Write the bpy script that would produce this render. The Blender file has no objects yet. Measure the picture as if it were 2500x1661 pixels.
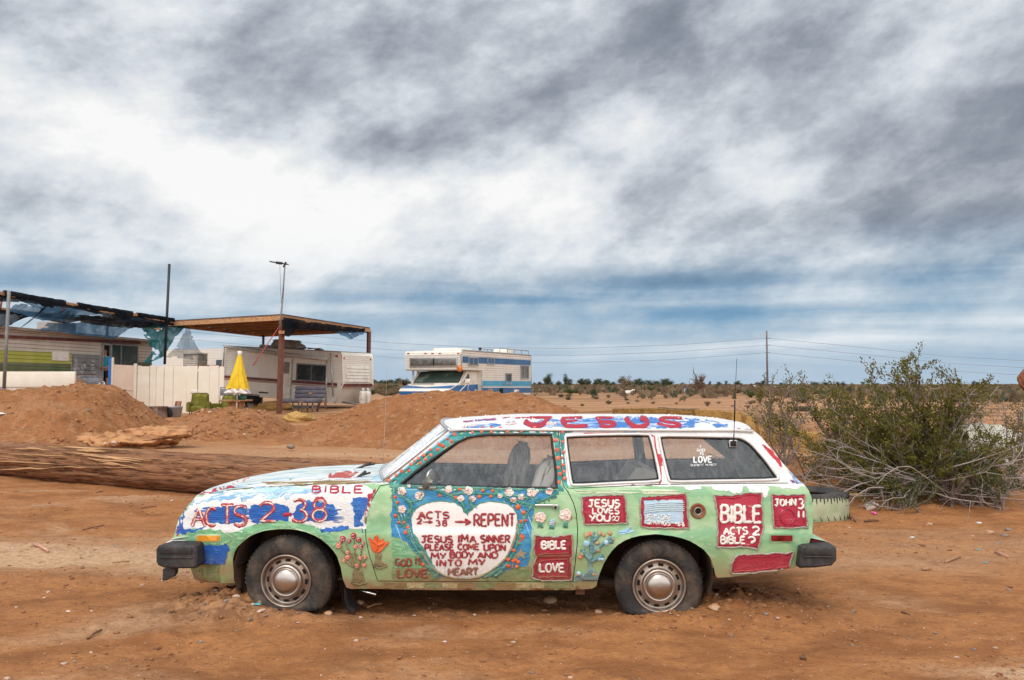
import bpy, bmesh, math, random
import numpy as np
from mathutils import Vector, Matrix, geometry
from mathutils.bvhtree import BVHTree
random.seed(7)
SC = bpy.context.scene
COL = SC.collection
R = math.radians
# ------------------------------------------------------------------ camera
F = 2040.0                                  # focal length in photograph pixels
CAM = Vector((0.0, 0.0, 1.49))
PITCH = math.atan(107.5 / F)
cam_d = bpy.data.cameras.new('camera')
cam_d.sensor_width = 36.0
cam_d.lens = F / 2500.0 * 36.0
cam_d.clip_start = 0.1
cam_d.clip_end = 20000
cam = bpy.data.objects.new('camera', cam_d)
COL.objects.link(cam)
cam.location = CAM
cam.rotation_euler = (math.pi / 2 + PITCH, 0, 0)
SC.camera = cam
# ------------------------------------------------------------------ exposure
SC.view_settings.view_transform = 'Standard'
SC.view_settings.look = 'None'
SC.view_settings.exposure = 0.0
SC.view_settings.gamma = 1.0
SC.view_settings.use_curve_mapping = False
SC.cycles.max_bounces = 6
SC.cycles.transparent_max_bounces = 12
SC.cycles.caustics_reflective = False
SC.cycles.caustics_refractive = False
# ------------------------------------------------------------------ sun
SUN_EL, SUN_AZ = R(60), R(205)              # azimuth clockwise from +Y: behind the camera, a little left
sun_d = bpy.data.lights.new('sun', 'SUN')
sun_d.energy = 1.35
sun_d.angle = R(28)
sun_d.color = (1.0, 0.95, 0.88)
sun = bpy.data.objects.new('sun', sun_d)
COL.objects.link(sun)
_sd = Vector((math.sin(SUN_AZ) * math.cos(SUN_EL), math.cos(SUN_AZ) * math.cos(SUN_EL), math.sin(SUN_EL)))
sun.rotation_euler = _sd.to_track_quat('Z', 'Y').to_euler()
sun.location = _sd * 50
# ------------------------------------------------------------------ node helper
class NT:
 def __init__(s, tree):
  s.t = tree
  s.n = tree.nodes
  s.l = tree.links
 def node(s, typ, **kw):
  nd = s.n.new(typ)
  for k, v in kw.items():
   setattr(nd, k, v)
  return nd
 def put(s, sock, v):
  if hasattr(v, 'is_output') or isinstance(v, bpy.types.NodeSocket):
   s.l.new(v, sock)
  else:
   if isinstance(v, (tuple, list)) and len(v) == 3 and sock.type == 'RGBA':
    v = (*v, 1)
   sock.default_value = v
 def math(s, op, a, b=None, c=None, clamp=False):
  nd = s.node('ShaderNodeMath', operation=op, use_clamp=clamp)
  s.put(nd.inputs[0], a)
  if b is not None: s.put(nd.inputs[1], b)
  if c is not None: s.put(nd.inputs[2], c)
  return nd.outputs[0]
 def vmath(s, op, a, b=None, scale=None):
  nd = s.node('ShaderNodeVectorMath', operation=op)
  s.put(nd.inputs[0], a)
  if b is not None: s.put(nd.inputs[1], b)
  if scale is not None: s.put(nd.inputs['Scale'], scale)
  return nd.outputs[0]
 def comb(s, x, y, z):
  nd = s.node('ShaderNodeCombineXYZ')
  for k, v in enumerate((x, y, z)): s.put(nd.inputs[k], v)
  return nd.outputs[0]
 def sep(s, v):
  nd = s.node('ShaderNodeSeparateXYZ')
  s.l.new(v, nd.inputs[0])
  return nd.outputs
 def noise(s, vec, scale=5, detail=4, rough=0.55, dist=0.0):
  nd = s.node('ShaderNodeTexNoise')
  if vec is not None: s.l.new(vec, nd.inputs['Vector'])
  nd.inputs['Scale'].default_value = scale
  nd.inputs['Detail'].default_value = detail
  nd.inputs['Roughness'].default_value = rough
  nd.inputs['Distortion'].default_value = dist
  return nd.outputs['Fac']
 def voro(s, vec, scale=5, feature='F1'):
  nd = s.node('ShaderNodeTexVoronoi', feature=feature)
  if vec is not None: s.l.new(vec, nd.inputs['Vector'])
  nd.inputs['Scale'].default_value = scale
  return nd.outputs
 def ramp(s, fac, stops, interp='LINEAR'):
  nd = s.node('ShaderNodeValToRGB')
  cr = nd.color_ramp
  cr.interpolation = interp
  while len(cr.elements) < len(stops): cr.elements.new(0.5)
  for e, (p, c) in zip(cr.elements, stops):
   e.position = p
   e.color = (*c, 1) if len(c) == 3 else c
  s.put(nd.inputs[0], fac)
  return nd.outputs[0]
 def rng(s, v, a, b, c=0.0, d=1.0, smooth=True):
  nd = s.node('ShaderNodeMapRange', interpolation_type='SMOOTHSTEP' if smooth else 'LINEAR')
  s.put(nd.inputs[0], v)
  for k, q in enumerate((a, b, c, d)): s.put(nd.inputs[k + 1], q)
  return nd.outputs[0]
 def mix(s, fac, a, b, mode='MIX'):
  nd = s.node('ShaderNodeMix', data_type='RGBA', blend_type=mode)
  s.put(nd.inputs[0], fac)
  s.put(nd.inputs[6], a)
  s.put(nd.inputs[7], b)
  return nd.outputs[2]
 def scale_vec(s, v, sc):
  return s.vmath('MULTIPLY', v, sc)
# ------------------------------------------------------------------ sky: Nishita under a broken cloud deck
world = bpy.data.worlds.new('World')
SC.world = world
world.use_nodes = True
w = NT(world.node_tree)
w.n.clear()
wo = w.node('ShaderNodeOutputWorld')
skyn = w.node('ShaderNodeTexSky', sky_type='NISHITA')
skyn.sun_disc = False
skyn.sun_elevation = SUN_EL
skyn.sun_rotation = SUN_AZ
skyn.dust_density = 2.0
bg_sky = w.node('ShaderNodeBackground')
bg_sky.inputs[1].default_value = 0.1
w.l.new(skyn.outputs[0], bg_sky.inputs[0])
tc = w.node('ShaderNodeTexCoord')
gx, gy, gz = w.sep(tc.outputs['Generated'])
az = w.math('ARCTAN2', gx, gy)
el = w.math('ARCSINE', gz)
# cloud deck: lumpy masses leaning up to the right, thin bands toward the horizon
aa = w.math('MULTIPLY', az, 1.0)
ee = w.math('MULTIPLY', el, 1.35)
warp = w.noise(w.comb(w.math('MULTIPLY', aa, 2.4), w.math('MULTIPLY', ee, 2.4), 5.0), 1.0, 1, 0.5)
wv = w.math('MULTIPLY', w.math('SUBTRACT', warp, 0.5), 0.04)
ca, sa = math.cos(R(38)), math.sin(R(38))
qx = w.math('ADD', w.math('ADD', w.math('MULTIPLY', aa, ca), w.math('MULTIPLY', ee, sa)), wv)
qy = w.math('ADD', w.math('SUBTRACT', w.math('MULTIPLY', ee, ca), w.math('MULTIPLY', aa, sa)), wv)
cv = w.comb(w.math('MULTIPLY', qx, 0.75), w.math('MULTIPLY', qy, 1.0), 31.7)
cvb = w.comb(w.math('MULTIPLY', az, 1.7), w.math('ADD', w.math('MULTIPLY', el, 20.0), w.math('MULTIPLY', wv, 1.0)), 9.1)
n_big = w.noise(cv, 7.5, 9, 0.56, 0.0)
n_mid = w.noise(cv, 17.0, 7, 0.58, 0.0)
n_fine = w.noise(w.comb(w.math('MULTIPLY', aa, 1.0), w.math('MULTIPLY', ee, 1.7), 1.7), 40.0, 5, 0.6, 0.0)
n_band = w.noise(cvb, 1.3, 7, 0.55, 0.5)
def blob(px, py, sx, sy, amp, rot=0.0):
 """soft brighter or darker region of the deck round a direction (azimuth, elevation)"""
 a0 = math.atan2(px - 1250, F)
 e0 = (938 - py) / F * math.cos(a0)
 da = w.math('SUBTRACT', az, a0)
 de = w.math('SUBTRACT', el, e0)
 c, s_ = math.cos(rot), math.sin(rot)
 u = w.math('ADD', w.math('MULTIPLY', da, c * F / sx), w.math('MULTIPLY', de, s_ * F / sx))
 v = w.math('SUBTRACT', w.math('MULTIPLY', de, c * F / sy), w.math('MULTIPLY', da, s_ * F / sy))
 d2 = w.math('ADD', w.math('MULTIPLY', u, u), w.math('MULTIPLY', v, v))
 g = w.math('EXPONENT', w.math('MULTIPLY', d2, -1.0))
 return w.math('MULTIPLY', g, amp)
BLOBS = [
 (430, 430, 260, 100, 0.34, 0), (1330, 480, 190, 90, 0.34, 0), (760, 510, 420, 90, 0.20, 0), (150, 590, 420, 70, 0.18, 0),
 (90, 250, 200, 110, 0.14, 0), (330, 290, 90, 120, .16, -.7), (330, 130, 330, 110, -.06, .3), (610, 300, 130, 60, -.24, .6), (520, 180, 200, 60, -.10, .6),
 (900, 170, 300, 80, -.16, .3), (1230, 290, 280, 80, -.24, .25), (1000, 380, 200, 50, -.10, 0), (1650, 110, 600, 130, -.15, .05), (2250, 60, 500, 160, -.10, 0),
 (2400, 400, 360, 150, -.32, .1), (2250, 270, 420, 120, -.13, .1), (640, 440, 300, 70, .12, 0), (1950, 540, 330, 40, -.14, 0), (2080, 440, 230, 50, .12, .1), (1750, 330, 260, 90, .05, 0), (1500, 620, 400, 40, .10, 0),
 (2430, 640, 260, 60, -.16, 0), (1850, 680, 480, 26, -.16, 0), (1250, 735, 420, 22, -.42, 0), (1850, 765, 700, 22, -.20, 0), (1600, 690, 500, 16, -.14, 0), (180, 690, 330, 30, -.22, 0), (760, 790, 300, 30, -.10, 0),
 (1000, 640, 500, 36, .10, 0), (2150, 730, 500, 30, .06, 0), (560, 610, 330, 50, .06, 0), (300, 1500, 9000, 100, 0, 0),
]
acc = None
for b in BLOBS:
 g = blob(*b)
 acc = g if acc is None else w.math('ADD', acc, g)
lum = w.math('ADD', 0.63, acc)
hiw = w.rng(el, .04, .17, .35, 1.0)
lum = w.math('ADD', lum, w.math('MULTIPLY', w.math('MULTIPLY', w.math('SUBTRACT', n_big, 0.5), 1.30), hiw))
lum = w.math('ADD', lum, w.math('MULTIPLY', w.math('MULTIPLY', w.math('SUBTRACT', n_mid, 0.5), 0.62), hiw))
lum = w.math('ADD', lum, w.math('MULTIPLY', w.math('MULTIPLY', w.math('SUBTRACT', n_fine, 0.5), 0.20), hiw))
lowb = w.rng(el, 0.03, 0.22, 1.0, 0.10)
lum = w.math('ADD', lum, w.math('MULTIPLY', w.math('MULTIPLY', w.math('SUBTRACT', n_band, 0.5), 0.95), lowb))
# the part of the sky behind the photographer is a brighter, thinner overcast
back = w.rng(gy, 0.15, -0.55, 0.0, 1.0)
lum = w.math('ADD', lum, w.math('MULTIPLY', back, 0.45))
cloudcol = w.ramp(lum, [(0.0, (0.18, 0.205, 0.25)), (0.28, (0.305, 0.335, 0.39)), (0.50, (0.50, 0.54, 0.595)), (0.70, (0.73, 0.77, 0.815)), (0.88, (0.90, 0.905, 0.905)), (1.02, (1.0, 0.995, 0.98))])
lowcol = w.ramp(lum, [(0.08, (0.08, 0.245, 0.45)), (0.36, (0.19, 0.375, 0.57)), (0.58, (0.46, 0.585, 0.70)), (0.82, (0.86, 0.90, 0.94))])
lowmix = w.rng(el, 0.06, 0.20, 0.95, 0.0)
cc = w.mix(lowmix, cloudcol, lowcol)
# pale air close to the horizon
hz = w.rng(el, -0.005, 0.07, 0.85, 0.0)
cc = w.mix(hz, cc, (0.47, 0.60, 0.74))
bstr = w.math('ADD', 1.0, w.math('MULTIPLY', back, 0.80))
bg_cl = w.node('ShaderNodeBackground')
w.l.new(cc, bg_cl.inputs[0])
w.l.new(bstr, bg_cl.inputs[1])
mixs = w.node('ShaderNodeMixShader')
mixs.inputs[0].default_value = 0.93
w.l.new(bg_sky.outputs[0], mixs.inputs[1])
w.l.new(bg_cl.outputs[0], mixs.inputs[2])
w.l.new(mixs.outputs[0], wo.inputs[0])
# ------------------------------------------------------------------ geometry helpers
_fw = Vector((0, math.cos(PITCH), math.sin(PITCH)))
_up = Vector((0, -math.sin(PITCH), math.cos(PITCH)))
def ray(px, py):
 return (Vector((1, 0, 0)) * ((px - 1250) / F) + _up * (-(py - 830.5) / F) + _fw).normalized()
def at(px, py, Y):
 d = ray(px, py)
 return CAM + d * (Y / d.y)
def tag(o, label=None, cat=None, group=None, kind=None):
 if label: o['label'] = label
 if cat: o['category'] = cat
 if group: o['group'] = group
 if kind: o['kind'] = kind
 return o
def empty(name, loc=(0, 0, 0), rz=0.0, label=None, cat=None, group=None):
 o = bpy.data.objects.new(name, None)
 COL.objects.link(o)
 o.location = loc
 o.rotation_euler = (0, 0, rz)
 o.empty_display_size = 0.2
 return tag(o, label, cat, group)
def link(name, me, parent=None, mats=()):
 o = bpy.data.objects.new(name, me)
 COL.objects.link(o)
 for m in mats: me.materials.append(m)
 if parent is not None: o.parent = parent
 return o
class MB:
 """collects shapes and links them as one mesh object"""
 def __init__(s):
  s.v, s.f, s.mi, s.sm = [], [], [], []
 def add(s, vs, fs, mi=0, smooth=False):
  b = len(s.v)
  s.v += [tuple(p) for p in vs]
  for f in fs:
   s.f.append(tuple(b + k for k in f))
   s.mi.append(mi)
   s.sm.append(smooth)
  return s
 def box(s, c, sz, rz=0.0, mi=0, M=None):
  x, y, z = sz[0] / 2, sz[1] / 2, sz[2] / 2
  m = Matrix.Translation(c) @ Matrix.Rotation(rz, 4, 'Z') if M is None else M
  vs = [m @ Vector(p) for p in ((-x, -y, -z), (x, -y, -z), (x, y, -z), (-x, y, -z), (-x, -y, z), (x, -y, z), (x, y, z), (-x, y, z))]
  return s.add(vs, [(0, 3, 2, 1), (4, 5, 6, 7), (0, 1, 5, 4), (1, 2, 6, 5), (2, 3, 7, 6), (3, 0, 4, 7)], mi)
 def rbox(s, c, sz, bev=0.03, seg=2, rz=0.0, mi=0, M=None):
  bm = bmesh.new()
  bmesh.ops.create_cube(bm, size=1.0)
  bmesh.ops.scale(bm, vec=sz, verts=bm.verts)
  bmesh.ops.bevel(bm, geom=bm.edges[:], offset=bev, segments=seg, affect='EDGES', profile=0.5)
  m = (Matrix.Translation(c) @ Matrix.Rotation(rz, 4, 'Z')) if M is None else M
  bm.transform(m)
  return s.bm(bm, mi, True)
 def bm(s, bm, mi=0, smooth=False):
  bm.verts.index_update()
  s.add([v.co for v in bm.verts], [[v.index for v in f.verts] for f in bm.faces], mi, smooth)
  bm.free()
  return s
 def tube(s, pts, r, n=6, mi=0, cap=True, smooth=True):
  pts = [Vector(p) for p in pts]
  m = len(pts)
  rs = r if isinstance(r, (list, tuple)) else [r] * m
  vs, fs = [], []
  ref = None
  for i, p in enumerate(pts):
   d = (pts[min(i + 1, m - 1)] - pts[max(i - 1, 0)])
   if d.length < 1e-9: d = Vector((0, 0, 1))
   d.normalize()
   if ref is None:
    a = Vector((0, 0, 1)) if abs(d.z) < 0.9 else Vector((1, 0, 0))
    ref = d.cross(a).normalized()
   ref = (ref - d * ref.dot(d))
   if ref.length < 1e-6: ref = d.orthogonal()
   ref.normalize()
   b = d.cross(ref)
   for k in range(n):
    t = 2 * math.pi * k / n
    vs.append(p + (ref * math.cos(t) + b * math.sin(t)) * rs[i])
  for i in range(m - 1):
   for k in range(n):
    a, b2 = i * n + k, i * n + (k + 1) % n
    fs.append((a, b2, b2 + n, a + n))
  if cap:
   fs.append(tuple(range(n - 1, -1, -1)))
   fs.append(tuple((m - 1) * n + k for k in range(n)))
  return s.add(vs, fs, mi, smooth)
 def lathe(s, prof, n=24, M=None, mi=0, smooth=True, axis='Z', closed=False):
  """prof: list of (r, h); revolved about local Z (or Y)"""
  M = M or Matrix.Identity(4)
  vs, fs = [], []
  m = len(prof)
  for (r, h) in prof:
   for k in range(n):
    t = 2 * math.pi * k / n
    if axis == 'Z': p = Vector((r * math.cos(t), r * math.sin(t), h))
    else: p = Vector((r * math.cos(t), h, r * math.sin(t)))
    vs.append(M @ p)
  for i in range(m - 1 + (1 if closed else 0)):
   for k in range(n):
    a, b = i * n + k, i * n + (k + 1) % n
    c, d = ((i + 1) % m) * n + (k + 1) % n, ((i + 1) % m) * n + k
    fs.append((a, b, c, d))
  return s.add(vs, fs, mi, smooth)
 def prism(s, poly, M, depth, mi=0):
  """poly: 2-D (x, z) outline in M's XZ plane, extruded along +Y by depth"""
  n = len(poly)
  vs = [M @ Vector((x, 0, z)) for x, z in poly] + [M @ Vector((x, depth, z)) for x, z in poly]
  tris = geometry.tessellate_polygon([[Vector((x, z, 0)) for x, z in poly]])
  fs = [tuple(t) for t in tris] + [tuple(n + k for k in reversed(t)) for t in tris]
  fs += [(k, n + k, n + (k + 1) % n, (k + 1) % n) for k in range(n)]
  return s.add(vs, fs, mi)
 def grid(s, P, mi=0, smooth=True):
  """P: rows of points"""
  nr, nc = len(P), len(P[0])
  vs = [p for row in P for p in row]
  fs = [(i * nc + j, i * nc + j + 1, (i + 1) * nc + j + 1, (i + 1) * nc + j) for i in range(nr - 1) for j in range(nc - 1)]
  return s.add(vs, fs, mi, smooth)
 def mesh(s, name):
  me = bpy.data.meshes.new(name)
  me.from_pydata(s.v, [], s.f)
  me.polygons.foreach_set('material_index', s.mi)
  me.polygons.foreach_set('use_smooth', s.sm)
  me.update()
  return me
 def build(s, name, mats, parent=None, fixn=True):
  me = s.mesh(name)
  if fixn:
   bm = bmesh.new()
   bm.from_mesh(me)
   bmesh.ops.recalc_face_normals(bm, faces=bm.faces)
   bm.to_mesh(me)
   bm.free()
  if not isinstance(mats, (list, tuple)): mats = [mats]
  return link(name, me, parent, mats)
def copy_tree(o, parent=None):
 c = o.copy()
 COL.objects.link(c)
 if parent is not None: c.parent = parent
 for ch in list(o.children):
  copy_tree(ch, c)
 return c
# numpy value noise
def _hash(ix, iy, seed):
 h = (ix.astype(np.int64) * 374761393 + iy.astype(np.int64) * 668265263 + seed * 1442695041) & 0xffffffff
 h = ((h ^ (h >> 13)) * 1274126177) & 0xffffffff
 h = h ^ (h >> 16)
 return (h & 0xffff).astype(np.float64) / 65535.0
def vnoise(x, y, seed=0):
 x = np.asarray(x, float); y = np.asarray(y, float)
 ix, iy = np.floor(x), np.floor(y)
 fx, fy = x - ix, y - iy
 ux, uy = fx * fx * fx * (fx * (fx * 6 - 15) + 10), fy * fy * fy * (fy * (fy * 6 - 15) + 10)
 a = _hash(ix, iy, seed); b = _hash(ix + 1, iy, seed); c = _hash(ix, iy + 1, seed); d = _hash(ix + 1, iy + 1, seed)
 return (a + (b - a) * ux) * (1 - uy) + (c + (d - c) * ux) * uy - 0.5
def fbm(x, y, seed=0, octs=4, gain=0.5):
 s, a, f = 0.0, 1.0, 1.0
 for o in range(octs):
  s = s + a * vnoise(x * f + 13.7 * o, y * f - 7.3 * o, seed + o)
  a *= gain; f *= 2.03
 return s
def sstep(a, b, x):
 t = np.clip((np.asarray(x, float) - a) / (b - a), 0, 1)
 return t * t * (3 - 2 * t)
# ------------------------------------------------------------------ materials
def mat(name, col, rough=0.7, metal=0.0, var=0.0, vscale=8.0, vcol=None, vlo=0.45, vhi=0.65, bump=0.0, bscale=60.0, dirt=0.0, dirtcol=(0.22, 0.13, 0.075), spec=0.4, stretch=None, dscale=3.0):
 """principled material; vcol is mixed in by noise, dirt is a patchy dust layer of its own colour"""
 m = bpy.data.materials.new(name)
 m.use_nodes = True
 t = NT(m.node_tree)
 p = t.n['Principled BSDF']
 oc = t.node('ShaderNodeTexCoord').outputs['Object']
 v = oc if stretch is None else t.scale_vec(oc, stretch)
 c = col
 if vcol is not None or var > 0:
  n = t.noise(v, vscale, 6, 0.6, 0.2)
  f = t.rng(n, vlo, vhi)
  c2 = vcol if vcol is not None else tuple(max(0, min(1, k * (1 - var))) for k in col)
  c = t.mix(f, col, c2)
 if dirt > 0:
  n2 = t.noise(oc, dscale, 7, 0.65, 0.4)
  f2 = t.math('MULTIPLY', t.rng(n2, 0.42, 0.68), dirt)
  c = t.mix(f2, c, dirtcol)
 t.put(p.inputs['Base Color'], c)
 p.inputs['Roughness'].default_value = rough
 p.inputs['Metallic'].default_value = metal
 p.inputs['Specular IOR Level'].default_value = spec
 if bump > 0:
  nb = t.noise(v, bscale, 5, 0.6)
  bn = t.node('ShaderNodeBump')
  bn.inputs['Strength'].default_value = bump
  bn.inputs['Distance'].default_value = 0.01
  t.l.new(nb, bn.inputs['Height'])
  t.l.new(bn.outputs[0], p.inputs['Normal'])
 return m
# ================================================================== GROUND
CX, CY, CYAW = -0.10, 5.40, R(-2.5)          # the car's near side plane
def ground_h(x, y):
 x = np.asarray(x, float); y = np.asarray(y, float)
 h = 0.05 * fbm(x * 0.35, y * 0.35, 3, 3) * sstep(2.0, 9.0, np.hypot(x, y))
 h = h + 0.022 * fbm(x * 1.3, y * 1.3, 11, 3)
 # camp terrace beyond the mounds on the left
 h = h + 0.40 * sstep(20, 30, y) * sstep(5.0, -2.0, x + 0.02 * y)
 # dune of drifted soil under the big bush, slope behind the car's tail
 h = h + 0.16 * np.exp(-(((x - 4.9) / 1.5) ** 2 + ((y - 10.9) / 1.1) ** 2))
 h = h + 0.38 * np.exp(-(((x - 5.2) / 2.4) ** 2 + ((y - 13.0) / 1.6) ** 2))
 # loose soil heaped round the sunk wheels
 lump = np.abs(fbm(x * 7, y * 7, 21, 4)) * 0.5 + np.abs(fbm(x * 18, y * 18, 25, 3)) * 0.22
 for (ax, ay, sx, sy, a) in ((-1.45, 5.36, .42, .10, .07), (.95, 5.30, .40, .10, .07), (-1.95, 5.55, .42, .30, .17), (-1.72, 5.95, .3, .3, .16), (-1.1, 5.1, .35, .16, .05), (1.38, 5.55, .42, .25, .13), (.62, 5.1, .3, .14, .04), (1.55, 5.9, .5, .4, .10), (-0.2, 5.3, 1.2, .14, .04)):
  g = np.exp(-(((x - ax) / sx) ** 2 + ((y - ay) / sy) ** 2))
  h = h + a * g * (0.45 + lump)
 # small clods, footprints and ripples in the foreground
 near = sstep(30, 8, np.hypot(x, y))
 cl = fbm(x * 5.5, y * 7.5, 31, 4)
 h = h + near * (0.014 * cl + 0.030 * np.maximum(cl - 0.30, 0) + 0.012 * np.maximum(fbm(x * 14, y * 16, 35, 3) - .25, 0))
 dents = vnoise(x * 3.1, y * 3.1, 41)
 h = h - near * 0.075 * np.maximum(dents - 0.24, 0)
 # ruts of the pale track that passes behind the car
 for yy, a in ((7.25, .03), (8.55, .03), (4.35, .016)):
  h = h - a * np.exp(-((y - yy - 0.25 * np.sin(x * 0.35)) / 0.17) ** 2) * (0.7 + vnoise(x * 1.2, y * 0.3, 51))
 h = h + 0.22 * np.maximum(fbm(x * 0.06, y * 0.30, 57, 4) - .05, 0) * sstep(24, 34, y) * sstep(140, 80, y) * sstep(-4, 0, x)
 # far desert: long low swells
 h = h + 0.25 * fbm(x * 0.02, y * 0.03, 61, 3) * sstep(50, 140, y)
 return h
MOUNDS = [   # x, y, half-width left, right, half-depth front, back, height above the ground
 (-12.1, 23.2, 6.0, 2.6, 3.6, 3.6, 1.33),
 (-8.0, 23.6, 2.1, 1.9, 2.5, 2.5, 0.62),
 (-1.35, 22.4, 4.9, 5.2, 3.3, 3.5, 1.22),
]
def mound_h(k, x, y):
 cx, cy, rl, rr, rf, rb, H = MOUNDS[k]
 x = np.asarray(x, float); y = np.asarray(y, float)
 wob = 0.22 * fbm(x * 0.55, y * 0.55, 70 + k, 3)
 dx = np.where(x < cx, (x - cx) / rl, (x - cx) / rr)
 dy = np.where(y < cy, (y - cy) / rf, (y - cy) / rb)
 d = np.sqrt(np.abs(dx) ** 2.2 + np.abs(dy) ** 2.2) * (1 + wob)
 p = np.clip(1 - d, 0, 1)
 prof = sstep(0, 1, np.clip(p * 1.35, 0, 1)) * 0.75 + 0.25 * p
 rough = (0.13 * fbm(x * 1.4, y * 1.4, 80 + k, 4) + 0.12 * np.abs(fbm(x * 3.3, y * 3.3, 90 + k, 4)) + 0.075 * np.maximum(fbm(x * 8, y * 8, 95 + k, 3), 0)) * sstep(0.02, 0.3, p)
 return H * prof + rough
def H(x, y):
 h = float(ground_h(x, y))
 return h
def gp(px, py, it=25):
 """the point of the ground under a direction"""
 d = ray(px, py)
 z = 0.0
 for _ in range(it):
  t = (z - CAM.z) / d.z
  p = CAM + d * t
  z = H(p.x, p.y)
 return Vector((p.x, p.y, z))
# ---- ground material
def ground_material(name, mound=False):
 m = bpy.data.materials.new(name)
 m.use_nodes = True
 t = NT(m.node_tree)
 p = t.n['Principled BSDF']
 g = t.node('ShaderNodeNewGeometry').outputs['Position']
 x, y, z = t.sep(g)
 big = t.noise(t.scale_vec(g, (0.35, 0.75, 0.35)), 1.0, 6, 0.6, 0.6)
 mid = t.noise(t.scale_vec(g, (1.6, 2.6, 1.6)), 1.0, 7, 0.62, 0.3)
 fine = t.noise(g, 22, 6, 0.7)
 grain = t.noise(g, 160, 3, 0.7)
 soil = (0.465, 0.202, 0.076)
 dark = (0.290, 0.115, 0.041)
 pale = (0.630, 0.410, 0.250)
 red = (0.400, 0.172, 0.074)
 c = t.mix(t.rng(mid, 0.40, 0.66), soil, dark)
 c = t.mix(t.rng(big, 0.50, 0.70, 0, 0.75), c, pale)
 if mound:
  c = t.mix(0.55, c, red)
  c = t.mix(t.rng(t.noise(g, 3.2, 6, 0.65), 0.50, 0.64, 0, 0.6), c, (0.54, 0.31, 0.17))
 else:
  # pale powdery track
  wob = t.math('MULTIPLY', t.math('SUBTRACT', big, 0.5), 5.0)
  def band(y0, s, a):
   d = t.math('DIVIDE', t.math('ADD', t.math('SUBTRACT', y, y0), wob), s)
   return t.math('MULTIPLY', t.math('EXPONENT', t.math('MULTIPLY', t.math('MULTIPLY', d, d), -1.0)), a)
  def spot(x0, y0, sx, sy, a):
   u = t.math('DIVIDE', t.math('SUBTRACT', x, x0), sx)
   v = t.math('DIVIDE', t.math('ADD', t.math('SUBTRACT', y, y0), t.math('MULTIPLY', wob, 0.22)), sy)
   return t.math('MULTIPLY', t.math('EXPONENT', t.math('MULTIPLY', t.math('ADD', t.math('MULTIPLY', u, u), t.math('MULTIPLY', v, v)), -1.0)), a)
  b = t.math('ADD', band(7.4, 0.75, 0.34), band(18.2, 2.2, 0.55))
  b = t.math('ADD', b, spot(-4.0, 7.35, 1.6, 0.36, 1.9))
  b = t.math('ADD', b, spot(2.75, 4.42, 0.42, 0.10, 1.8))
  b = t.math('ADD', b, spot(2.4, 6.9, 1.2, 0.32, 0.40))
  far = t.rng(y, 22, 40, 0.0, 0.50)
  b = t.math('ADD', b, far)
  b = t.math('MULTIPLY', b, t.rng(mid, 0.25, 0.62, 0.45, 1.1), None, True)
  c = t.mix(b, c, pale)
  # farther off, tracks and scrubby litter
  tr = t.noise(t.scale_vec(g, (0.05, 0.55, 1)), 1.0, 5, 0.6, 0.8)
  c = t.mix(t.math('MULTIPLY', t.rng(tr, 0.51, 0.58), t.rng(y, 20, 32, 0, 0.85)), c, (0.19, 0.095, 0.043))
  scr = t.noise(t.scale_vec(g, (0.16, 0.05, 1)), 1.0, 6, 0.65, 0.5)
  c = t.mix(t.math('MULTIPLY', t.rng(scr, 0.38, 0.60), t.rng(y, 45, 150, 0, 0.9)), c, (0.155, 0.105, 0.062))
  # damp dug-over soil round the wheels; contact shadow painted in under the car
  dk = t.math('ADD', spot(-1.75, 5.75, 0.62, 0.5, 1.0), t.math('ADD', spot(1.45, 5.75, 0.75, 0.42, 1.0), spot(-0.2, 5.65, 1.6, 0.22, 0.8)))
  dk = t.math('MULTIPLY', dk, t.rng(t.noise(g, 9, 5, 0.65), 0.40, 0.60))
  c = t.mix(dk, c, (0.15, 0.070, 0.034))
 med = t.noise(t.scale_vec(g, (7, 10, 7)), 1.0, 6, 0.68, 0.3)
 c = t.mix(t.rng(med, 0.52, 0.68, 0.0, 0.55), c, (0.24, 0.098, 0.038))
 c = t.mix(t.rng(med, 0.44, 0.30, 0.0, 0.35), c, (0.56, 0.30, 0.15))
 c = t.mix(t.rng(fine, 0.35, 0.70, 0.0, 0.5), c, (0.25, 0.105, 0.045))
 c = t.mix(t.rng(grain, 0.58, 0.70, 0, 0.42), c, (0.62, 0.42, 0.27))
 c = t.mix(t.rng(grain, 0.42, 0.30, 0, 0.5), c, (0.16, 0.075, 0.035))
 # scattered light and dark grit
 vo = t.voro(g, 26)
 cell = t.sep(vo['Color'])
 spk = t.math('MULTIPLY', t.rng(vo['Distance'], 0.16, 0.10), t.math('GREATER_THAN', cell[0], 0.86))
 c = t.mix(t.math('MULTIPLY', spk, 0.7), c, (0.66, 0.50, 0.37))
 spd = t.math('MULTIPLY', t.rng(vo['Distance'], 0.24, 0.14), t.math('LESS_THAN', cell[0], 0.12))
 c = t.mix(t.math('MULTIPLY', spd, 0.75), c, (0.12, 0.055, 0.028))
 t.put(p.inputs['Base Color'], c)
 p.inputs['Roughness'].default_value = 0.95
 p.inputs['Specular IOR Level'].default_value = 0.15
 hgt = t.math('ADD', t.math('MULTIPLY', fine, 1.0), t.math('ADD', t.math('MULTIPLY', grain, 0.25), t.math('MULTIPLY', med, 1.5)))
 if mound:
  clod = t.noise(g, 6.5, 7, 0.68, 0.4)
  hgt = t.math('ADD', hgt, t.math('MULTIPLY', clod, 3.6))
  c2 = t.mix(t.math('MULTIPLY', t.rng(t.noise(g, 4.5, 7, 0.7, 0.5), .52, .62), .55), c, (0.22, 0.098, 0.045))  # shade of crevices painted into the mound colour by noise
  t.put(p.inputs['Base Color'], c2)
 bn = t.node('ShaderNodeBump')
 bn.inputs['Strength'].default_value = 0.9 if mound else 0.75
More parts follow.
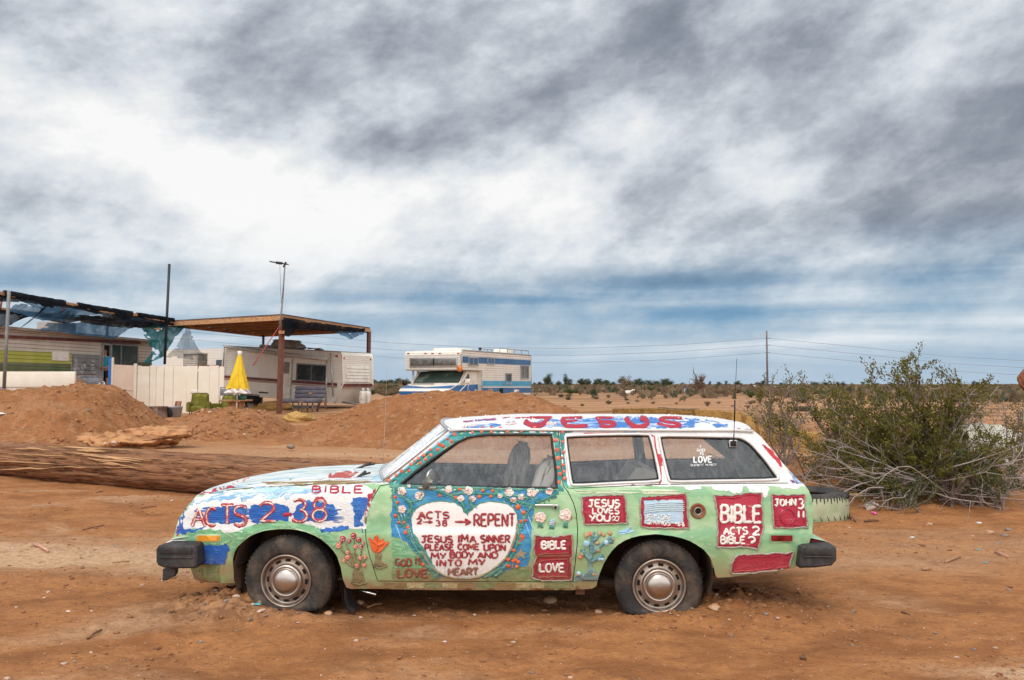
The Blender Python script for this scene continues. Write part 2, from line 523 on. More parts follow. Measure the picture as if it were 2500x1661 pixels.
 bn.inputs['Distance'].default_value = 0.03
 t.l.new(hgt, bn.inputs['Height'])
 t.l.new(bn.outputs[0], p.inputs['Normal'])
 return m
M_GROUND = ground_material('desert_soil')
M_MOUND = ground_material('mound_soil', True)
def grid_mesh(name, X, Y, Z, wrap=False):
 nr, nc = X.shape
 me = bpy.data.meshes.new(name)
 me.vertices.add(nr * nc)
 me.vertices.foreach_set('co', np.stack([X, Y, Z], -1).astype(np.float32).ravel())
 i, j = np.meshgrid(np.arange(nr - 1), np.arange(nc - (0 if wrap else 1)), indexing='ij')
 a = i * nc + j; b = i * nc + (j + 1) % nc
 q = np.stack([a, a + nc, b + nc, b], -1).reshape(-1, 4)
 n = len(q)
 me.loops.add(n * 4); me.polygons.add(n)
 me.loops.foreach_set('vertex_index', q.astype(np.int32).ravel())
 me.polygons.foreach_set('loop_start', np.arange(0, n * 4, 4, dtype=np.int32))
 me.polygons.foreach_set('loop_total', np.full(n, 4, dtype=np.int32))
 me.polygons.foreach_set('use_smooth', np.ones(n, dtype=bool))
 me.update(calc_edges=True)
 return me
rr = [0.6]
while rr[-1] < 9000:
 r = rr[-1]
 rr.append(r * (1.0075 if 3.2 < r < 14 else 1.011 if 3.2 <= r < 40 else 1.05))
rr = np.array(rr)
ang = np.concatenate([np.linspace(R(-48), R(48), 760), np.linspace(R(48), R(312), 110)[1:-1]])
RR, AA = np.meshgrid(rr, ang, indexing='ij')
GX, GY = RR * np.sin(AA), RR * np.cos(AA)
GZ = ground_h(GX, GY)
me = grid_mesh('ground', GX, GY, GZ, wrap=True)
# close the centre under the photographer
bm = bmesh.new(); bm.from_mesh(me); bm.verts.ensure_lookup_table()
bm.faces.new([bm.verts[k] for k in range(len(ang) - 1, -1, -1)])
bmesh.ops.recalc_face_normals(bm, faces=bm.faces)
bm.normal_update()
if sum(f.normal.z for f in list(bm.faces)[:200]) < 0:
 bmesh.ops.reverse_faces(bm, faces=bm.faces)
bm.to_mesh(me); bm.free()
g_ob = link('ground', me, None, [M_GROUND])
tag(g_ob, kind='structure')
for k, (cx, cy, rl, rr_, rf, rb, hh) in enumerate(MOUNDS):
 xs = np.arange(cx - rl * 1.12, cx + rr_ * 1.12, 0.055)
 ys = np.concatenate([np.arange(cy - rf * 1.15, cy + 0.6, 0.055), np.arange(cy + 0.6, cy + rb * 1.15, 0.14)])
 Y_, X_ = np.meshgrid(ys, xs, indexing='ij')
 mh = mound_h(k, X_, Y_)
 Z_ = ground_h(X_, Y_) + mh - 0.03
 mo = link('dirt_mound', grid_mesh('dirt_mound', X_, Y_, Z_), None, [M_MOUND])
 tag(mo, kind='structure')
# ================================================================== FALLEN LOG
def wood_material(name, c1, c2, c3, dark, axis_scale=(0.6, 14, 14), rough=0.85):
 m = bpy.data.materials.new(name)
 m.use_nodes = True
 t = NT(m.node_tree)
 p = t.n['Principled BSDF']
 oc = t.node('ShaderNodeTexCoord').outputs['Object']
 v = t.scale_vec(oc, axis_scale)
 n1 = t.noise(v, 1.0, 7, 0.65, 0.5)
 n2 = t.noise(t.scale_vec(oc, tuple(k * 2.6 for k in axis_scale)), 1.0, 5, 0.6, 0.2)
 n3 = t.noise(oc, 1.3, 4, 0.6, 0.5)
 c = t.mix(t.rng(n1, 0.38, 0.62), c1, c2)
 c = t.mix(t.math('MULTIPLY', t.rng(n3, 0.50, 0.66), 0.6), c, c3)
 n4 = t.noise(t.scale_vec(oc, (axis_scale[0] * 3, axis_scale[1] * 4, axis_scale[2] * 4)), 1.0, 4, 0.7, 0.1)
 c = t.mix(t.math('MULTIPLY', t.rng(n4, 0.46, 0.60), 0.5), c, tuple(k * 1.35 for k in c2))
 c = t.mix(t.math('MULTIPLY', t.rng(n2, 0.46, 0.36), 0.9), c, dark)
 c = t.mix(t.math('MULTIPLY', t.rng(n4, 0.42, 0.34), 0.7), c, dark)
 t.put(p.inputs['Base Color'], c)
 p.inputs['Roughness'].default_value = rough
 p.inputs['Specular IOR Level'].default_value = 0.2
 bn = t.node('ShaderNodeBump')
 bn.inputs['Strength'].default_value = 0.8
 bn.inputs['Distance'].default_value = 0.02
 t.l.new(t.math('ADD', n1, t.math('MULTIPLY', n2, 0.6)), bn.inputs['Height'])
 t.l.new(bn.outputs[0], p.inputs['Normal'])
 return m
M_LOG = wood_material('weathered_log_wood', (0.155, 0.066, 0.033), (0.29, 0.142, 0.072), (0.22, 0.12, 0.075), (0.035, 0.016, 0.009), (0.9, 17, 17))
M_SPLINT = wood_material('split_wood', (0.42, 0.23, 0.11), (0.52, 0.31, 0.16), (0.30, 0.16, 0.08), (0.10, 0.05, 0.025))
pa, pb = Vector((-11.4, 15.62, 0)), Vector((0.45, 8.85, 0))
L = (pb - pa).length
lroot = empty('fallen_log', (pa.x, pa.y, 0), math.atan2(pb.y - pa.y, pb.x - pa.x), 'thick weathered brown log lying on the dirt behind the painted car', 'log')
nl, na = 260, 72
S_, A_ = np.meshgrid(np.linspace(0, L, nl), np.linspace(0, 2 * np.pi, na, endpoint=False), indexing='ij')
rad = 0.29 - 0.005 * S_ / L + 0.018 * fbm(S_ * 0.5, np.cos(A_) * 1.2, 101, 2)
a4 = A_ * 9
crack = fbm(S_ * 0.42, a4 * 0.9, 103, 4)
rad = rad + 0.016 * fbm(S_ * 0.8, a4 * 1.1, 105, 3) - 0.05 * np.maximum(0.07 - np.abs(crack), 0) / 0.07
top = np.exp(-((A_ - 1.75) / 0.42) ** 2)                       # split-away strip along the crown
rad = rad - 0.055 * top * sstep(0.05, 0.3, fbm(S_ * 0.35, A_ * 2.0, 107, 3) + 0.2)
gl = ground_h(pa.x + (pb.x - pa.x) * S_ / L, pa.y + (pb.y - pa.y) * S_ / L)
LY, LZ = rad * np.cos(A_) * 1.0, rad * np.sin(A_) + 0.27 + gl * 0.5
rows = [[(S_[i, j], LY[i, j], LZ[i, j]) for j in range(na)] for i in range(nl)]
mb = MB()
vs = [p for row in rows for p in row]
fs = [(i * na + j, i * na + (j + 1) % na, (i + 1) * na + (j + 1) % na, (i + 1) * na + j) for i in range(nl - 1) for j in range(na)]
mb.add(vs, fs, 0, True)
mb.add([rows[0][j] for j in range(na)], [tuple(range(na))])
mb.add([rows[-1][j] for j in range(na)], [tuple(range(na))])
mb.build('trunk', M_LOG, lroot)
rg = random.Random(3)
LI = (Matrix.Translation(lroot.location) @ Matrix.Rotation(lroot.rotation_euler.z, 4, 'Z')).inverted()
def on_log(px, py):
 """point of the log's near face seen in a direction"""
 o = LI @ CAM; d = LI.to_3x3() @ ray(px, py)
 y = -.26
 for _ in range(6):
  p = o + d * ((y - o.y) / d.y)
  y = -math.sqrt(max(.02, .30 ** 2 - (p.z - .27) ** 2))
 return p
SPL = [((110, 1091), (330, 1102), .022), ((190, 1100), (262, 1104), .03), ((150, 1104), (370, 1126), .02), ((205, 1112), (345, 1128), .026), ((215, 1120), (352, 1134), .018), ((235, 1126), (340, 1144), .016), ((20, 1110), (170, 1116), .014), ((0, 1126), (200, 1138), .012), ((0, 1149), (150, 1142), .016), ((150, 1142), (330, 1143), .014), ((240, 1134), (300, 1136), .02), ((40, 1096), (130, 1100), .018)]
for (a, b, wd) in SPL:
 mb = MB()
 pts = []
 for i in range(9):
  q = i / 8
  p = on_log(a[0] + (b[0] - a[0]) * q, a[1] + (b[1] - a[1]) * q + rg.uniform(-1, 1))
  pts.append(p + Vector((0, -.004 - .02 * abs(q - .5) * rg.uniform(.3, 1.2), rg.uniform(0, .01))))
 mb.tube(pts, [wd * (1.05 - 1.5 * abs(i / 8 - .45)) for i in range(9)], 5)
 mb.build('splinter', M_SPLINT, lroot)
# ================================================================== ROCK SLAB, STONES
def rock_bm(sx, sy, sz, seed, sub=4, rough=0.25, flat=0.0):
 bm = bmesh.new()
 bmesh.ops.create_icosphere(bm, subdivisions=sub, radius=1.0)
 co = np.array([v.co[:] for v in bm.verts])
 n = fbm(co[:, 0] * 1.3 + co[:, 2] * 2.1 + seed, co[:, 1] * 1.3 - co[:, 2] * 1.7, seed, 3) + 0.4 * fbm(co[:, 0] * 4 + 3 * co[:, 2], co[:, 1] * 4 - 2 * co[:, 2], seed + 5, 3)
 for v, q in zip(bm.verts, n):
  v.co *= 1 + rough * q * 1.6
  v.co.x *= sx; v.co.y *= sy; v.co.z *= sz
 return bm
M_SLAB = mat('sandstone', (0.50, 0.255, 0.115), 0.9, vcol=(0.30, 0.135, 0.06), vscale=3.4, vlo=.44, vhi=.60, bump=0.9, bscale=9, stretch=(0.7, 1, 3.0))
p = at(338, 1063, 19.4)
mb = MB()
bm = rock_bm(0.98, 0.5, 0.22, 5, 5, 0.42)
for v in bm.verts:
 q_ = v.co.copy()
 v.co.z += 0.04 * math.sin(q_.x * 2.3) + 0.17 * float(fbm(q_.x * 2.6, q_.y * 5 + q_.z * 6, 31, 4)) + .05 * abs(float(fbm(q_.x * 7, q_.y * 9 + q_.z * 8, 33, 3)))
 v.co.y += 0.16 * float(fbm(q_.x * 2.2 + 5, q_.z * 9, 35, 4))
 v.co.x += 0.10 * float(fbm(q_.z * 8, q_.y * 3, 37, 3))
mb.bm(bm, 0, True)
so = mb.build('rock_slab', M_SLAB)
so.location = (p.x, 19.4, H(p.x, 19.4) + 0.19)
tag(so, 'flat orange sandstone slab resting between the dirt mounds behind the log', 'rock')
M_STONE = mat('desert_stone', (0.44, 0.23, 0.12), 0.9, vcol=(0.56, 0.40, 0.28), vscale=9, bump=0.5, bscale=40)
M_STONE_P = mat('pale_stone', (0.58, 0.42, 0.34), 0.9, vcol=(0.42, 0.28, 0.20), vscale=9, bump=0.5, bscale=40)
M_STONE_D = mat('grey_stone', (0.22, 0.17, 0.14), 0.9, vcol=(0.32, 0.23, 0.17), vscale=9, bump=0.5, bscale=40)
STONES = [ # px, py, size m, mat, label
 (577, 1495, .020, M_STONE_P, 'small pale pebble in front of the front wheel'),
 (802, 1500, .022, M_STONE, 'small round orange stone right of the blue paint flake'),
 (878, 1474, .026, M_STONE, 'brown stone at the foot of the mud flap'),
 (1343, 1470, .040, M_STONE, 'broad brown stone under the car sill before the rear wheel'),
 (1462, 1496, .022, M_STONE, 'little brown stone in front of the rear tyre'),
 (1744, 1466, .03, M_STONE, 'brown stone right behind the rear tyre'),
 (2415, 1305, .034, M_STONE, 'flat orange stone on the dirt below the bush at right'),
 (2452, 1308, .03, M_STONE_D, 'dark brown clod near the right edge below the bush'),
 (2268, 1282, .03, M_STONE, 'tan stone at the foot of the soil heap under the bush'),
 (2462, 1296, .028, M_STONE_D, 'dark flat clod farthest right below the bush'),
 (2105, 1222, .045, M_STONE_P, 'pinkish stone by the crumpled litter near the tyre'),
 (710, 1091, .075, M_STONE_D, 'grey stone on the pale sand before the middle mound'),
 (912, 1045, .13, M_STONE_P, 'large pale stone set in the slope of the middle mound'),
 (262, 1084, .11, M_STONE_P, 'pinkish stone tucked under the left side of the sandstone slab'),
 (283, 1083, .09, M_STONE_P, 'pale stone beside the pink one under the sandstone slab'),
 (642, 1017, .12, M_STONE_P, 'pale rubble lump on the saddle right of the small mound'),
 (1870, 1515, .014, M_STONE_D, 'tiny dark clod in the foreground behind the car'),
 (945, 1395, .0, None, None),
]
for (px, py, s_, m_, lab) in STONES:
 if not m_: continue
 if py < 1100:
  Yk = {710: 19.0, 912: 20.9, 262: 19.0, 283: 18.95, 642: 25.8}[px]
  q = at(px, py, Yk)
  zz = q.z
 else:
  q = gp(px, py); zz = q.z + s_ * 0.25
 mb = MB(); mb.bm(rock_bm(s_ * 1.25, s_, s_ * 0.7, int(px), 3, 0.22), 0, True)
 o = mb.build('stone', m_)
 o.location = (q.x, q.y, zz)
 tag(o, lab, 'stone', 'loose stones on the dirt')
# loose gravel and crumbs of soil: too many to count
rs = np.random.RandomState(5)
base = []
for k in range(5):
 bm = rock_bm(1, 1, .7, 40 + k, 1, 0.35)
 base.append((np.array([v.co[:] for v in bm.verts]), [[v.index for v in f.verts] for f in bm.faces])); bm.free()
mb = MB()
cnt = 0
while cnt < 8500:
 r_ = 3.4 * math.exp(rs.rand() * 1.75); a_ = R(rs.uniform(-40, 40))
 x_, y_ = r_ * math.sin(a_), r_ * math.cos(a_)
 clus = float(fbm(x_ * 0.9, y_ * 0.9, 201, 3))
 nearw = max(math.exp(-(((x_ + 1.8) / .5) ** 2 + ((y_ - 5.6) / .4) ** 2)), math.exp(-(((x_ - 1.4) / .55) ** 2 + ((y_ - 5.6) / .4) ** 2)))
 if rs.rand() > 0.25 + clus + 1.5 * nearw: continue
 s_ = 0.0034 * math.exp(rs.rand() ** 3.2 * 1.5) * (0.8 + 0.06 * r_) * (1 + 0.5 * nearw)
 V, Fc = base[rs.randint(5)]
 ca_, sa_ = math.cos(rs.rand() * 6.28), math.sin(rs.rand() * 6.28)
 W_ = V * s_ * np.array([1.2, 1, .9])
 hz_ = H(x_, y_)
 mi_ = 0 if rs.rand() < .86 else (1 if rs.rand() < .5 else 2)
 mb.add([(x_ + q[0] * ca_ - q[1] * sa_, y_ + q[0] * sa_ + q[1] * ca_, hz_ + q[2] + s_ * .25) for q in W_], Fc, mi_, False)
 cnt += 1
M_CRUMB = mat('soil_crumb', (0.30, 0.135, 0.06), 0.95, vcol=(0.20, 0.09, 0.042), vscale=3)
o = mb.build('gravel', [M_CRUMB, M_STONE_P, M_STONE_D], fixn=False)
tag(o, 'fine gravel and crumbs of soil over the dirt', 'gravel', kind='stuff')
# clods on the mounds
mb = MB()
cnt = 0
while cnt < 2600:
 k = rs.randint(3)
 cx, cy, rl, rr_, rf, rb, hh = MOUNDS[k]
 x_ = cx + rs.uniform(-rl, rr_); y_ = cy + rs.uniform(-rf, rb * .4)
 m_ = float(mound_h(k, x_, y_))
 if m_ < .08 or rs.rand() > .45 + float(fbm(x_ * .9, y_ * .9, 207, 3)) * 1.3: continue
 s_ = 0.018 * math.exp(rs.rand() ** 2.5 * 1.5)
 V, Fc = base[rs.randint(5)]
 a_ = rs.rand() * 6.28
 hz_ = H(x_, y_) + m_ - .03
 mi_ = 0 if rs.rand() < .94 else (1 if rs.rand() < .6 else 2)
 mb.add([(x_ + (q[0] * math.cos(a_) - q[1] * math.sin(a_)) * s_, y_ + (q[0] * math.sin(a_) + q[1] * math.cos(a_)) * s_, hz_ + q[2] * s_) for q in V], Fc, mi_, False)
 cnt += 1
M_CLOD = mat('mound_clod', (0.36, 0.165, 0.075), 0.95, vcol=(0.27, 0.115, 0.052), vscale=3)
o = mb.build('rubble', [M_CLOD, M_STONE_P, M_STONE_D], fixn=False)
tag(o, 'crumbled clods strewn over the dirt mounds', 'rubble', kind='stuff')
# ================================================================== THE PAINTED STATION WAGON
CAR_W = 1.62
car = empty('station_wagon', (CX, CY, 0.0), CYAW, 'mint green station wagon covered in hand painted scripture, hearts and flowers, sunk in the dirt', 'car')
CM = Matrix.Translation((CX, CY, 0)) @ Matrix.Rotation(CYAW, 4, 'Z')
CMI = CM.inverted()
def lray(px, py):
 o = CMI @ CAM
 d = (CMI.to_3x3() @ ray(px, py)).normalized()
 return o, d
def cl01(t): return max(0.0, min(1.0, t))
ZT = [(-2.2, .66), (-1.98, .735), (-1.75, .785), (-1.52, .812), (-1.2, .832), (-.85, .845), (-.70, .86)]
def ztop(x):
 if x <= ZT[0][0]: return ZT[0][1]
 for (a, za), (b, zb) in zip(ZT, ZT[1:]):
  if x <= b: return za + (zb - za) * (x - a) / (b - a)
 return ZT[-1][1]
def S(x, z):
 """how far the near flank lies inside the widest plane"""
 if z < .55: s = .008 + .060 * ((.55 - z) / .39) ** 2 - .008 * cl01((.55 - z) / .012 if False else 1)
 else: s = .007 + .040 * (min(z - .55, .30) / .26) ** 1.6
 s += .007 * cl01((z - .546) / .010) - .007 * cl01((z - .60) / .09)      # pressed crease along the flank
 if z > .808: s += .014 * cl01((z - .808) / .014)
 if z > .82: s += .43 * (z - .82)
 s += .20 * cl01((-1.20 - x) / .95) ** 2.3 + .12 * cl01((x - 1.30) / .80) ** 2.6
 if x < -.70:
  k = cl01((x + .70) / -.2)
  zt = ztop(x)
  u = cl01((z - (zt - .085)) / .085)
  s += .055 * u * u * k
  if z > .808: s -= (.014 * cl01((z - .808) / .014) + .43 * max(0, z - .82)) * k
 return s
def onside(px, py):
 o, d = lray(px, py)
 c = 0.02
 for _ in range(8):
  t = (c - o.y) / d.y
  p = o + d * t
  c = S(p.x, p.z)
 return p.x, p.z
def poly_local(pts): return [onside(*p) for p in pts]
def onplane(px, py, y):
 o, d = lray(px, py)
 p = o + d * ((y - o.y) / d.y)
 return p
def resample(poly, step, closed=True):
 out = []
 n = len(poly)
 for i in range(n if closed else n - 1):
  a, b = poly[i], poly[(i + 1) % n]
  L_ = math.hypot(b[0] - a[0], b[1] - a[1])
  k = max(1, int(round(L_ / step)))
  for j in range(k):
   t = j / k
   out.append((a[0] + (b[0] - a[0]) * t, a[1] + (b[1] - a[1]) * t))
 if not closed: out.append(tuple(poly[-1]))
 return out
def smooth_poly(pts, it=1, closed=True):
 for _ in range(it):
  out = []
  n = len(pts)
  rngi = range(n) if closed else range(n - 1)
  if not closed: out.append(pts[0])
  for i in rngi:
   a, b = pts[i], pts[(i + 1) % n]
   out.append((a[0] * .75 + b[0] * .25, a[1] * .75 + b[1] * .25))
   out.append((a[0] * .25 + b[0] * .75, a[1] * .25 + b[1] * .75))
  if not closed: out.append(pts[-1])
  pts = out
 return pts
def inset(poly, d):
 """move a closed outline inward (d > 0) along its normals"""
 n = len(poly)
 ar = sum(poly[i][0] * poly[(i + 1) % n][1] - poly[(i + 1) % n][0] * poly[i][1] for i in range(n))
 sg = 1 if ar > 0 else -1
 out = []
 for i in range(n):
  a, b, c = Vector(poly[i - 1]), Vector(poly[i]), Vector(poly[(i + 1) % n])
  e1, e2 = (b - a), (c - b)
  if e1.length < 1e-9 or e2.length < 1e-9: out.append(tuple(b)); continue
  n1 = Vector((-e1.y, e1.x)).normalized(); n2 = Vector((-e2.y, e2.x)).normalized()
  nn = (n1 + n2)
  if nn.length < 1e-6: nn = n1
  nn.normalize()
  out.append(tuple(b + nn * (d * sg / max(.5, nn.dot(n1)))))
 return out
def inside_loops(P, loops):
 P = np.asarray(P, float)
 x, y = P[:, 0], P[:, 1]
 c = np.zeros(len(P), bool)
 for lp in loops:
  a = np.asarray(lp, float); b = np.roll(a, -1, 0)
  for (x1, y1), (x2, y2) in zip(a, b):
   cond = ((y1 > y) != (y2 > y))
   with np.errstate(divide='ignore', invalid='ignore'):
    c ^= cond & (x < (x2 - x1) * (y - y1) / (y2 - y1 + 1e-30) + x1)
 return c
def dist_loops(P, loops):
 P = np.asarray(P, float)
 best = np.full(len(P), 1e9)
 for lp in loops:
  a = np.asarray(lp, float); b = np.roll(a, -1, 0)
  for p, q in zip(a, b):
   d = q - p; L2 = d @ d + 1e-30
   t = np.clip(((P - p) @ d) / L2, 0, 1)
   best = np.minimum(best, np.hypot(*(P - (p + t[:, None] * d)).T))
 return best
def fill2d(loops, step):
 """triangulate an outline with holes, with a grid of inner points"""
 allp = np.array([p for lp in loops for p in lp])
 lo, hi = allp.min(0), allp.max(0)
 gx_, gy_ = np.meshgrid(np.arange(lo[0] + step * .5, hi[0], step), np.arange(lo[1] + step * .5, hi[1], step))
 G = np.stack([gx_.ravel(), gy_.ravel()], -1)
 if len(G):
  G = G[inside_loops(G, loops)]
 if len(G):
  G = G[dist_loops(G, loops) > step * .45]
 verts = [Vector(p) for p in allp] + [Vector(p) for p in G]
 edges = []
 k = 0
 for lp in loops:
  n = len(lp)
  edges += [(k + i, k + (i + 1) % n) for i in range(n)]
  k += n
 v, e, f, *_ = geometry.delaunay_2d_cdt(verts, edges, [], 0, 1e-7)
 v = [tuple(q) for q in v]
 cen = np.array([[sum(v[i][0] for i in t) / 3, sum(v[i][1] for i in t) / 3] for t in f])
 ok = inside_loops(cen, loops)
 return v, [tuple(t) for t, o in zip(f, ok) if o]
def flank(loops, step=.035, off=0.0, depth=.022, W=None, fun=None, smooth=True):
 """near-flank panel (local outline loops) with its edges folded inward; W mirrors it to the far side"""
 fun = fun or S
 loops = [resample(lp, step) for lp in loops]
 v, f = fill2d(loops, step)
 mb = MB()
 vs = [(x, fun(x, z) - off, z) for x, z in v]
 if W is not None: vs = [(x, W - y, z) for x, y, z in vs]
 # orient
 p0, p1, p2 = (Vector(vs[i]) for i in f[0])
 up = (p1 - p0).cross(p2 - p0).y < 0
 want = W is None
 if up != want: f = [tuple(reversed(t)) for t in f]
 mb.add(vs, f, 0, smooth)
 if depth:
  for lp in loops:
   n = len(lp)
   a = [(x, fun(x, z) - off, z) for x, z in lp]
   b = [(x, y + depth, z) for x, y, z in a]
   if W is not None:
    a = [(x, W - y, z) for x, y, z in a]; b = [(x, W - y, z) for x, y, z in b]
   mb.add(a + b, [(i, (i + 1) % n, n + (i + 1) % n, n + i) for i in range(n)], 0, False)
 return mb
# ---- outlines, traced as photograph directions and carried onto the flank
HOOD_SEAM = [(478, 1212), (500, 1206), (553, 1198), (636, 1190), (739, 1186), (830, 1183), (893, 1181)]
GUTTER = [(1097, 1050), (1135, 1047), (1250, 1047), (1362, 1048), (1530, 1048), (1687, 1049), (1800, 1049), (1837, 1051)]
TAIL = [(1848, 1058), (1859, 1068), (1885, 1099), (1911, 1131), (1945, 1169), (1964, 1184), (1974, 1197), (1981, 1214), (1985, 1242), (1986, 1273), (1983, 1300), (1976, 1324), (1968, 1350), (1952, 1379), (1938, 1387)]
OUT_PX = HOOD_SEAM + [(915, 1181), (940, 1177), (1020, 1112)] + GUTTER + TAIL + [(1859, 1398), (1783, 1409), (1751, 1411),
 (1747, 1405), (1744, 1390), (1735, 1362), (1718, 1342), (1700, 1330), (1684, 1321), (1664, 1314), (1642, 1309), (1601, 1304), (1563, 1308), (1543, 1313), (1525, 1320), (1508, 1331), (1494, 1345), (1484, 1359), (1474, 1376), (1463, 1403), (1456, 1431),
 (1445, 1438), (1397, 1441), (1052, 1441), (925, 1438), (856, 1438), (846, 1435),
 (837, 1414), (832, 1386), (823, 1359), (813, 1344), (801, 1331), (784, 1317), (766, 1307), (746, 1299), (725, 1294), (703, 1292), (680, 1292), (660, 1294), (642, 1297), (624, 1303), (608, 1311), (592, 1323), (580, 1335), (572, 1349), (568, 1365), (570, 1392),
 (577, 1423), (540, 1424), (491, 1421), (474, 1414), (466, 1390), (452, 1360), (434, 1328), (422, 1319), (423, 1311), (429, 1292), (437, 1266), (453, 1242), (474, 1218)]
DOOR_PX = [(928, 1187), (904, 1228), (897, 1250), (893, 1285), (894, 1320), (901, 1352), (914, 1393), (922, 1419), (1100, 1420), (1398, 1420), (1403, 1386), (1409, 1330), (1410, 1290), (1407, 1255), (1400, 1228), (1386, 1200), (1375, 1187),
 (1372, 1150), (1367, 1090), (1363, 1053), (1250, 1052), (1142, 1052), (1121, 1057), (1100, 1069), (1073, 1088), (1035, 1117), (994, 1149), (954, 1182)]
GLASS_PX = [(973, 1185), (1018, 1148), (1052, 1123), (1080, 1103), (1114, 1080), (1140, 1068), (1166, 1063), (1190, 1061), (1270, 1060), (1347, 1061), (1351, 1095), (1358, 1145), (1361, 1194), (1190, 1191), (1073, 1188)]
WIN1_PX = [(1379, 1068), (1383, 1064), (1480, 1061), (1582, 1060), (1589, 1065), (1602, 1120), (1612, 1170), (1608, 1176), (1500, 1180), (1400, 1186), (1394, 1181), (1388, 1140)]
WIN2_PX = [(1608, 1068), (1612, 1064), (1700, 1065), (1800, 1067), (1815, 1071), (1834, 1083), (1852, 1103), (1871, 1125), (1887, 1148), (1901, 1166), (1897, 1172), (1760, 1174), (1638, 1177), (1632, 1172), (1622, 1130)]
out_l = poly_local(OUT_PX)
door_l = poly_local(DOOR_PX)
glass_l = poly_local(GLASS_PX)
win1_l = smooth_poly(poly_local(WIN1_PX))
win2_l = smooth_poly(poly_local(WIN2_PX))
door_hole = resample(inset(door_l, -.003), .03)
WIN_D = .03
# ---- car paints
def body_paint(name, white_from=None):
 m = bpy.data.materials.new(name)
 m.use_nodes = True
 t = NT(m.node_tree)
 p = t.n['Principled BSDF']
 oc = t.node('ShaderNodeTexCoord').outputs['Object']
 x, y, z = t.sep(oc)
 n1 = t.noise(t.scale_vec(oc, (3, 3, 6)), 1.0, 6, 0.62, 0.6)
 n2 = t.noise(t.scale_vec(oc, (14, 14, 26)), 1.0, 5, 0.65, 0.3)
 n3 = t.noise(t.scale_vec(oc, (2, 2, 4)), 1.7, 5, 0.6, 0.8)
 mint, mint2, olive, green = (0.285, 0.485, 0.245), (0.40, 0.56, 0.33), (0.31, 0.35, 0.145), (0.19, 0.40, 0.215)
 c = t.mix(t.rng(n1, 0.42, 0.60), mint, mint2)
 c = t.mix(t.math('MULTIPLY', t.rng(n3, 0.48, 0.60), 0.8), c, green)
 c = t.mix(t.math('MULTIPLY', t.rng(n2, 0.55, 0.70), 0.35), c, (0.60, 0.74, 0.54))
 low = t.rng(z, 0.52, 0.22, 0, 0.95)
 c = t.mix(t.math('MULTIPLY', low, t.rng(n1, 0.30, 0.60, 0.25, 1.0)), c, olive)
 if white_from is not None:
  ed = t.math('ADD', z, t.math('MULTIPLY', t.math('SUBTRACT', n1, 0.5), 0.05))
  wf = t.rng(ed, white_from - 0.004, white_from + 0.004)
  wf = t.math('MULTIPLY', wf, t.math('GREATER_THAN', x, -0.80))
  wc = t.mix(t.rng(n2, 0.40, 0.75, 0, 0.5), (0.75, 0.74, 0.73), (0.64, 0.63, 0.63))
  c = t.mix(wf, c, wc)
 chip = t.rng(t.noise(oc, 34, 5, .7), .66, .70)
 c = t.mix(t.math('MULTIPLY', chip, .65), c, (0.22, 0.15, 0.09))
 # rust and dust along the bottom edges
 rst = t.math('MULTIPLY', t.rng(z, 0.235, 0.165), t.rng(n2, 0.32, 0.58))
 c = t.mix(rst, c, (0.24, 0.085, 0.035))
 dst = t.math('MULTIPLY', t.rng(z, 0.46, 0.17, 0, 0.85), t.rng(n3, 0.32, 0.62))
 c = t.mix(dst, c, (0.36, 0.22, 0.13))
 t.put(p.inputs['Base Color'], c)
 t.put(p.inputs['Roughness'], t.rng(n2, 0.3, 0.7, 0.34, 0.58))
 bn = t.node('ShaderNodeBump')
 bn.inputs['Strength'].default_value = 0.25
 bn.inputs['Distance'].default_value = 0.006
 t.l.new(n2, bn.inputs['Height'])
 t.l.new(bn.outputs[0], p.inputs['Normal'])
 return m
M_BODY = body_paint('mint_car_paint', 0.833)
M_DOOR = body_paint('mint_door_paint', None)
def art(name, col, col2=None, lo=0.46, hi=0.60, sc=(9, 9, 26), rough=0.62, bump=0.9, third=None, tlo=0.6, thi=0.66):
 """thick brushed house paint with streaks of a second colour"""
 m = bpy.data.materials.new(name)
 m.use_nodes = True
 t = NT(m.node_tree)
 p = t.n['Principled BSDF']
 oc = t.node('ShaderNodeTexCoord').outputs['Object']
 v = t.scale_vec(oc, sc)
 n = t.noise(v, 1.0, 6, 0.68, 0.5)
 n2 = t.noise(oc, 70, 4, 0.6)
 c = t.mix(t.rng(n, lo, hi), col, col2 or tuple(k * .75 for k in col))
 if third:
  n3 = t.noise(t.scale_vec(oc, (sc[0] * .6, sc[1] * .6, sc[2] * .5)), 1.3, 5, 0.7, 0.8)
  c = t.mix(t.rng(n3, tlo, thi), c, third)
 chip = t.rng(t.noise(oc, 46, 5, .72), .64, .69)
 c = t.mix(t.math('MULTIPLY', chip, .6), c, (0.30, 0.27, 0.20))
 low = t.rng(t.sep(oc)[2], 0.42, 0.18, 0.0, 0.65)
 c = t.mix(t.math('MULTIPLY', low, t.rng(n2, .35, .65)), c, (0.30, 0.19, 0.11))
 t.put(p.inputs['Base Color'], c)
 p.inputs['Roughness'].default_value = rough
 bn = t.node('ShaderNodeBump')
 bn.inputs['Strength'].default_value = bump
 bn.inputs['Distance'].default_value = 0.008
 t.l.new(t.math('ADD', n, t.math('MULTIPLY', n2, .5)), bn.inputs['Height'])
 t.l.new(bn.outputs[0], p.inputs['Normal'])
 return m
WHITE = (0.74, 0.73, 0.72)
A_WHITE = art('white_paint', WHITE, (0.64, 0.65, 0.68), .50, .66)
A_BLUE = art('blue_paint', (0.012, 0.105, 0.42), (0.06, 0.21, 0.53), .50, .66)
A_LBLUE = art('light_blue_paint', (0.20, 0.42, 0.68), (0.45, 0.62, 0.78), .45, .62)
A_SKYB = art('sky_blue_paint', (0.42, 0.64, 0.76), (0.30, 0.50, 0.66))
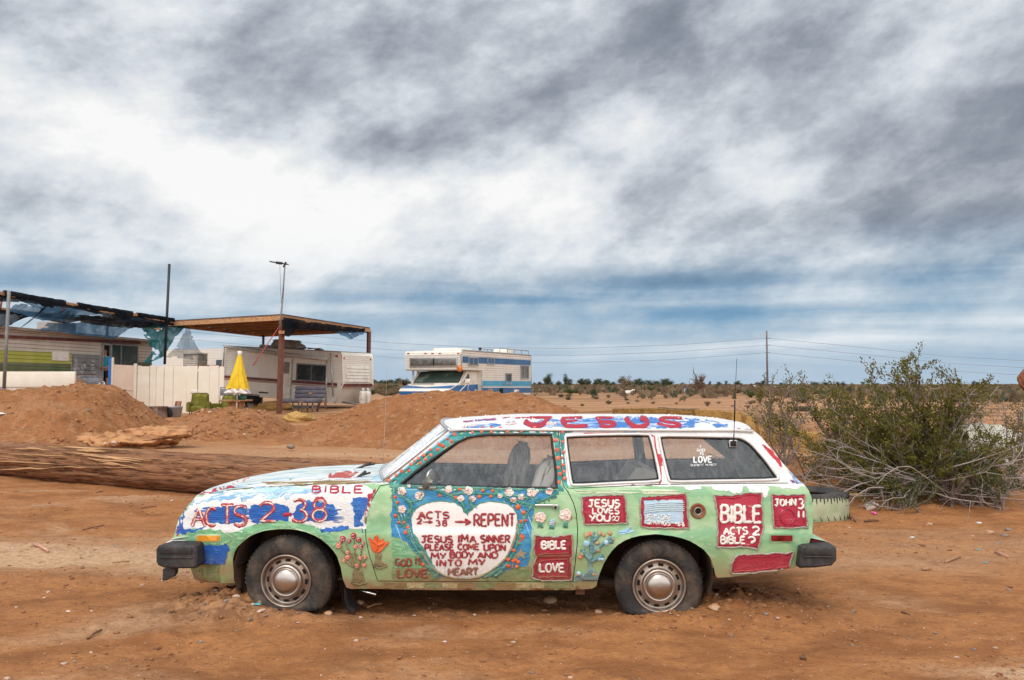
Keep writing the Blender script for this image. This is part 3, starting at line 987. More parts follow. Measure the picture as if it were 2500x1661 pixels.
A_DBLUE = art('door_blue_paint', (0.03, 0.22, 0.46), (0.08, 0.33, 0.50), .45, .7, third=(0.09, 0.34, 0.34))
A_RED = art('crimson_paint', (0.40, 0.018, 0.045), (0.50, 0.07, 0.10), .52, .72, third=(0.27, 0.02, 0.03))
A_REDB = art('bright_red_paint', (0.56, 0.03, 0.045), (0.42, 0.015, 0.03))
A_REDW = art('scrubbed_red_paint', (0.42, 0.02, 0.05), (0.60, 0.28, 0.28), .55, .70)
A_TEAL = art('teal_paint', (0.020, 0.20, 0.195), (0.07, 0.34, 0.34), .46, .60, third=(0.30, 0.55, 0.52), tlo=.64, thi=.70)
A_VINE = art('vine_green_paint', (0.055, 0.24, 0.20), (0.14, 0.36, 0.28), .45, .6)
A_OLIVE = art('olive_paint', (0.17, 0.25, 0.10), (0.28, 0.33, 0.15))
A_GREEN = art('leaf_green_paint', (0.16, 0.40, 0.20), (0.30, 0.55, 0.32))
A_PALEG = art('pale_green_paint', (0.45, 0.66, 0.44), (0.36, 0.56, 0.36))
A_ORANGE = art('orange_paint', (0.74, 0.145, 0.035), (0.66, 0.08, 0.03), third=(0.82, 0.30, 0.12))
A_CORAL = art('coral_paint', (0.72, 0.20, 0.12), (0.60, 0.10, 0.05))
A_PINK = art('blossom_paint', (0.80, 0.62, 0.57), (0.78, 0.74, 0.66), third=(0.62, 0.20, 0.15), tlo=.60, thi=.66)
A_CREAM = art('cream_letter_paint', (0.80, 0.70, 0.58), (0.50, 0.12, 0.10), .47, .56, sc=(26, 26, 30))
A_WLET = art('white_letter_paint', (0.82, 0.78, 0.72), (0.66, 0.52, 0.45), .58, .72)
A_RUSTD = art('dull_red_paint', (0.28, 0.05, 0.035), (0.22, 0.09, 0.04))
A_BROWN = art('brown_paint', (0.30, 0.20, 0.08), (0.20, 0.14, 0.055), third=(0.36, 0.30, 0.12))
A_STEM = art('stem_paint', (0.20, 0.17, 0.08), (0.30, 0.24, 0.12))
A_HOOD = art('brushed_hood_paint', (0.40, 0.55, 0.66), (0.74, 0.77, 0.75), .42, .54, sc=(3.0, 16, 22), third=(0.42, 0.52, 0.42), tlo=.54, thi=.62)
A_GREYR = art('ridge_paint', (0.34, 0.36, 0.30), (0.40, 0.22, 0.18))
A_VIOLET = art('violet_paint', (0.22, 0.10, 0.30), (0.42, 0.03, 0.13))
M_BLACK = mat('black_rubber', (0.022, 0.022, 0.024), 0.6, vcol=(0.06, 0.05, 0.05), vscale=9, bump=0.3, dirt=0.35, dirtcol=(0.16, 0.12, 0.09))
M_GASK = mat('dark_gasket', (0.012, 0.013, 0.015), 0.5)
M_DARK = mat('dark_cavity', (0.010, 0.009, 0.008), 0.9)
M_CHROME = mat('chrome', (0.78, 0.78, 0.78), 0.22, 1.0, dirt=0.25)
M_STEEL = mat('dusty_steel', (0.40, 0.34, 0.29), 0.42, 0.85, vcol=(0.30, 0.24, 0.20), vscale=6, dirt=0.55, dirtcol=(0.27, 0.17, 0.105))
M_HUB = mat('brushed_hubcap', (0.52, 0.47, 0.43), 0.33, 1.0, vcol=(0.40, 0.34, 0.30), vscale=5, dirt=0.25, dirtcol=(0.30, 0.20, 0.13))
M_TYRE = mat('old_tyre', (0.024, 0.022, 0.021), 0.85, vcol=(0.075, 0.060, 0.050), vscale=9, vlo=.50, vhi=.70, bump=0.6, bscale=60, dirt=0.42, dirtcol=(0.19, 0.125, 0.085), dscale=7)
M_SEAT = mat('seat_cloth', (0.62, 0.57, 0.50), 0.85, vcol=(0.70, 0.64, 0.56), vscale=5, bump=0.3)
M_SEAT2 = mat('seat_vinyl_tan', (0.74, 0.66, 0.55), 0.7, vcol=(0.78, 0.70, 0.60), vscale=4)
M_TRIM = mat('interior_vinyl', (0.085, 0.112, 0.145), 0.6, vcol=(0.12, 0.15, 0.185), vscale=5)
M_FRAME = mat('window_bright_frame', (0.74, 0.73, 0.72), 0.35, 0.3, dirt=0.2)
M_UNDER = mat('rusty_underbody', (0.075, 0.045, 0.03), 0.9, vcol=(0.16, 0.075, 0.04), vscale=6)
def glass_mat(name, tint, dust, dust_glare_col=(0.48, 0.46, 0.44), gloss=0.10):
 """dusty window glass: see-through, faintly reflecting, with a streaky film: dust on side glass, painted sky glare on the windscreen"""
 m = bpy.data.materials.new(name)
 m.use_nodes = True
 t = NT(m.node_tree)
 t.n.clear()
 out = t.node('ShaderNodeOutputMaterial')
 oc = t.node('ShaderNodeTexCoord').outputs['Object']
 n = t.noise(t.scale_vec(oc, (38, 38, 3)), 1.0, 5, 0.65, 0.3)
 n2 = t.noise(oc, 3.0, 5, 0.6, 0.5)
 z = t.sep(oc)[2]
 tr = t.node('ShaderNodeBsdfTransparent'); tr.inputs[0].default_value = (*tint, 1)
 gl = t.node('ShaderNodeBsdfGlossy'); gl.inputs['Roughness'].default_value = 0.04; gl.inputs['Color'].default_value = (.9, .95, 1, 1)
 df = t.node('ShaderNodeBsdfDiffuse'); df.inputs[0].default_value = (*dust_glare_col, 1)
 fr = t.node('ShaderNodeFresnel'); fr.inputs[0].default_value = 1.45
 m1 = t.node('ShaderNodeMixShader')
 t.l.new(t.math('ADD', t.math('MULTIPLY', fr.outputs[0], 1.0), gloss * 0.3), m1.inputs[0])
 t.l.new(tr.outputs[0], m1.inputs[1]); t.l.new(gl.outputs[0], m1.inputs[2])
 m2 = t.node('ShaderNodeMixShader')
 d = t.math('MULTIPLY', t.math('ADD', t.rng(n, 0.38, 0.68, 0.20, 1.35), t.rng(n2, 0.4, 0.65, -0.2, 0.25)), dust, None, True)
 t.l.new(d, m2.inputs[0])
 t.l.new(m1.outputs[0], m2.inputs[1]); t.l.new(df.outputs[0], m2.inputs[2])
 t.l.new(m2.outputs[0], out.inputs[0])
 return m
M_GLASS = glass_mat('dusty_window_glass', (0.92, 0.94, 0.96), 0.105, (0.46, 0.48, 0.50))
M_WSCR = glass_mat('windscreen_glass', (0.80, 0.86, 0.86), 0.80, (0.84, 0.85, 0.86), 1.8)  # pale film paints the bright sky reflection into the windscreen
# ---- body shell: near and far flanks, tail, nose, floor, arches
mb = MB()
mb_near = flank([out_l, door_hole, win1_l, win2_l], .035)
nv = len(mb_near.v)
mb.add(mb_near.v, mb_near.f, 0, True)
far = flank([out_l, door_hole, win1_l, win2_l], .05, W=CAR_W)
mb.add(far.v, far.f, 0, True)
def loft(edge, n, cy=0.0, cz=0.0, cx=0.0, expo=2.0, czs=None, cxs=None, W=CAR_W, t0=0.0, t1=1.0):
 """rows across the car from near-edge points (x, y, z) to their mirror points, crowned in z and x"""
 rows = []
 for i, (x, y, z) in enumerate(edge):
  row = []
  hz_ = czs[i] if czs else cz
  hx_ = cxs[i] if cxs else cx
  for k in range(n + 1):
   t = t0 + (t1 - t0) * (0.5 - 0.5 * math.cos(math.pi * k / n))
   b = 1 - abs(2 * t - 1) ** expo
   row.append((x + hx_ * (1 - abs(2 * t - 1) ** 2.0), y + (W - 2 * y) * t, z + hz_ * b))
  rows.append(row)
 return rows
def edge3(px, off=0.0):
 return [(x, S(x, z) + off, z) for x, z in poly_local(px)]
tail_e = edge3(TAIL)
gate_lo = tail_e[4:]
mb.grid(loft(gate_lo, 20, cx=.03))                                   # tail below the rear window
# rear window surround
tw = edge3([GUTTER[-1]] + TAIL[:5])
mb.grid(loft(tw, 4, cx=.03, t0=0, t1=.10)); mb.grid(loft(tw, 4, cx=.03, t0=.90, t1=1.0))
# nose panel with grille opening behind it
nose_e = edge3([(478, 1212), (474, 1218), (453, 1242), (437, 1266), (429, 1292), (423, 1311), (422, 1319), (434, 1328), (452, 1360), (466, 1390), (474, 1414), (491, 1421)])
mb.grid(loft(nose_e, 20, cx=-.03))
# floor pan and sills
fl = [(-1.9, .2, .20), (1.9, .2, .23)]
mb.grid([[(x, .10, .21), (x, CAR_W - .10, .21)] for x in np.linspace(-1.05, .62, 5)], 1)
mb.grid([[(x, .10, .36), (x, CAR_W - .10, .36)] for x in np.linspace(1.40, 2.0, 4)], 1)
mb.grid([[(x, .10, .30), (x, CAR_W - .10, .30)] for x in np.linspace(-1.95, -1.70, 3)], 1)
mb.grid([[(.62, .5, .21), (.62, CAR_W - .5, .21)], [(.62, .5, .52), (.62, CAR_W - .5, .52)], [(1.45, .5, .52), (1.45, CAR_W - .5, .52)]], 1)
body = mb.build('body', [M_BODY, M_UNDER], car, fixn=False)
# ---- wheel arches
WHL = []
for (px, py, rpx) in ((697, 1420, 110), (1610, 1432, 109)):
 p = onplane(px, py, .03)
 WHL.append((p.x, p.z))
WR = .293
for side in (0, 1):
 for k, (wx, wz) in enumerate(WHL):
  mb = MB()
  cx_, cz_ = (onside(702, 1395) if k == 0 else onside(1602, 1405))
  r_ = .362
  rows = []
  for i in range(19):
   a = math.pi * (-0.12 + 1.24 * i / 18)
   rows.append([(cx_ + r_ * math.cos(a), y if side == 0 else CAR_W - y, cz_ + r_ * math.sin(a) * .98) for y in (.045, .30, .52)])
  mb.grid(rows)
  mb.add([(rows[i][2]) for i in range(19)], [tuple(range(19))])
  mb.build('wheel_arch', M_UNDER, body)
# ---- hood, cowl, roof, windscreen, rear window
hood_e = edge3(HOOD_SEAM, .004)
hmb = MB()
hmb.grid(loft(hood_e, 26, czs=[.012, .018, .024, .028, .026, .020, .014], cxs=[-.05, -.03, 0, 0, 0, 0, 0], expo=3.0))
hood = hmb.build('hood', A_HOOD, car)
cw = [hood_e[-1], edge3([(917, 1181)])[0], edge3([(938, 1177)])[0]]
cmb = MB()
cmb.grid(loft(cw, 26, czs=[.014, .022, .035], cxs=[0, -.05, -.13], expo=2.5))
cowl = cmb.build('cowl', A_SKYB, car)
ws_e = edge3([(940, 1177), (980, 1144), (1020, 1112), (1060, 1080), (1097, 1050)])
wmb = MB()
wmb.grid(loft(ws_e, 26, czs=[.035, .035, .035, .035, .036], cxs=[-.13, -.125, -.12, -.115, -.11]))
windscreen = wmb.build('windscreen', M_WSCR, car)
fmb = MB()
row_b = loft([ws_e[0]], 26, cz=.040, cx=-.133)[0]
row_t = loft([ws_e[-1]], 26, cz=.040, cx=-.113)[0]
fmb.tube(row_b, .013, 8); fmb.tube(row_t, .014, 8)
for e in (ws_e, [(x, CAR_W - y, z) for x, y, z in ws_e]):
 fmb.tube([(x - .012, y, z + .006) for x, y, z in e], .012, 8)
fmb.build('windscreen_trim', M_CHROME, windscreen)
gut_e = edge3(GUTTER, -.004)
rmb = MB()
ge = []
for a, b in zip(gut_e, gut_e[1:]):
 for j in range(4): ge.append(tuple(a[q] + (b[q] - a[q]) * j / 4 for q in range(3)))
ge.append(gut_e[-1])
gx0, gx1 = ge[0][0], ge[-1][0]
czs = [.040 + .038 * cl01((x - gx0) / .45) ** .8 - .045 * cl01((x - (gx1 - .55)) / .55) ** 2 for x, y, z in ge]
cxs = [-.113 * cl01(1 - (x - gx0) / .35) + .03 * cl01((x - (gx1 - .2)) / .2) for x, y, z in ge]
rows = loft(ge, 34, czs=czs, cxs=cxs, expo=2.4)
rmb.grid(rows)
rmb.grid([[(x, y, z - .03) for x, y, z in r] for r in rows], 1)
roof = rmb.build('roof', [A_WHITE, M_TRIM], car)
for sgn in (0, 1):
 dmb = MB()
 dmb.tube([(x, (y - .010 if sgn == 0 else CAR_W - y + .010), z - .004) for x, y, z in gut_e], .010, 6)
 dmb.build('drip_rail', A_WHITE, roof)
gmb = MB()
gmb.grid(loft(tw, 10, cx=.026, t0=.10, t1=.90))
gmb.build('rear_window', M_GLASS, car)
# ---- doors and side glass
def mirrored(mb):
 return mb
def glass_fun(x, z): return S(x, .84) + .43 * (z - .84)
def make_door(W=None):
 st = .03 if W is None else .05
 dl = resample(inset(door_l, .0025), st)
 mbd = flank([dl, resample(glass_l, st)], st, off=.0015, W=W, depth=.03)
 d = mbd.build('door', M_DOOR, car, fixn=False)
 gm = flank([inset(glass_l, -.006)], .06, off=-.018, depth=0, W=W, fun=glass_fun, smooth=False)
 gm.build('window_glass', M_GLASS, d, fixn=False)
 km = MB()
 lp = resample(inset(glass_l, .004), .03)
 pts = [(x, S(x, z) - .001, z) for x, z in lp]
 if W is not None: pts = [(x, W - y, z) for x, y, z in pts]
 km.tube(pts + [pts[0]], .009, 6, cap=False)
 km.build('window_seal', M_GASK, d)
 return d
door = make_door()
door2 = make_door(CAR_W)
def side_window(lp, W, gap):
 w_ = MB()
 rs_ = resample(lp, .03)
 pts = [(x, S(x, z) - .003, z) for x, z in rs_]
 if W is not None: pts = [(x, W - y, z) for x, y, z in pts]
 w_.tube(pts + pts[:2], .010, 6, cap=False)
 fr = w_.build('side_window', M_FRAME, car)
 k = MB()
 rs2 = resample(inset(lp, .011), .03)
 pts = [(x, S(x, z) + .006, z) for x, z in rs2]
 if W is not None: pts = [(x, W - y, z) for x, y, z in pts]
 k.tube(pts + pts[:2], .008, 6, cap=False)
 k.build('window_seal', M_GASK, fr)
 g = flank([inset(lp, .002)], .06, off=-.014, depth=0, W=W, fun=glass_fun, smooth=False)
 g.build('window_glass', M_GLASS, fr, fixn=False)
 return fr
for W in (None, CAR_W):
 sw1 = side_window(win1_l, W, 0)
 sw2 = side_window(win2_l, W, 0)
 if W is None: near_cargo = sw2
# ---- interior
def trim_fun(x, z): return S(x, z) + .055
imb = flank([[(-.72, .22), (.60, .22), (.62, .50), (1.4, .55), (1.93, .50), (1.9, .78), (1.42, 1.17), (-.2, 1.17), (-.38, 1.12), (-.82, .80)],
             inset(glass_l, -.004), inset(win1_l, -.002), inset(win2_l, -.002)], .03, W=CAR_W, depth=0, fun=trim_fun)
imb.build('interior_trim', M_TRIM, car, fixn=False)
imb = flank([[(-.72, .22), (.60, .22), (.62, .50), (1.4, .55), (1.93, .50), (1.9, .79), (-.82, .79)]], .1, depth=0, fun=trim_fun)
imb.build('interior_trim', M_TRIM, car, fixn=False)
mb = MB()
mb.rbox((-.60, CAR_W / 2, .70), (.34, CAR_W - .22, .24), .05, 3)
mb.build('dashboard', M_TRIM, car)
def seat(x0, y0, lean, top, m_, wid=.46, th=.13, base=.42):
 r_ = empty_part = None
 sm = MB()
 sm.rbox((x0 - .24, y0, base - .02), (.50, wid, .17), .06, 4)
 so_ = sm.build('seat', m_, car)
 bmx = MB()
 Hh = (top - base + .05) / math.cos(lean)
 bm_ = bmesh.new()
 bmesh.ops.create_cube(bm_, size=1.0)
 bmesh.ops.subdivide_edges(bm_, edges=bm_.edges[:], cuts=5, use_grid_fill=True)
 for v in bm_.verts:
  x, y, z = v.co
  taper = 1 - .42 * max(0, z + .0) ** 1.5 * 2
  rnd = (1 - (abs(y) * 2) ** 4 * .35) * (1 - (max(0, z - .3) / .2) ** 3 * .22)
  v.co = Vector((x * th * rnd * 1.15, y * wid * taper, z * Hh))
 bmesh.ops.bevel(bm_, geom=[e for e in bm_.edges if len(e.link_faces) == 2 and e.calc_face_angle(0) > .6], offset=.045, segments=4, affect='EDGES')
 bm_.transform(Matrix.Translation((x0, y0, base - .05)) @ Matrix.Rotation(lean, 4, 'Y') @ Matrix.Translation((0, 0, Hh / 2)))
 bmx.bm(bm_, 0, True)
 bmx.build('backrest', m_, so_)
 return so_
pA = onplane(1255, 1195, 1.15); pB = onplane(1290, 1195, .48); pC = onplane(1545, 1180, .8)
seat(onplane(1240, 1200, 1.15).x - .03, 1.15, .22, 1.035, M_SEAT, .46, .145)
seat(onplane(1296, 1200, .48).x - .03, .48, .30, .975, M_SEAT2, .46, .155)
mb = MB()
pr = onplane(1530, 1130, 1.0)
pp = [(-.16, .62), (-.04, .80), (.03, .895), (.075, .90), (.16, .865), (.36, .75), (.42, .62)]
mb.prism([(pr.x + a, b) for a, b in pp], Matrix.Translation((0, .62, 0)), .62)
mb.build('rear_seat', M_SEAT2, car)
mb = MB()
tcs = onplane(1065, 1160, .42)
tor = []
for i in range(24):
 a = 2 * math.pi * i / 24
 tor.append(Vector((tcs.x - .03 + .06 * math.sin(a) * .0 + .07 * math.sin(a), .42 + .18 * math.cos(a), .76 + .15 * math.sin(a))))
mb.tube(tor + tor[:2], .013, 6, cap=False)
mb.tube([(tcs.x - .03, .42, .76), (tcs.x - .25, .42, .68)], .02, 6)
mb.build('steering_wheel', M_GASK, car)
# ---- wheels
def make_wheel(x, y, z, side, steer=0.0, rz=0.0, tk=1.0):
 M = Matrix.Translation((x, y, z)) @ Matrix.Rotation(steer, 4, 'Z') @ Matrix.Rotation(rz, 4, 'Y')
 if side: M = M @ Matrix.Rotation(math.pi, 4, 'Z')
 wd = .175
 prof = [(.168, .014), (.175, -.004), (.192, -.010), (.215, -.013), (.245, -.010), (.268, .002), (.284, .020), (.291, .034), (.2935, .06), (.2935, wd - .06), (.291, wd - .034), (.284, wd - .02), (.262, wd), (.215, wd + .01), (.175, wd - .004), (.168, wd - .02)]
 prof = [(r_ if r_ < .20 else .20 + (r_ - .20) * tk, h_) for r_, h_ in prof]
 t_ = MB()
 t_.lathe(prof, 72, M, 0, True, 'Y')
 zf_ = -.178 if not side else -.23
 v2 = []
 for (vx, vy, vz) in t_.v:
  dz_ = vz - z
  if dz_ < zf_:
   k_ = zf_ - dz_
   vz = z + zf_ - k_ * .12
   vy += (-.55 if vy < y + wd * .5 else .45) * k_ * (1 if not side else -1)
   vx += (vx - x) * k_ * .6
  elif dz_ < zf_ + .09:
   b_ = 1 - (dz_ - zf_) / .09
   vy += (-.032 if vy < y + wd * .5 else .032) * b_ * b_ * (1 if not side else -1)
  v2.append((vx, vy, vz))
 t_.v = v2
 wh = t_.build('wheel', M_TYRE, car)
 # tread ribs cut across the shoulder
 tr = MB()
 for k in range(64):
  a = 2 * math.pi * k / 64
  if math.sin(a) > .45: continue
  for (yy, w_) in ((.048, .04), (wd - .048, .04)):
   m2 = M @ Matrix.Rotation(a, 4, 'Y') @ Matrix.Translation((.20 + .0915 * tk, yy, 0)) @ Matrix.Rotation(.25, 4, 'X')
   tr.box(None, (.009, w_, .017), M=m2)
 tr.build('tread', M_TYRE, wh)
 r2 = MB()
 r2.lathe([(.168, .016), (.172, .002), (.170, -.006), (.164, -.010), (.158, -.006), (.154, .006), (.150, .020), (.144, .026), (.128, .022), (.116, .014), (.108, .010), (.104, .014), (.102, .020), (.100, .03)], 60, M, 0, True, 'Y')
 for k in range(12):
  a = 2 * math.pi * (k + .5) / 12
  pts = []
  sl = MB()
  n_ = 8
  P = []
  for rr_ in (.122, .138):
   P.append([M @ Vector((rr_ * math.cos(a + (j / n_ - .5) * .26), (.0155 if rr_ < .13 else .0215), rr_ * math.sin(a + (j / n_ - .5) * .26))) for j in range(n_ + 1)])
  r2.grid(P, 1, False)
 rim = r2.build('rim', [M_STEEL, M_DARK], wh, fixn=False)
 h = MB()
 h.lathe([(.108, .012), (.107, .000), (.103, -.008), (.096, -.012), (.088, -.011), (.084, -.008), (.082, -.010), (.079, -.018), (.068, -.030), (.048, -.038), (.024, -.042), (.0005, -.043)], 48, M, 0, True, 'Y')
 h.build('hubcap', M_HUB, wh)
 return wh
(fx, fz), (bx, bz) = WHL
make_wheel(fx, .040, fz, 0, R(-4), .3, .95)
make_wheel(bx, .045, bz, 0, 0, .9, .84)
make_wheel(fx, CAR_W - .045, fz, 1, R(-4), 1.3)
make_wheel(bx, CAR_W - .045, bz, 1, 0, 2.2, .84)
mb = MB()
mb.tube([(bx, .25, bz), (bx, CAR_W - .25, bz)], .05, 10)
for yy in (.34, CAR_W - .34):
 mb.tube([(bx - .62, yy, .22), (bx - .3, yy, .17), (bx, yy, .15), (bx + .3, yy, .20), (bx + .6, yy, .30)], .025, 6)
mb.box((bx - .50, .16, .19), (.06, .10, .12))
mb.tube([(bx - .42, .22, .18), (bx - .12, .22, .17)], .03, 8)
mb.tube([(bx + .05, .55, .24), (bx + .40, .35, .235), (bx + .52, .30, .24)], .02, 8)
mb.build('rear_axle', M_UNDER, car)
# ---- bumpers
def bump_cap(px, ydep, mirror):
 poly = [(onplane(a, b, .0).x, onplane(a, b, .0).z) for a, b in px]
 mbc = MB()
 y0 = -.012
 ins = inset(poly, .012)
 n = len(poly)
 def yy(v): return CAR_W - v if mirror else v
 rows = [[(x, yy(y0), z) for x, z in ins], [(x, yy(y0 + .012), z) for x, z in poly], [(x, yy(y0 + ydep), z) for x, z in poly]]
 vs = [p for r in rows for p in r]
 fs = [(i * n + j, i * n + (j + 1) % n, (i + 1) * n + (j + 1) % n, (i + 1) * n + j) for i in range(2) for j in range(n)]
 fs += [tuple(range(n)), tuple(2 * n + j for j in range(n))]
 mbc.add(vs, fs)
 xs = [p[0] for p in poly]; zs = [p[1] for p in poly]
 zc = sum(zs) / n
 mbc.rbox(((min(xs) + max(xs)) / 2, yy(y0 - .002), zc - .004), (max(xs) - min(xs) - .05, .012, .010), .004, 2)
 mbc.rbox(((min(xs) + max(xs)) / 2 + .0, yy(y0 - .001), max(zs) - .035), (max(xs) - min(xs) - .06, .008, .045), .003, 2)
 return mbc
FB = [(382, 1341), (387, 1333), (400, 1330), (468, 1330), (477, 1334), (480, 1345), (481, 1380), (476, 1388), (440, 1388), (400, 1386), (386, 1380), (382, 1370)]
RB = [(1954, 1345), (1957, 1336), (1966, 1333), (2028, 1332), (2040, 1335), (2042, 1345), (2042, 1368), (2030, 1381), (1990, 1386), (1952, 1387), (1951, 1380)]
for nm, PX, lampcol in (('front', FB, None), ('rear', RB, None)):
 b0 = onplane(*PX[0], 0);
 xs = [onplane(a, b, 0).x for a, b in PX]; zs = [onplane(a, b, 0).z for a, b in PX]
 mb = MB()
 x0, x1 = min(xs), max(xs)
 z0, z1 = min(zs) + .012, max(zs) - .004
 if nm == 'front': xa, xb = x0 + .005, x0 + .13
 else: xa, xb = x1 - .15, x1 - .005
 mb.rbox(((xa + xb) / 2, CAR_W / 2, (z0 + z1) / 2), (xb - xa, CAR_W - .20, z1 - z0), .015, 2)
 # filler between bumper and body
 if nm == 'front': mb.grid([[(xa + .01, y, z1 + .006), (x1 - .02, y, z1 + .045)] for y in (.16, .6, 1.0, CAR_W - .16)], 1)
 else: mb.grid([[(xb - .01, y, z1 + .006), (x0 + .02, y, z1 + .045)] for y in (.12, .6, 1.0, CAR_W - .12)], 1)
 bmpr = mb.build('bumper', [A_WHITE, A_PALEG if nm == 'rear' else A_WHITE], car)
 bump_cap(PX, .15, False).build('bumper_cap', M_BLACK, bmpr)
 bump_cap(PX, .15, True).build('bumper_cap', M_BLACK, bmpr)
 if nm == 'rear':
  mb = MB(); mb.rbox(((xa + xb) / 2 - .01, .40, z1 + .004), (.14, .52, .008), .003, 1)
  mb.build('red_stripe', A_REDB, bmpr)
  mb = MB(); mb.rbox((x1 - .10, .95, z1 + .03), (.09, .10, .07), .02, 2)
  mb.build('bumper_guard', M_BLACK, bmpr)
 else:
  mb = MB(); mb.rbox((x1 - .12, .62, z1 + .03), (.09, .10, .09), .02, 2)
  mb.build('bumper_guard', M_BLACK, bmpr)
# tow hook under the front bumper
mb = MB()
th = [onplane(a, b, .08) for a, b in ((401, 1388), (400, 1416), (410, 1416), (424, 1409), (430, 1400), (431, 1388))]
mb.prism([(p.x, p.z) for p in th], Matrix.Translation((0, .06, 0)), .05)
mb.build('tow_bracket', M_BLACK, car)
# side marker lamps, fuel filler, handle, mirror, mud flap
M_AMBER = mat('amber_lens', (0.72, 0.30, 0.03), 0.25, vcol=(0.55, 0.20, 0.02), vscale=14)
M_REDL = mat('red_lens', (0.22, 0.012, 0.018), 0.25, vcol=(0.14, 0.01, 0.012), vscale=14)
def plate(px, off, dep, m_, name, parent, bev=True):
 lp = poly_local(px)
 f_ = flank([lp], .05, off=off, depth=dep)
 return f_.build(name, m_, parent, fixn=False)
def rrect(x0, y0, x1, y1, r, n=4):
 out = []
 for cx_, cy_, a0 in ((x1 - r, y1 - r, 0), (x0 + r, y1 - r, 90), (x0 + r, y0 + r, 180), (x1 - r, y0 + r, 270)):
  for i in range(n + 1):
   a = R(a0 + 90 * i / n)
   out.append((cx_ + r * math.cos(a), cy_ + r * math.sin(a)))
 return out
f1 = plate(rrect(479, 1304, 540, 1324, 4), .006, .012, A_PALEG, 'side_marker', car)
plate(rrect(482, 1307, 537, 1321, 3), .013, .012, M_AMBER, 'lens', f1)
f2 = plate(rrect(1879, 1303, 1939, 1325, 4), .005, .012, M_BODY, 'side_marker', car)
plate(rrect(1882, 1307, 1934, 1321, 2), .009, .010, M_REDL, 'lens', f2)
fx_, fz_ = onside(1704, 1248)
M4 = Matrix.Translation((fx_, S(fx_, fz_) - .004, fz_))
mb = MB(); mb.lathe([(.050, .006), (.049, -.003), (.045, -.006), (.038, -.004), (.030, .004), (.027, .002)], 28, M4, 0, True, 'Y')
filler = mb.build('fuel_filler', mat('rusty_filler_cup', (0.17, 0.075, 0.04), 0.6, vcol=(0.34, 0.09, 0.04), vscale=22), car)
mb = MB(); mb.lathe([(.028, .004), (.026, -.006), (.021, -.008), (.018, -.002)], 24, M4, 0, True, 'Y')
mb.build('filler_neck', M_STEEL, filler)
mb = MB(); mb.lathe([(.0185, -.001), (.0005, .0)], 20, M4, 0, False, 'Y')
mb.box((fx_, S(fx_, fz_) - .0065, fz_), (.046, .002, .012))
mb.build('filler_opening', M_DARK, filler)
hx, hz_ = onside(1335, 1234)
yh = S(hx, hz_)
mb = MB()
mb.rbox((hx, yh - .018, hz_ + .003), (.155, .016, .014), .006, 3)
mb.lathe([(.016, .0), (.016, -.02), (.010, -.026), (.0005, -.027)], 16, Matrix.Translation((hx + .055, yh, hz_ - .008)), 0, True, 'Y')
hd = mb.build('handle', M_CHROME, door)
mb = MB(); mb.lathe([(.010, -.0275), (.009, -.030), (.0005, -.0305)], 12, Matrix.Translation((hx + .055, yh, hz_ - .008)), 0, True, 'Y')
mb.build('lock', M_GASK, hd)
mx, mz = onside(1043, 1190)
ym = S(mx, mz)
mb = MB()
mb.rbox((mx, ym - .012, mz - .004), (.125, .02, .022), .008, 2)
mb.tube([(mx - .01, ym - .02, mz + .004), (mx + .012, ym - .05, mz + .035), (mx + .035, ym - .085, mz + .062)], [.022, .017, .014], 8)
mir = mb.build('door_mirror', M_STEEL, door)
mb = MB()
Mm = Matrix.Translation((mx + .045, ym - .10, mz + .085)) @ Matrix.Rotation(R(-22), 4, 'Z') @ Matrix.Rotation(R(8), 4, 'Y')
bm = bmesh.new(); bmesh.ops.create_uvsphere(bm, u_segments=20, v_segments=12, radius=1)
for v in bm.verts: v.co = Vector((v.co.x * .026 if v.co.x < 0 else v.co.x * .006, v.co.y * .062, v.co.z * .047))
bm.transform(Mm)
mb.bm(bm, 0, True)
mb.build('mirror_head', M_CHROME, mir)
# mud flap behind the front wheel, loose trim strip
mb = MB()
cl_ = [(829, 1374), (834, 1410), (835, 1440), (833, 1462), (838, 1482), (850, 1494)]
rows = []
for i, (a, b) in enumerate(cl_):
 p = onplane(a, b, .07)
 rows.append([(p.x + .004 * i, y, p.z) for y in (.05, .12, .20, .26)])
mb.grid(rows); mb.grid([[(x + .012, y, z) for x, y, z in r] for r in rows])
mb.build('mud_flap', M_BLACK, car)
p1, p2 = onplane(872, 1440, .10), onplane(918, 1452, .06)
mb = MB(); mb.tube([p1, p2], .007, 6); mb.tube([p1 + Vector((.03, 0, -.001)), p2], .005, 6)
mb.build('hanging_trim', M_CHROME, car)
# wipers, radio aerial, whip aerial on the cargo window
for (a, b, ya) in (((905, 1130), (868, 1147), 1.0), ((893, 1151), (866, 1172), .42)):
 p, q = onplane(*a, ya), onplane(*b, ya - .05)
 mb = MB(); mb.tube([p, q], .010, 6); mb.tube([p + Vector((.02, .05, -.015)), (p + q) / 2], .007, 6)
 mb.build('wiper', M_BLACK, car)
pa_, pb_ = onplane(936, 1118, 1.40), onplane(945, 905, 1.40)
mb = MB(); mb.tube([pa_ - Vector((0, 0, .12)), pa_, pb_], [.004, .0022, .0010], 5)
mb.build('radio_aerial', M_STEEL, car)
wx_, wz_ = onside(1789, 1082)
yb = S(wx_, wz_)
mb = MB()
q0 = Vector((wx_, yb - .020, wz_));
k0, k1, k2, k3 = (onplane(a, b, yb - .03) for a, b in ((1792, 1060), (1793, 1030), (1794, 978), (1799, 876)))
mb.tube([k0, k1], .0022, 5); mb.tube([k1, k2], .0050, 6); mb.tube([k2, k3], .0017, 5)
mb.tube([q0, k0], .004, 5)
wa = mb.build('whip_aerial', M_GASK, car)
mb = MB()
mb.rbox((wx_, yb - .012, wz_ - .002), (.052, .012, .046), .006, 2, mi=0)
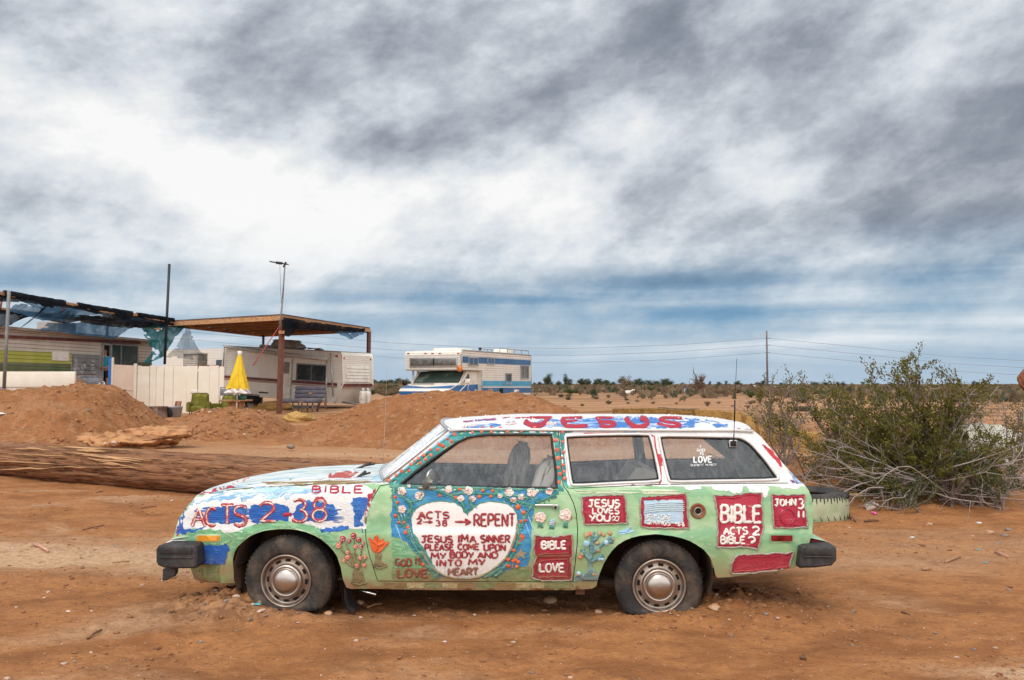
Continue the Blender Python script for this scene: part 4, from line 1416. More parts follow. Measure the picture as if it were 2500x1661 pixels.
mb.rbox((wx_, yb - .020, wz_ - .002), (.042, .008, .036), .004, 2, mi=1)
mb.build('aerial_base', [M_FRAME, M_GASK], wa)
# ================================================================== HAND-PAINTED DECORATION ON THE CAR
def _bvh(objs):
 V, P = [], []
 for o in objs:
  b = len(V)
  V += [v.co.copy() for v in o.data.vertices]
  P += [tuple(b + k for k in p.vertices) for p in o.data.polygons]
 return BVHTree.FromPolygons(V, P)
BV = _bvh([body, door, hood, cowl, roof])
BVG = _bvh([o for o in near_cargo.children if o.name.startswith('window_glass')])
arng = random.Random(11)
def surf(px, py, bv=None):
 o, d = lray(px, py)
 loc, nor, idx, dist = (bv or BV).ray_cast(o, d)
 if loc is None or loc.y > (1.45 if loc.z > 1.175 else .9): return None
 if nor.dot(d) > 0: nor = -nor
 return loc, nor
def jit(poly, a, step=7.0):
 """hand-brushed edge: the outline wanders by a pixels"""
 pts = resample(poly, step)
 s0 = arng.uniform(0, 999)
 out = []
 for i, (x, y) in enumerate(pts):
  n1 = float(fbm(x * .13 + s0, y * .13, 5, 3)); n2 = float(fbm(x * .13, y * .13 + s0, 6, 3))
  out.append((x + n1 * a * 2.2, y + n2 * a * 2.2))
 return out
def patch(mb, poly, layer=1, a=1.5, step=6.0, mi=0, hole=None):
 loops = [jit(poly, a, step)] + ([jit(hole, a, step)] if hole else [])
 v, f = fill2d(loops, step)
 off = .0012 + .0011 * layer
 pts = []
 nb = len(loops[0])
 for i, (x, y) in enumerate(v):
  s = surf(x, y)
  if s is None: pts.append(None); continue
  p, n = s
  pts.append(p + n * off)
 idx = {}
 vs = []
 for i, p in enumerate(pts):
  if p is not None: idx[i] = len(vs); vs.append(p)
 fs = []
 for t in f:
  if all(i in idx for i in t):
   a_, b_, c_ = (vs[idx[i]] for i in t)
   if max((a_ - b_).length, (b_ - c_).length, (a_ - c_).length) > .16: continue
   nn = (b_ - a_).cross(c_ - a_)
   o, d = lray(*v[t[0]])
   tt = tuple(idx[i] for i in t)
   fs.append(tt if nn.dot(d) < 0 else tuple(reversed(tt)))
 mb.add(vs, fs, mi, True)
def stroke(mb, pts, wpx, h=.006, layer=1, mi=0, step=4.0, wob=.16, bv=None, taper=False):
 pts = resample(pts, step, False)
 if len(pts) < 2: return
 sec = [(-1.0, -.0012), (-.72, .62), (0, 1.0), (.72, .62), (1.0, -.0012)]
 rows = []
 off = .0010 + .0011 * layer
 L_ = len(pts)
 s0 = arng.uniform(0, 500)
 for i, (x, y) in enumerate(pts):
  s = surf(x, y, bv)
  if s is None:
   if len(rows) > 1: _sweep(mb, rows, mi)
   rows = []
   continue
  p, n = s
  x2, y2 = pts[min(i + 1, L_ - 1)]; x1, y1 = pts[max(i - 1, 0)]
  tx, ty = x2 - x1, y2 - y1
  l_ = math.hypot(tx, ty) or 1
  ax, ay = -ty / l_, tx / l_
  s2 = surf(x + ax, y + ay, bv)
  if s2 is None: continue
  side = (s2[0] - p)
  if side.length > .02: continue
  k = 1 + wob * 2 * float(vnoise(i * .45 + s0, s0, 3))
  if i == 0 or i == L_ - 1: k *= .6
  if taper: k *= (1 - .75 * i / L_)
  hh = h * (.8 + .5 * float(vnoise(i * .7 + s0, s0, 9) + .5))
  if i == 0 or i == L_ - 1: hh *= .5
  rows.append([p + side * (wpx * .5 * k * a) + n * (off + (b * hh if b > 0 else b)) for a, b in sec])
 if len(rows) > 1: _sweep(mb, rows, mi)
def _sweep(mb, rows, mi):
 n = len(rows[0])
 b = [p for r in rows for p in r]
 fs = [(i * n + j, (i + 1) * n + j, (i + 1) * n + j + 1, i * n + j + 1) for i in range(len(rows) - 1) for j in range(n - 1)]
 fs += [tuple(range(n)), tuple((len(rows) - 1) * n + j for j in range(n - 1, -1, -1))]
 mb.add(b, fs, mi, True)
def arc(cx, cy, rx, ry, a0, a1, n=10):
 return [(cx + rx * math.cos(R(a0 + (a1 - a0) * i / n)), cy + ry * math.sin(R(a0 + (a1 - a0) * i / n))) for i in range(n + 1)]
# brush alphabet: strokes in a unit box, y up
G = {
 'A': [[(0, 0), (.46, 1)], [(.46, 1), (1, 0)], [(.2, .38), (.8, .40)]],
 'B': [[(.05, 0), (.05, 1)], [(.05, 1)] + arc(.45, .77, .42, .23, 90, -90) + [(.05, .54)], [(.05, .54)] + arc(.5, .27, .48, .27, 90, -90) + [(.05, 0)]],
 'C': [arc(.55, .5, .52, .5, 50, 310)],
 'D': [[(.05, 0), (.05, 1)], [(.05, 1)] + arc(.4, .5, .58, .5, 90, -90) + [(.05, 0)]],
 'E': [[(.95, 1), (.06, 1)], [(.06, 1), (.06, 0)], [(.06, .52), (.8, .54)], [(.06, 0), (1, .02)]],
 'G': [arc(.52, .5, .5, .5, 55, 350) , [(.55, .42), (1, .42), (1, .1)]],
 'H': [[(.05, 0), (.08, 1)], [(.95, 0), (.92, 1)], [(.05, .5), (.95, .52)]],
 'I': [[(.5, 0), (.5, 1)]],
 'J': [[(.1, .98), (1, 1)], [(.62, 1), (.62, .28)] + arc(.36, .26, .26, .26, 0, -170)],
 'K': [[(.05, 0), (.05, 1)], [(.95, 1), (.1, .45)], [(.3, .58), (1, 0)]],
 'L': [[(.08, 1), (.08, .02), (1, .02)]],
 'M': [[(0, 0), (.08, 1), (.5, .35), (.92, 1), (1, 0)]],
 'N': [[(.04, 0), (.06, 1), (.92, .02), (.96, 1)]],
 'O': [arc(.5, .5, .48, .5, 95, 455, 16)],
 'P': [[(.06, 0), (.06, 1)], [(.06, 1)] + arc(.45, .73, .5, .27, 90, -90) + [(.06, .46)]],
 'R': [[(.06, 0), (.06, 1)], [(.06, 1)] + arc(.42, .75, .48, .25, 90, -90) + [(.06, .5)], [(.4, .5), (1, 0)]],
 'S': [arc(.52, .76, .42, .24, 30, 270, 8) + arc(.48, .26, .44, .26, 90, -150, 8)],
 'T': [[(0, 1), (1, 1)], [(.5, 1), (.5, 0)]],
 'U': [[(.04, 1), (.04, .36)] + arc(.5, .36, .46, .36, 180, 360) + [(.96, 1)]],
 'V': [[(0, 1), (.5, 0), (1, 1)]],
 'Y': [[(0, 1), (.48, .48)], [(1, 1), (.35, 0)]],
 '1': [[(.5, 1), (.5, 0)]],
 '2': [arc(.46, .72, .42, .28, 165, -30, 9) + [(.08, .03)], [(.04, .04), (1, .02)]],
 '3': [arc(.4, .76, .42, .24, 140, -80, 9), arc(.42, .27, .5, .27, 85, -150, 10)],
 '6': [[(.8, 1), (.35, .75), (.08, .35)] + arc(.5, .27, .42, .27, 170, 530, 14)],
 '8': [arc(.5, .76, .36, .24, 90, 450, 14), arc(.5, .27, .46, .27, 90, 450, 14)],
 '?': [arc(.45, .72, .42, .28, 160, -80, 9) + [(.48, .25)], [(.48, .05), (.50, .02)]],
 '-': [[(.0, .42), (1, .46)]],
 '.': [[(.4, .03), (.55, .05)]],
 ',': [[(.5, .08), (.35, -.18)]],
 "'": [[(.5, 1.05), (.45, .85)]],
 '>': [[(0, .45), (.95, .42)], [(.62, .75), (1, .42), (.66, .08)]],
 'r': [[(.3, 0), (.3, .8)], [(0, .78), (.9, .8)]],
 'i': [[(.5, 0), (.5, .62)], [(.46, .92), (.5, .95)]],
 'h': [[(.08, 0), (.08, 1.1)], [(.08, .5)] + arc(.5, .42, .42, .2, 150, 0, 6) + [(.92, 0)]],
}
WIDE = {'I': .35, '1': .4, '-': .6, '.': .3, "'": .3, 'M': 1.25, 'i': .35, ',': .35}
def text(mb, s, x0, y0, x1, y1, w=7, h=.006, layer=3, mi=0, gap=.24, slant=0.0, tilt=0.0, js=1.0, bv=None):
 """letters fill the photograph box x0..x1, y0 (top) .. y1 (foot)"""
 ws = [.55 if c == ' ' else WIDE.get(c, 1.0) for c in s]
 unit = (x1 - x0) / (sum(ws) + gap * (len(s) - 1))
 x = x0
 for c, cw_ in zip(s, ws):
  if c != ' ':
   gw = cw_ * unit
   dy = arng.uniform(-.05, .05) * (y1 - y0) * js
   sc = 1 + arng.uniform(-.06, .06) * js
   for st in G[c]:
    pts = []
    for (a, b) in st:
     gx_ = x + a * gw + slant * b * (y1 - y0)
     gy_ = y1 + dy - b * (y1 - y0) * sc + tilt * (x + a * gw - x0)
     pts.append((gx_, gy_))
    stroke(mb, pts, w * .78, h * .55, layer, mi, step=2.6, wob=.30 if bv is None else .1, bv=bv)
  x += (cw_ + gap) * unit
MERGED = {}
def part(name, m_, parent, fn, label=None):
 ms = list(m_) if isinstance(m_, (list, tuple)) else [m_]
 if name.endswith(('marking', 'dots', 'border', 'pillar_paint', 'lettering')):
  key = (name, parent.name)
  mb, mats_, _p = MERGED.setdefault(key, (MB(), [], parent))
  b = len(mb.f); base_m = len(mats_)
  mats_ += ms
  fn(mb)
  mb.mi[b:] = [k + base_m for k in mb.mi[b:]]
  return parent
 mb = MB(); fn(mb)
 if not mb.v: return None
 o = mb.build(name, ms, parent, fixn=False)
 if label: o['label'] = label
 return o
C1 = lambda pts: [(360 + .34443 * x, 980 + .34443 * y) for x, y in pts]
C2 = lambda pts: [(880 + .34443 * x, 980 + .34443 * y) for x, y in pts]
C3 = lambda pts: [(1360 + .34432 * x, 980 + .34440 * y) for x, y in pts]
def T1(x0, y0, x1, y1): return (360 + .34443 * x0, 980 + .34443 * y0, 360 + .34443 * x1, 980 + .34443 * y1)
def T2(x0, y0, x1, y1): return (880 + .34443 * x0, 980 + .34443 * y0, 880 + .34443 * x1, 980 + .34443 * y1)
def T3(x0, y0, x1, y1): return (1360 + .34432 * x0, 980 + .3444 * y0, 1360 + .34432 * x1, 980 + .3444 * y1)
def rect(x0, y0, x1, y1): return [(x0, y0), (x1, y0), (x1, y1), (x0, y1)]
def dry(mb, x0, y0, x1, y1, n, w, layer=2, ang=0.0, mi=0, h=.0012):
 """dry-brush streaks"""
 for _ in range(n):
  x = arng.uniform(x0, x1); y = arng.uniform(y0, y1); l_ = arng.uniform(.15, .5) * (x1 - x0)
  stroke(mb, [(x, y), (x + l_ * .5 * math.cos(ang), y + l_ * .5 * math.sin(ang) + arng.uniform(-2, 2)), (x + l_ * math.cos(ang), y + l_ * math.sin(ang))], w * arng.uniform(.5, 1.2), h, layer, mi, step=5, taper=True)
def blotch(mb, px, py, r, layer=3, mi=0, h=.006):
 """thick dab of paint"""
 s = surf(px, py)
 if s is None: return
 p, n = s
 u = n.orthogonal().normalized(); v = n.cross(u)
 m_ = 9
 rr_ = [r / 378 * arng.uniform(.82, 1.15) for _ in range(m_)]
 o = .001 + .0011 * layer
 ring0 = [p + (u * math.cos(2 * math.pi * i / m_) + v * math.sin(2 * math.pi * i / m_)) * rr_[i] + n * (o - .002) for i in range(m_)]
 ring1 = [p + (u * math.cos(2 * math.pi * i / m_) + v * math.sin(2 * math.pi * i / m_)) * rr_[i] * .72 + n * (o + h * .75) for i in range(m_)]
 vs = ring0 + ring1 + [p + n * (o + h)]
 fs = [(i, (i + 1) % m_, m_ + (i + 1) % m_, m_ + i) for i in range(m_)] + [(m_ + i, m_ + (i + 1) % m_, 2 * m_) for i in range(m_)]
 a, b, c = vs[0], vs[1], vs[m_]
 if (b - a).cross(c - a).dot(n) < 0: fs = [tuple(reversed(f)) for f in fs]
 mb.add(vs, fs, mi, True)
def ridge(mb, poly, w=5, h=.006, layer=2, mi=0, a=1.6):
 p = jit(poly, a, 5)
 stroke(mb, p + [p[0], p[1]], w, h, layer, mi, wob=.35)
def blossom(px, py, r, layer=4):
 """rose-like flower of looping petals"""
 def fn(mb):
  blotch(mb, px, py, r * .92, layer, 0, .003)
  for k in range(5):
   a = R(72 * k + arng.uniform(-20, 20))
   cx_, cy_ = px + math.cos(a) * r * .52, py + math.sin(a) * r * .48
   stroke(mb, arc(cx_, cy_, r * .38, r * .34, arng.uniform(0, 360), arng.uniform(560, 640), 9), max(2.4, r * .24), .005, layer + 1, arng.choice((0, 0, 1)), step=2.5)
  stroke(mb, arc(px, py, r * .22, r * .2, 0, 330, 7), max(2, r * .18), .006, layer + 2, 1, step=2)
 return fn
# ---- hood and fender ------------------------------------------------------------------
fend = C1([(372, 655), (560, 634), (800, 612), (1100, 601), (1400, 593), (1540, 588), (1605, 640), (1590, 690), (1572, 760), (1556, 850), (1548, 905), (1450, 905), (1350, 900), (1250, 940), (1180, 905), (1080, 862), (960, 850), (820, 872), (720, 905), (650, 955), (600, 960), (560, 930), (480, 915), (330, 905), (250, 945), (205, 925), (215, 860), (240, 790), (290, 730), (330, 690)])
fw = part('fender_paint', A_WHITE, car, lambda mb: patch(mb, fend, 1, 2.2, 7), 'white painted front fender with blue brush patches')
def fblue(mb):
 for P in ([(435, 750), (520, 742), (600, 745), (700, 735), (705, 800), (690, 850), (600, 870), (500, 868), (425, 860)],
              [(735, 740), (800, 725), (900, 722), (1000, 740), (1010, 800), (1000, 850), (900, 850), (800, 868), (740, 860), (725, 800)],
              [(1060, 740), (1120, 705), (1280, 720), (1340, 760), (1345, 800), (1300, 835), (1180, 850), (1050, 842), (1030, 790)],
              [(1450, 690), (1500, 680), (1560, 690), (1555, 760), (1530, 800), (1500, 890), (1470, 890), (1465, 800), (1445, 740)],
              [(1230, 905), (1300, 895), (1420, 880), (1415, 915), (1330, 930), (1260, 950), (1225, 930)],
              [(240, 780), (275, 760), (255, 830), (250, 900), (330, 905), (420, 890), (400, 905), (330, 920), (240, 940), (190, 955), (205, 900)],
              [(390, 1015), (480, 1018), (575, 1005), (572, 1060), (558, 1150), (480, 1160), (405, 1155), (400, 1090)]):
  patch(mb, C1(P), 2, 3.2, 5)
 dry(mb, 475, 1240, 620, 1278, 26, 5, 2)
 dry(mb, 620, 1235, 680, 1272, 20, 5, 2)
 dry(mb, 740, 1235, 815, 1275, 26, 5, 2)
 dry(mb, 860, 1220, 888, 1290, 10, 5, 2, R(80))
part('fender_brush_marking', A_BLUE, fw, fblue)
def fsky(mb):
 patch(mb, C1([(345, 730), (440, 690), (560, 668), (655, 668), (640, 685), (530, 705), (520, 718), (480, 700), (420, 710)]), 2, 2.5, 5)
 patch(mb, C1([(1040, 655), (1120, 632), (1170, 630), (1180, 650), (1100, 660)]), 2, 2, 5)
 dry(mb, 500, 1205, 590, 1225, 14, 5, 2, -.2); dry(mb, 640, 1200, 700, 1216, 8, 6, 2, -.5)
 dry(mb, 740, 1196, 780, 1207, 10, 4, 2)
 dry(mb, 455, 1215, 480, 1240, 6, 4, 2, -.8)
 blotch(mb, 702, 1215, 7, 2, 0, .003)
part('fender_brush_marking', A_LBLUE, fw, fsky)
part('fender_brush_marking', A_SKYB, fw, lambda mb: (patch(mb, C1([(830, 690), (880, 660), (960, 650), (940, 675), (880, 695)]), 2, 2.5, 5), dry(mb, 560, 1188, 740, 1205, 16, 5, 2), dry(mb, 640, 1200, 690, 1215, 8, 5, 2, -.4)))
def fgreen(mb):
 arch = [(560, 930), (640, 930), (720, 885), (830, 858), (960, 845), (1080, 858), (1180, 880), (1290, 935), (1345, 990), (1335, 1060), (1290, 1010), (1190, 940), (1060, 902), (930, 895), (820, 907), (720, 948), (640, 1018), (600, 1100), (590, 1020), (640, 960)]
 patch(mb, C1(arch), 2, 2.5, 6)
 patch(mb, C1([(330, 900), (370, 915), (430, 905), (520, 918), (570, 945), (600, 975), (570, 1010), (390, 1012), (300, 1005), (260, 970), (290, 940)]), 2, 2.5, 6)
part('fender_brush_marking', A_GREEN, fw, fgreen)
part('fender_brush_marking', A_OLIVE, fw, lambda mb: (patch(mb, C1([(420, 1165), (520, 1160), (500, 1200), (520, 1270), (440, 1270), (420, 1220)]), 2, 2.5, 6), dry(mb, 478, 1340, 500, 1400, 10, 6, 2, R(80))))
part('fender_brush_marking', A_VIOLET, fw, lambda mb: dry(mb, 429, 1275, 440, 1312, 14, 5, 3, R(-70)))
def fred(mb):
 patch(mb, C1([(1560, 660), (1605, 655), (1575, 740), (1550, 830), (1543, 880), (1540, 800), (1565, 720)]), 3, 1.2, 4)
 patch(mb, C1([(1595, 635), (1620, 618), (1612, 650), (1598, 660)]), 3, 1, 4)
part('fender_brush_marking', A_RED, fw, fred)
def acts(mb):
 for c, (x0, y0, x1, y1), sl in (('A', (318, 758, 412, 888), .06), ('C', (414, 757, 492, 884), .06), ('T', (524, 738, 612, 868), .0), ('S', (606, 738, 708, 884), .05), ('2', (792, 715, 912, 850), .02), ('-', (962, 740, 1024, 850), 0), ('3', (1030, 694, 1140, 852), .0), ('8', (1165, 694, 1272, 850), .04)):
  X0, Y0, X1, Y1 = T1(x0, y0, x1, y1)
  text(mb, c, X0, Y0, X1, Y1, 11.0, .006, 3, 0, slant=sl * .6, js=.5)
  if c != '-': text(mb, c, X0 + .8, Y0 + .5, X1 + .8, Y1, 5.8, .010, 4, 1, slant=sl * .6, js=.5)
part('lettering', [A_RED, A_CREAM], fw, acts)
part('lettering', A_REDW, fw, lambda mb: text(mb, 'BIBLE', *T1(1165, 602, 1525, 650), 5.5, .005, 3, 0, gap=.35, slant=.12, js=.6))
def hoodred(mb):
 patch(mb, C1([(1290, 548), (1320, 520), (1350, 505), (1475, 497), (1500, 500), (1440, 545), (1400, 548)]), 3, 1.2, 4)
A_HRED = art('faded_red_paint', (0.46, 0.07, 0.055), (0.60, 0.30, 0.26), .5, .62)
part('hood_brush_marking', A_WHITE, hood, lambda mb: patch(mb, C1([(1265, 552), (1310, 500), (1370, 488), (1520, 484), (1545, 492), (1480, 545), (1380, 553)]), 1, 1.8, 5))
part('hood_brush_marking', A_HRED, hood, lambda mb: (hoodred(mb), dry(mb, 800, 1148, 880, 1152, 10, 4, 2), stroke(mb, C1([(1285, 545), (1300, 515), (1345, 492), (1500, 486)]), 6, .002, 3)))
part('hood_brush_marking', A_RED, hood, lambda mb: (patch(mb, C1([(365, 662), (450, 625), (560, 605), (650, 598), (640, 608), (520, 632), (420, 660)]), 2, 1.8, 5), dry(mb, 660, 1162, 740, 1172, 6, 3, 2, -.15)))
part('hood_brush_marking', A_ORANGE, hood, lambda mb: [blotch(mb, x, y, r, 2, 0, .006) for x, y, r in ((598, 1171, 5), (595, 1176, 4), (612, 1164, 4), (633, 1159, 4), (580, 1177, 3), (606, 1169, 3), (570, 1183, 2.5))])
part('hood_brush_marking', A_GREEN, hood, lambda mb: (dry(mb, 560, 1172, 650, 1186, 18, 4, 1, -.25), dry(mb, 640, 1160, 720, 1172, 10, 4, 1, -.15)))
part('hood_brush_marking', A_WHITE, hood, lambda mb: (dry(mb, 520, 1180, 800, 1192, 26, 4, 1, -.08), dry(mb, 700, 1152, 860, 1176, 18, 4, 1, -.05)))
part('hood_brush_marking', A_BROWN, hood, lambda mb: dry(mb, 600, 1178, 860, 1184, 26, 2.2, 2, -.03))
part('hood_seam_groove', M_GASK, hood, lambda mb: (stroke(mb, [(803, 1186), (803, 1178), (806, 1165), (816, 1158), (828, 1153)], 1.4, .001, 1), stroke(mb, HOOD_SEAM[2:], 1.4, .001, 1)))
# ---- the flower pots on the fender and the door's front edge --------------------------
def roses(mb):
 for x, y, r, mi in ((1385, 975, 20, 0), (1460, 955, 20, 0), (1500, 980, 18, 0), (1355, 1025, 20, 1), (1430, 990, 14, 0), (1475, 1030, 15, 1), (1515, 1030, 15, 0), (1420, 1070, 14, 1), (1420, 1105, 18, 1), (1395, 1130, 14, 1), (1510, 1110, 14, 1), (1545, 1105, 12, 1), (1485, 1165, 17, 1), (1535, 1162, 15, 1), (1370, 1000, 12, 0), (1530, 1005, 10, 0)):
  X, Y = C1([(x, y)])[0]
  blotch(mb, X, Y, r * .40, 3, mi, .006)
  stroke(mb, arc(X, Y, r * .2, r * .2, 0, 320, 7), 2.2, .004, 5, 2, step=2)
part('painted_flower_pattern', [A_RED, A_CORAL, A_PINK], car, roses, 'raised red and orange flowers of a painted pot plant')
def stems(mb):
 for a, b in (((1490, 1210), (1400, 990)), ((1490, 1200), (1465, 970)), ((1495, 1200), (1520, 1040)), ((1485, 1210), (1370, 1040)), ((1490, 1190), (1545, 1110)), ((1480, 1190), (1400, 1130)), ((1490, 1180), (1440, 1080))):
  P = C1([a, ((a[0] + b[0]) / 2 + arng.uniform(-14, 14), (a[1] + b[1]) / 2), b])
  stroke(mb, P, 3.5, .004, 2, 0)
  for q in P[1:]:
   for _ in range(3): stroke(mb, [(q[0], q[1]), (q[0] + arng.uniform(-7, 7), q[1] + arng.uniform(-6, 3))], 3, .003, 2, 0, step=2)
 for k in range(9):
  x = 1462 + 8 * k
  stroke(mb, C1([(x + arng.uniform(-5, 5), 1190 + arng.uniform(0, 15)), (x, 1245), (x + (x - 1494) * .5, 1290)]), 5, .006, 2, 0)
 stroke(mb, C1([(1450, 1285), (1500, 1298), (1555, 1285)]), 7, .006, 2, 0)
part('painted_pot', A_STEM, car, stems)
part('painted_tulip', A_ORANGE, door, lambda mb: (patch(mb, C1([(1568, 962), (1600, 985), (1612, 955), (1628, 945), (1642, 975), (1655, 985), (1672, 970), (1678, 998), (1712, 992), (1690, 1025), (1660, 1060), (1625, 1078), (1595, 1060), (1580, 1020)]), 2, 1.0, 4),
 [stroke(mb, C1(s), 5, .007, 3) for s in ([(1570, 962), (1590, 1020), (1615, 1070)], [(1628, 945), (1625, 1000), (1630, 1060)], [(1710, 995), (1670, 1040), (1635, 1075)], [(1600, 985), (1640, 1020), (1680, 1000)])]))
part('painted_pot', A_STEM, door, lambda mb: ([stroke(mb, C1([(1636 + d, 1078), (1636 + d * .6, 1120), (1636 + d * 1.8, 1175)]), 5, .006, 2) for d in (-18, -8, 2, 12, 20)], stroke(mb, C1([(1600, 1165), (1645, 1185), (1700, 1165)]), 6, .006, 2), stroke(mb, C1([(1600, 1165), (1625, 1140)]), 5, .005, 2), stroke(mb, C1([(1695, 1165), (1665, 1135)]), 5, .005, 2)))
# ---- the door --------------------------------------------------------------------------
blue = C2([(225, 590), (420, 604), (700, 610), (1000, 618), (1380, 628), (1400, 640), (1385, 675), (1280, 710), (1225, 735), (1218, 900), (1205, 1060), (1190, 1170), (1130, 1175), (1060, 1190), (900, 1250), (560, 1245), (480, 1180), (440, 1110), (380, 1060), (330, 1000), (270, 968), (222, 965), (218, 800), (226, 700)])
db = part('door_paint', A_DBLUE, door, lambda mb: patch(mb, blue, 1, 2.2, 7), 'blue painted ground behind the white heart')
part('door_brush_marking', A_SKYB, db, lambda mb: dry(mb, 958, 1220, 1290, 1300, 22, 4, 1, R(70)))
def doorgreen(mb):
 patch(mb, C2([(222, 975), (270, 978), (330, 1010), (370, 1060), (400, 1110), (440, 1180), (380, 1190), (230, 1180)]), 1, 2.5, 7)
part('door_brush_marking', A_GREEN, db, doorgreen)
part('door_brush_marking', A_OLIVE, db, lambda mb: (patch(mb, C2([(225, 1180), (480, 1185), (540, 1230), (560, 1262), (400, 1262), (222, 1258)]), 1, 2.2, 7), patch(mb, C2([(960, 1225), (1100, 1180), (1195, 1165), (1190, 1260), (930, 1262)]), 2, 2.5, 7)))
part('door_brush_marking', A_BROWN, door, lambda mb: patch(mb, C2([(1205, 1190), (1235, 1180), (1230, 1262), (1200, 1262)]), 1, 2, 7))
hl = [(750, 798), (720, 750), (670, 718), (610, 706), (540, 708), (470, 720), (410, 748), (372, 785), (358, 830), (360, 890), (375, 945), (400, 1000), (430, 1055), (465, 1110), (500, 1160), (540, 1200), (600, 1232), (680, 1250), (780, 1252), (860, 1235), (920, 1200), (980, 1160), (1030, 1110), (1065, 1050), (1090, 990), (1108, 920), (1115, 850), (1108, 800), (1085, 755), (1040, 725), (980, 712), (910, 710), (850, 722), (800, 752)]
A_HEART = art('heart_white_paint', (0.81, 0.78, 0.76), (0.72, 0.68, 0.66), .52, .74, bump=.2)
ht = part('painted_heart', A_HEART, door, lambda mb: patch(mb, C2(hl), 3, .7, 7), 'large white heart with red hand lettering')
part('heart_border', A_VINE, ht, lambda mb: (ridge(mb, C2(hl[10:16]), 7, .007, 3), [ridge(mb, C2(hl), 3.2, .005, 3, 0, 1.0)]))
A_HB = art('heart_edge_paint', (0.36, 0.28, 0.19), (0.22, 0.26, 0.16))
part('heart_border', A_HB, ht, lambda mb: stroke(mb, C2(hl[12:27]), 5, .008, 4, wob=.5))
def heart_txt(mb):
 text(mb, 'ACTS', *T2(412, 784, 632, 832), 6.4, .007, 5, 0, gap=.16, js=1.3)
 text(mb, '2', *T2(398, 832, 436, 868), 5.2, .006, 5)
 text(mb, '>', *T2(442, 838, 510, 868), 4.5, .006, 5)
 text(mb, '38', *T2(534, 845, 614, 884), 5, .006, 5, gap=.5)
 text(mb, '>', *T2(670, 815, 782, 878), 7, .007, 5)
 text(mb, 'REPENT', *T2(805, 796, 1095, 880), 7.0, .007, 5, gap=.20, js=1.0, tilt=.01)
 text(mb, 'JESUS', *T2(432, 952, 655, 998), 6.4, .007, 5, gap=.18)
 text(mb, "I'M", *T2(692, 948, 762, 1000), 6.2, .007, 5, gap=.0)
 text(mb, 'A', *T2(776, 954, 820, 1000), 6.2, .007, 5)
 text(mb, 'SINNER', *T2(852, 950, 1060, 1000), 6.4, .007, 5, gap=.16)
 text(mb, 'PLEASE', *T2(458, 1012, 662, 1054), 6.2, .007, 5, gap=.18)
 text(mb, 'COME', *T2(692, 1012, 842, 1050), 6.2, .007, 5, gap=.16)
 text(mb, 'UPON', *T2(876, 1014, 1028, 1058), 6.2, .007, 5, gap=.2)
 text(mb, 'MY', *T2(502, 1074, 606, 1114), 6.2, .007, 5, gap=.2)
 text(mb, 'BODY', *T2(634, 1066, 802, 1108), 6.4, .007, 5, gap=.16)
 text(mb, 'AND', *T2(832, 1068, 974, 1110), 6.4, .007, 5, gap=.2)
 text(mb, 'INTO', *T2(536, 1122, 716, 1164), 6.4, .007, 5, gap=.28)
 text(mb, 'MY', *T2(768, 1118, 884, 1158), 6.2, .007, 5, gap=.2)
A_HLET = art('heart_letter_paint', (0.34, 0.035, 0.045), (0.46, 0.12, 0.09), .54, .68)
part('lettering', A_HLET, ht, heart_txt)
A_HLET2 = art('muddied_letter_paint', (0.25, 0.09, 0.06), (0.34, 0.18, 0.12), .48, .62)
part('lettering', A_HLET2, ht, lambda mb: text(mb, 'HEART', *T2(624, 1184, 836, 1230), 7.4, .008, 5, gap=.12))
part('lettering', A_RUSTD, db, lambda mb: (text(mb, 'GOD', *T2(248, 1116, 362, 1164), 7.5, .008, 3, gap=.14), text(mb, 'IS', *T2(388, 1108, 436, 1152), 7, .008, 3, gap=.3), text(mb, 'LOVE', *T2(264, 1190, 478, 1244), 9, .009, 3, gap=.18)))
# vines, flowers and dots round the heart
def vines(mb):
 V = [[(270, 620), (300, 680), (360, 720), (370, 760), (330, 800), (310, 850), (340, 900), (350, 960), (380, 1020), (420, 1080), (450, 1140), (500, 1200), (540, 1240)],
         [(235, 600), (240, 680), (262, 760), (270, 830), (300, 880)], [(360, 720), (420, 690), (440, 650)], [(560, 640), (640, 670), (700, 700), (730, 740), (750, 790)],
         [(1215, 735), (1180, 800), (1150, 850), (1120, 900), (1120, 960), (1110, 1020), (1080, 1080), (1050, 1140), (1000, 1190), (960, 1230)],
         [(800, 760), (780, 720), (790, 680)], [(1240, 720), (1300, 700), (1380, 660)], [(1100, 700), (1150, 720), (1210, 735)], [(950, 640), (1050, 690), (1130, 740)], [(650, 660), (760, 650), (900, 660), (1050, 660), (1200, 690)], [(230, 600), (400, 606), (700, 614), (1000, 622), (1390, 632)]]
 for v in V:
  P = smooth_poly(C2(v), 2, False)
  stroke(mb, P, 5.0, .006, 3, 0, wob=.4)
  for (x, y) in resample(P, 6.5, False):
   for _ in range(2):
    a = arng.uniform(0, 6.28)
    stroke(mb, [(x, y), (x + 7 * math.cos(a), y + 6 * math.sin(a)), (x + 11 * math.cos(a + .5), y + 9 * math.sin(a + .5))], 3.4, .004, 3, 0, step=3, taper=True)
 for v in ([(455, 1110), (500, 1175), (560, 1230)], [(420, 1060), (470, 1130), (540, 1215)], [(990, 1180), (930, 1220), (870, 1250)], [(1000, 1200), (950, 1240)]):
  P = C2(v)
  stroke(mb, P, 11, .008, 3, 0, wob=.5)
 for x, y in ((1275, 870), (1355, 880), (1455, 870)):
  for _ in range(7): stroke(mb, C2([(x + arng.uniform(-14, 14), y - 12), (x + arng.uniform(-18, 18), y + 26)]), 4, .005, 3)
part('painted_vine_pattern', A_VINE, db, vines)
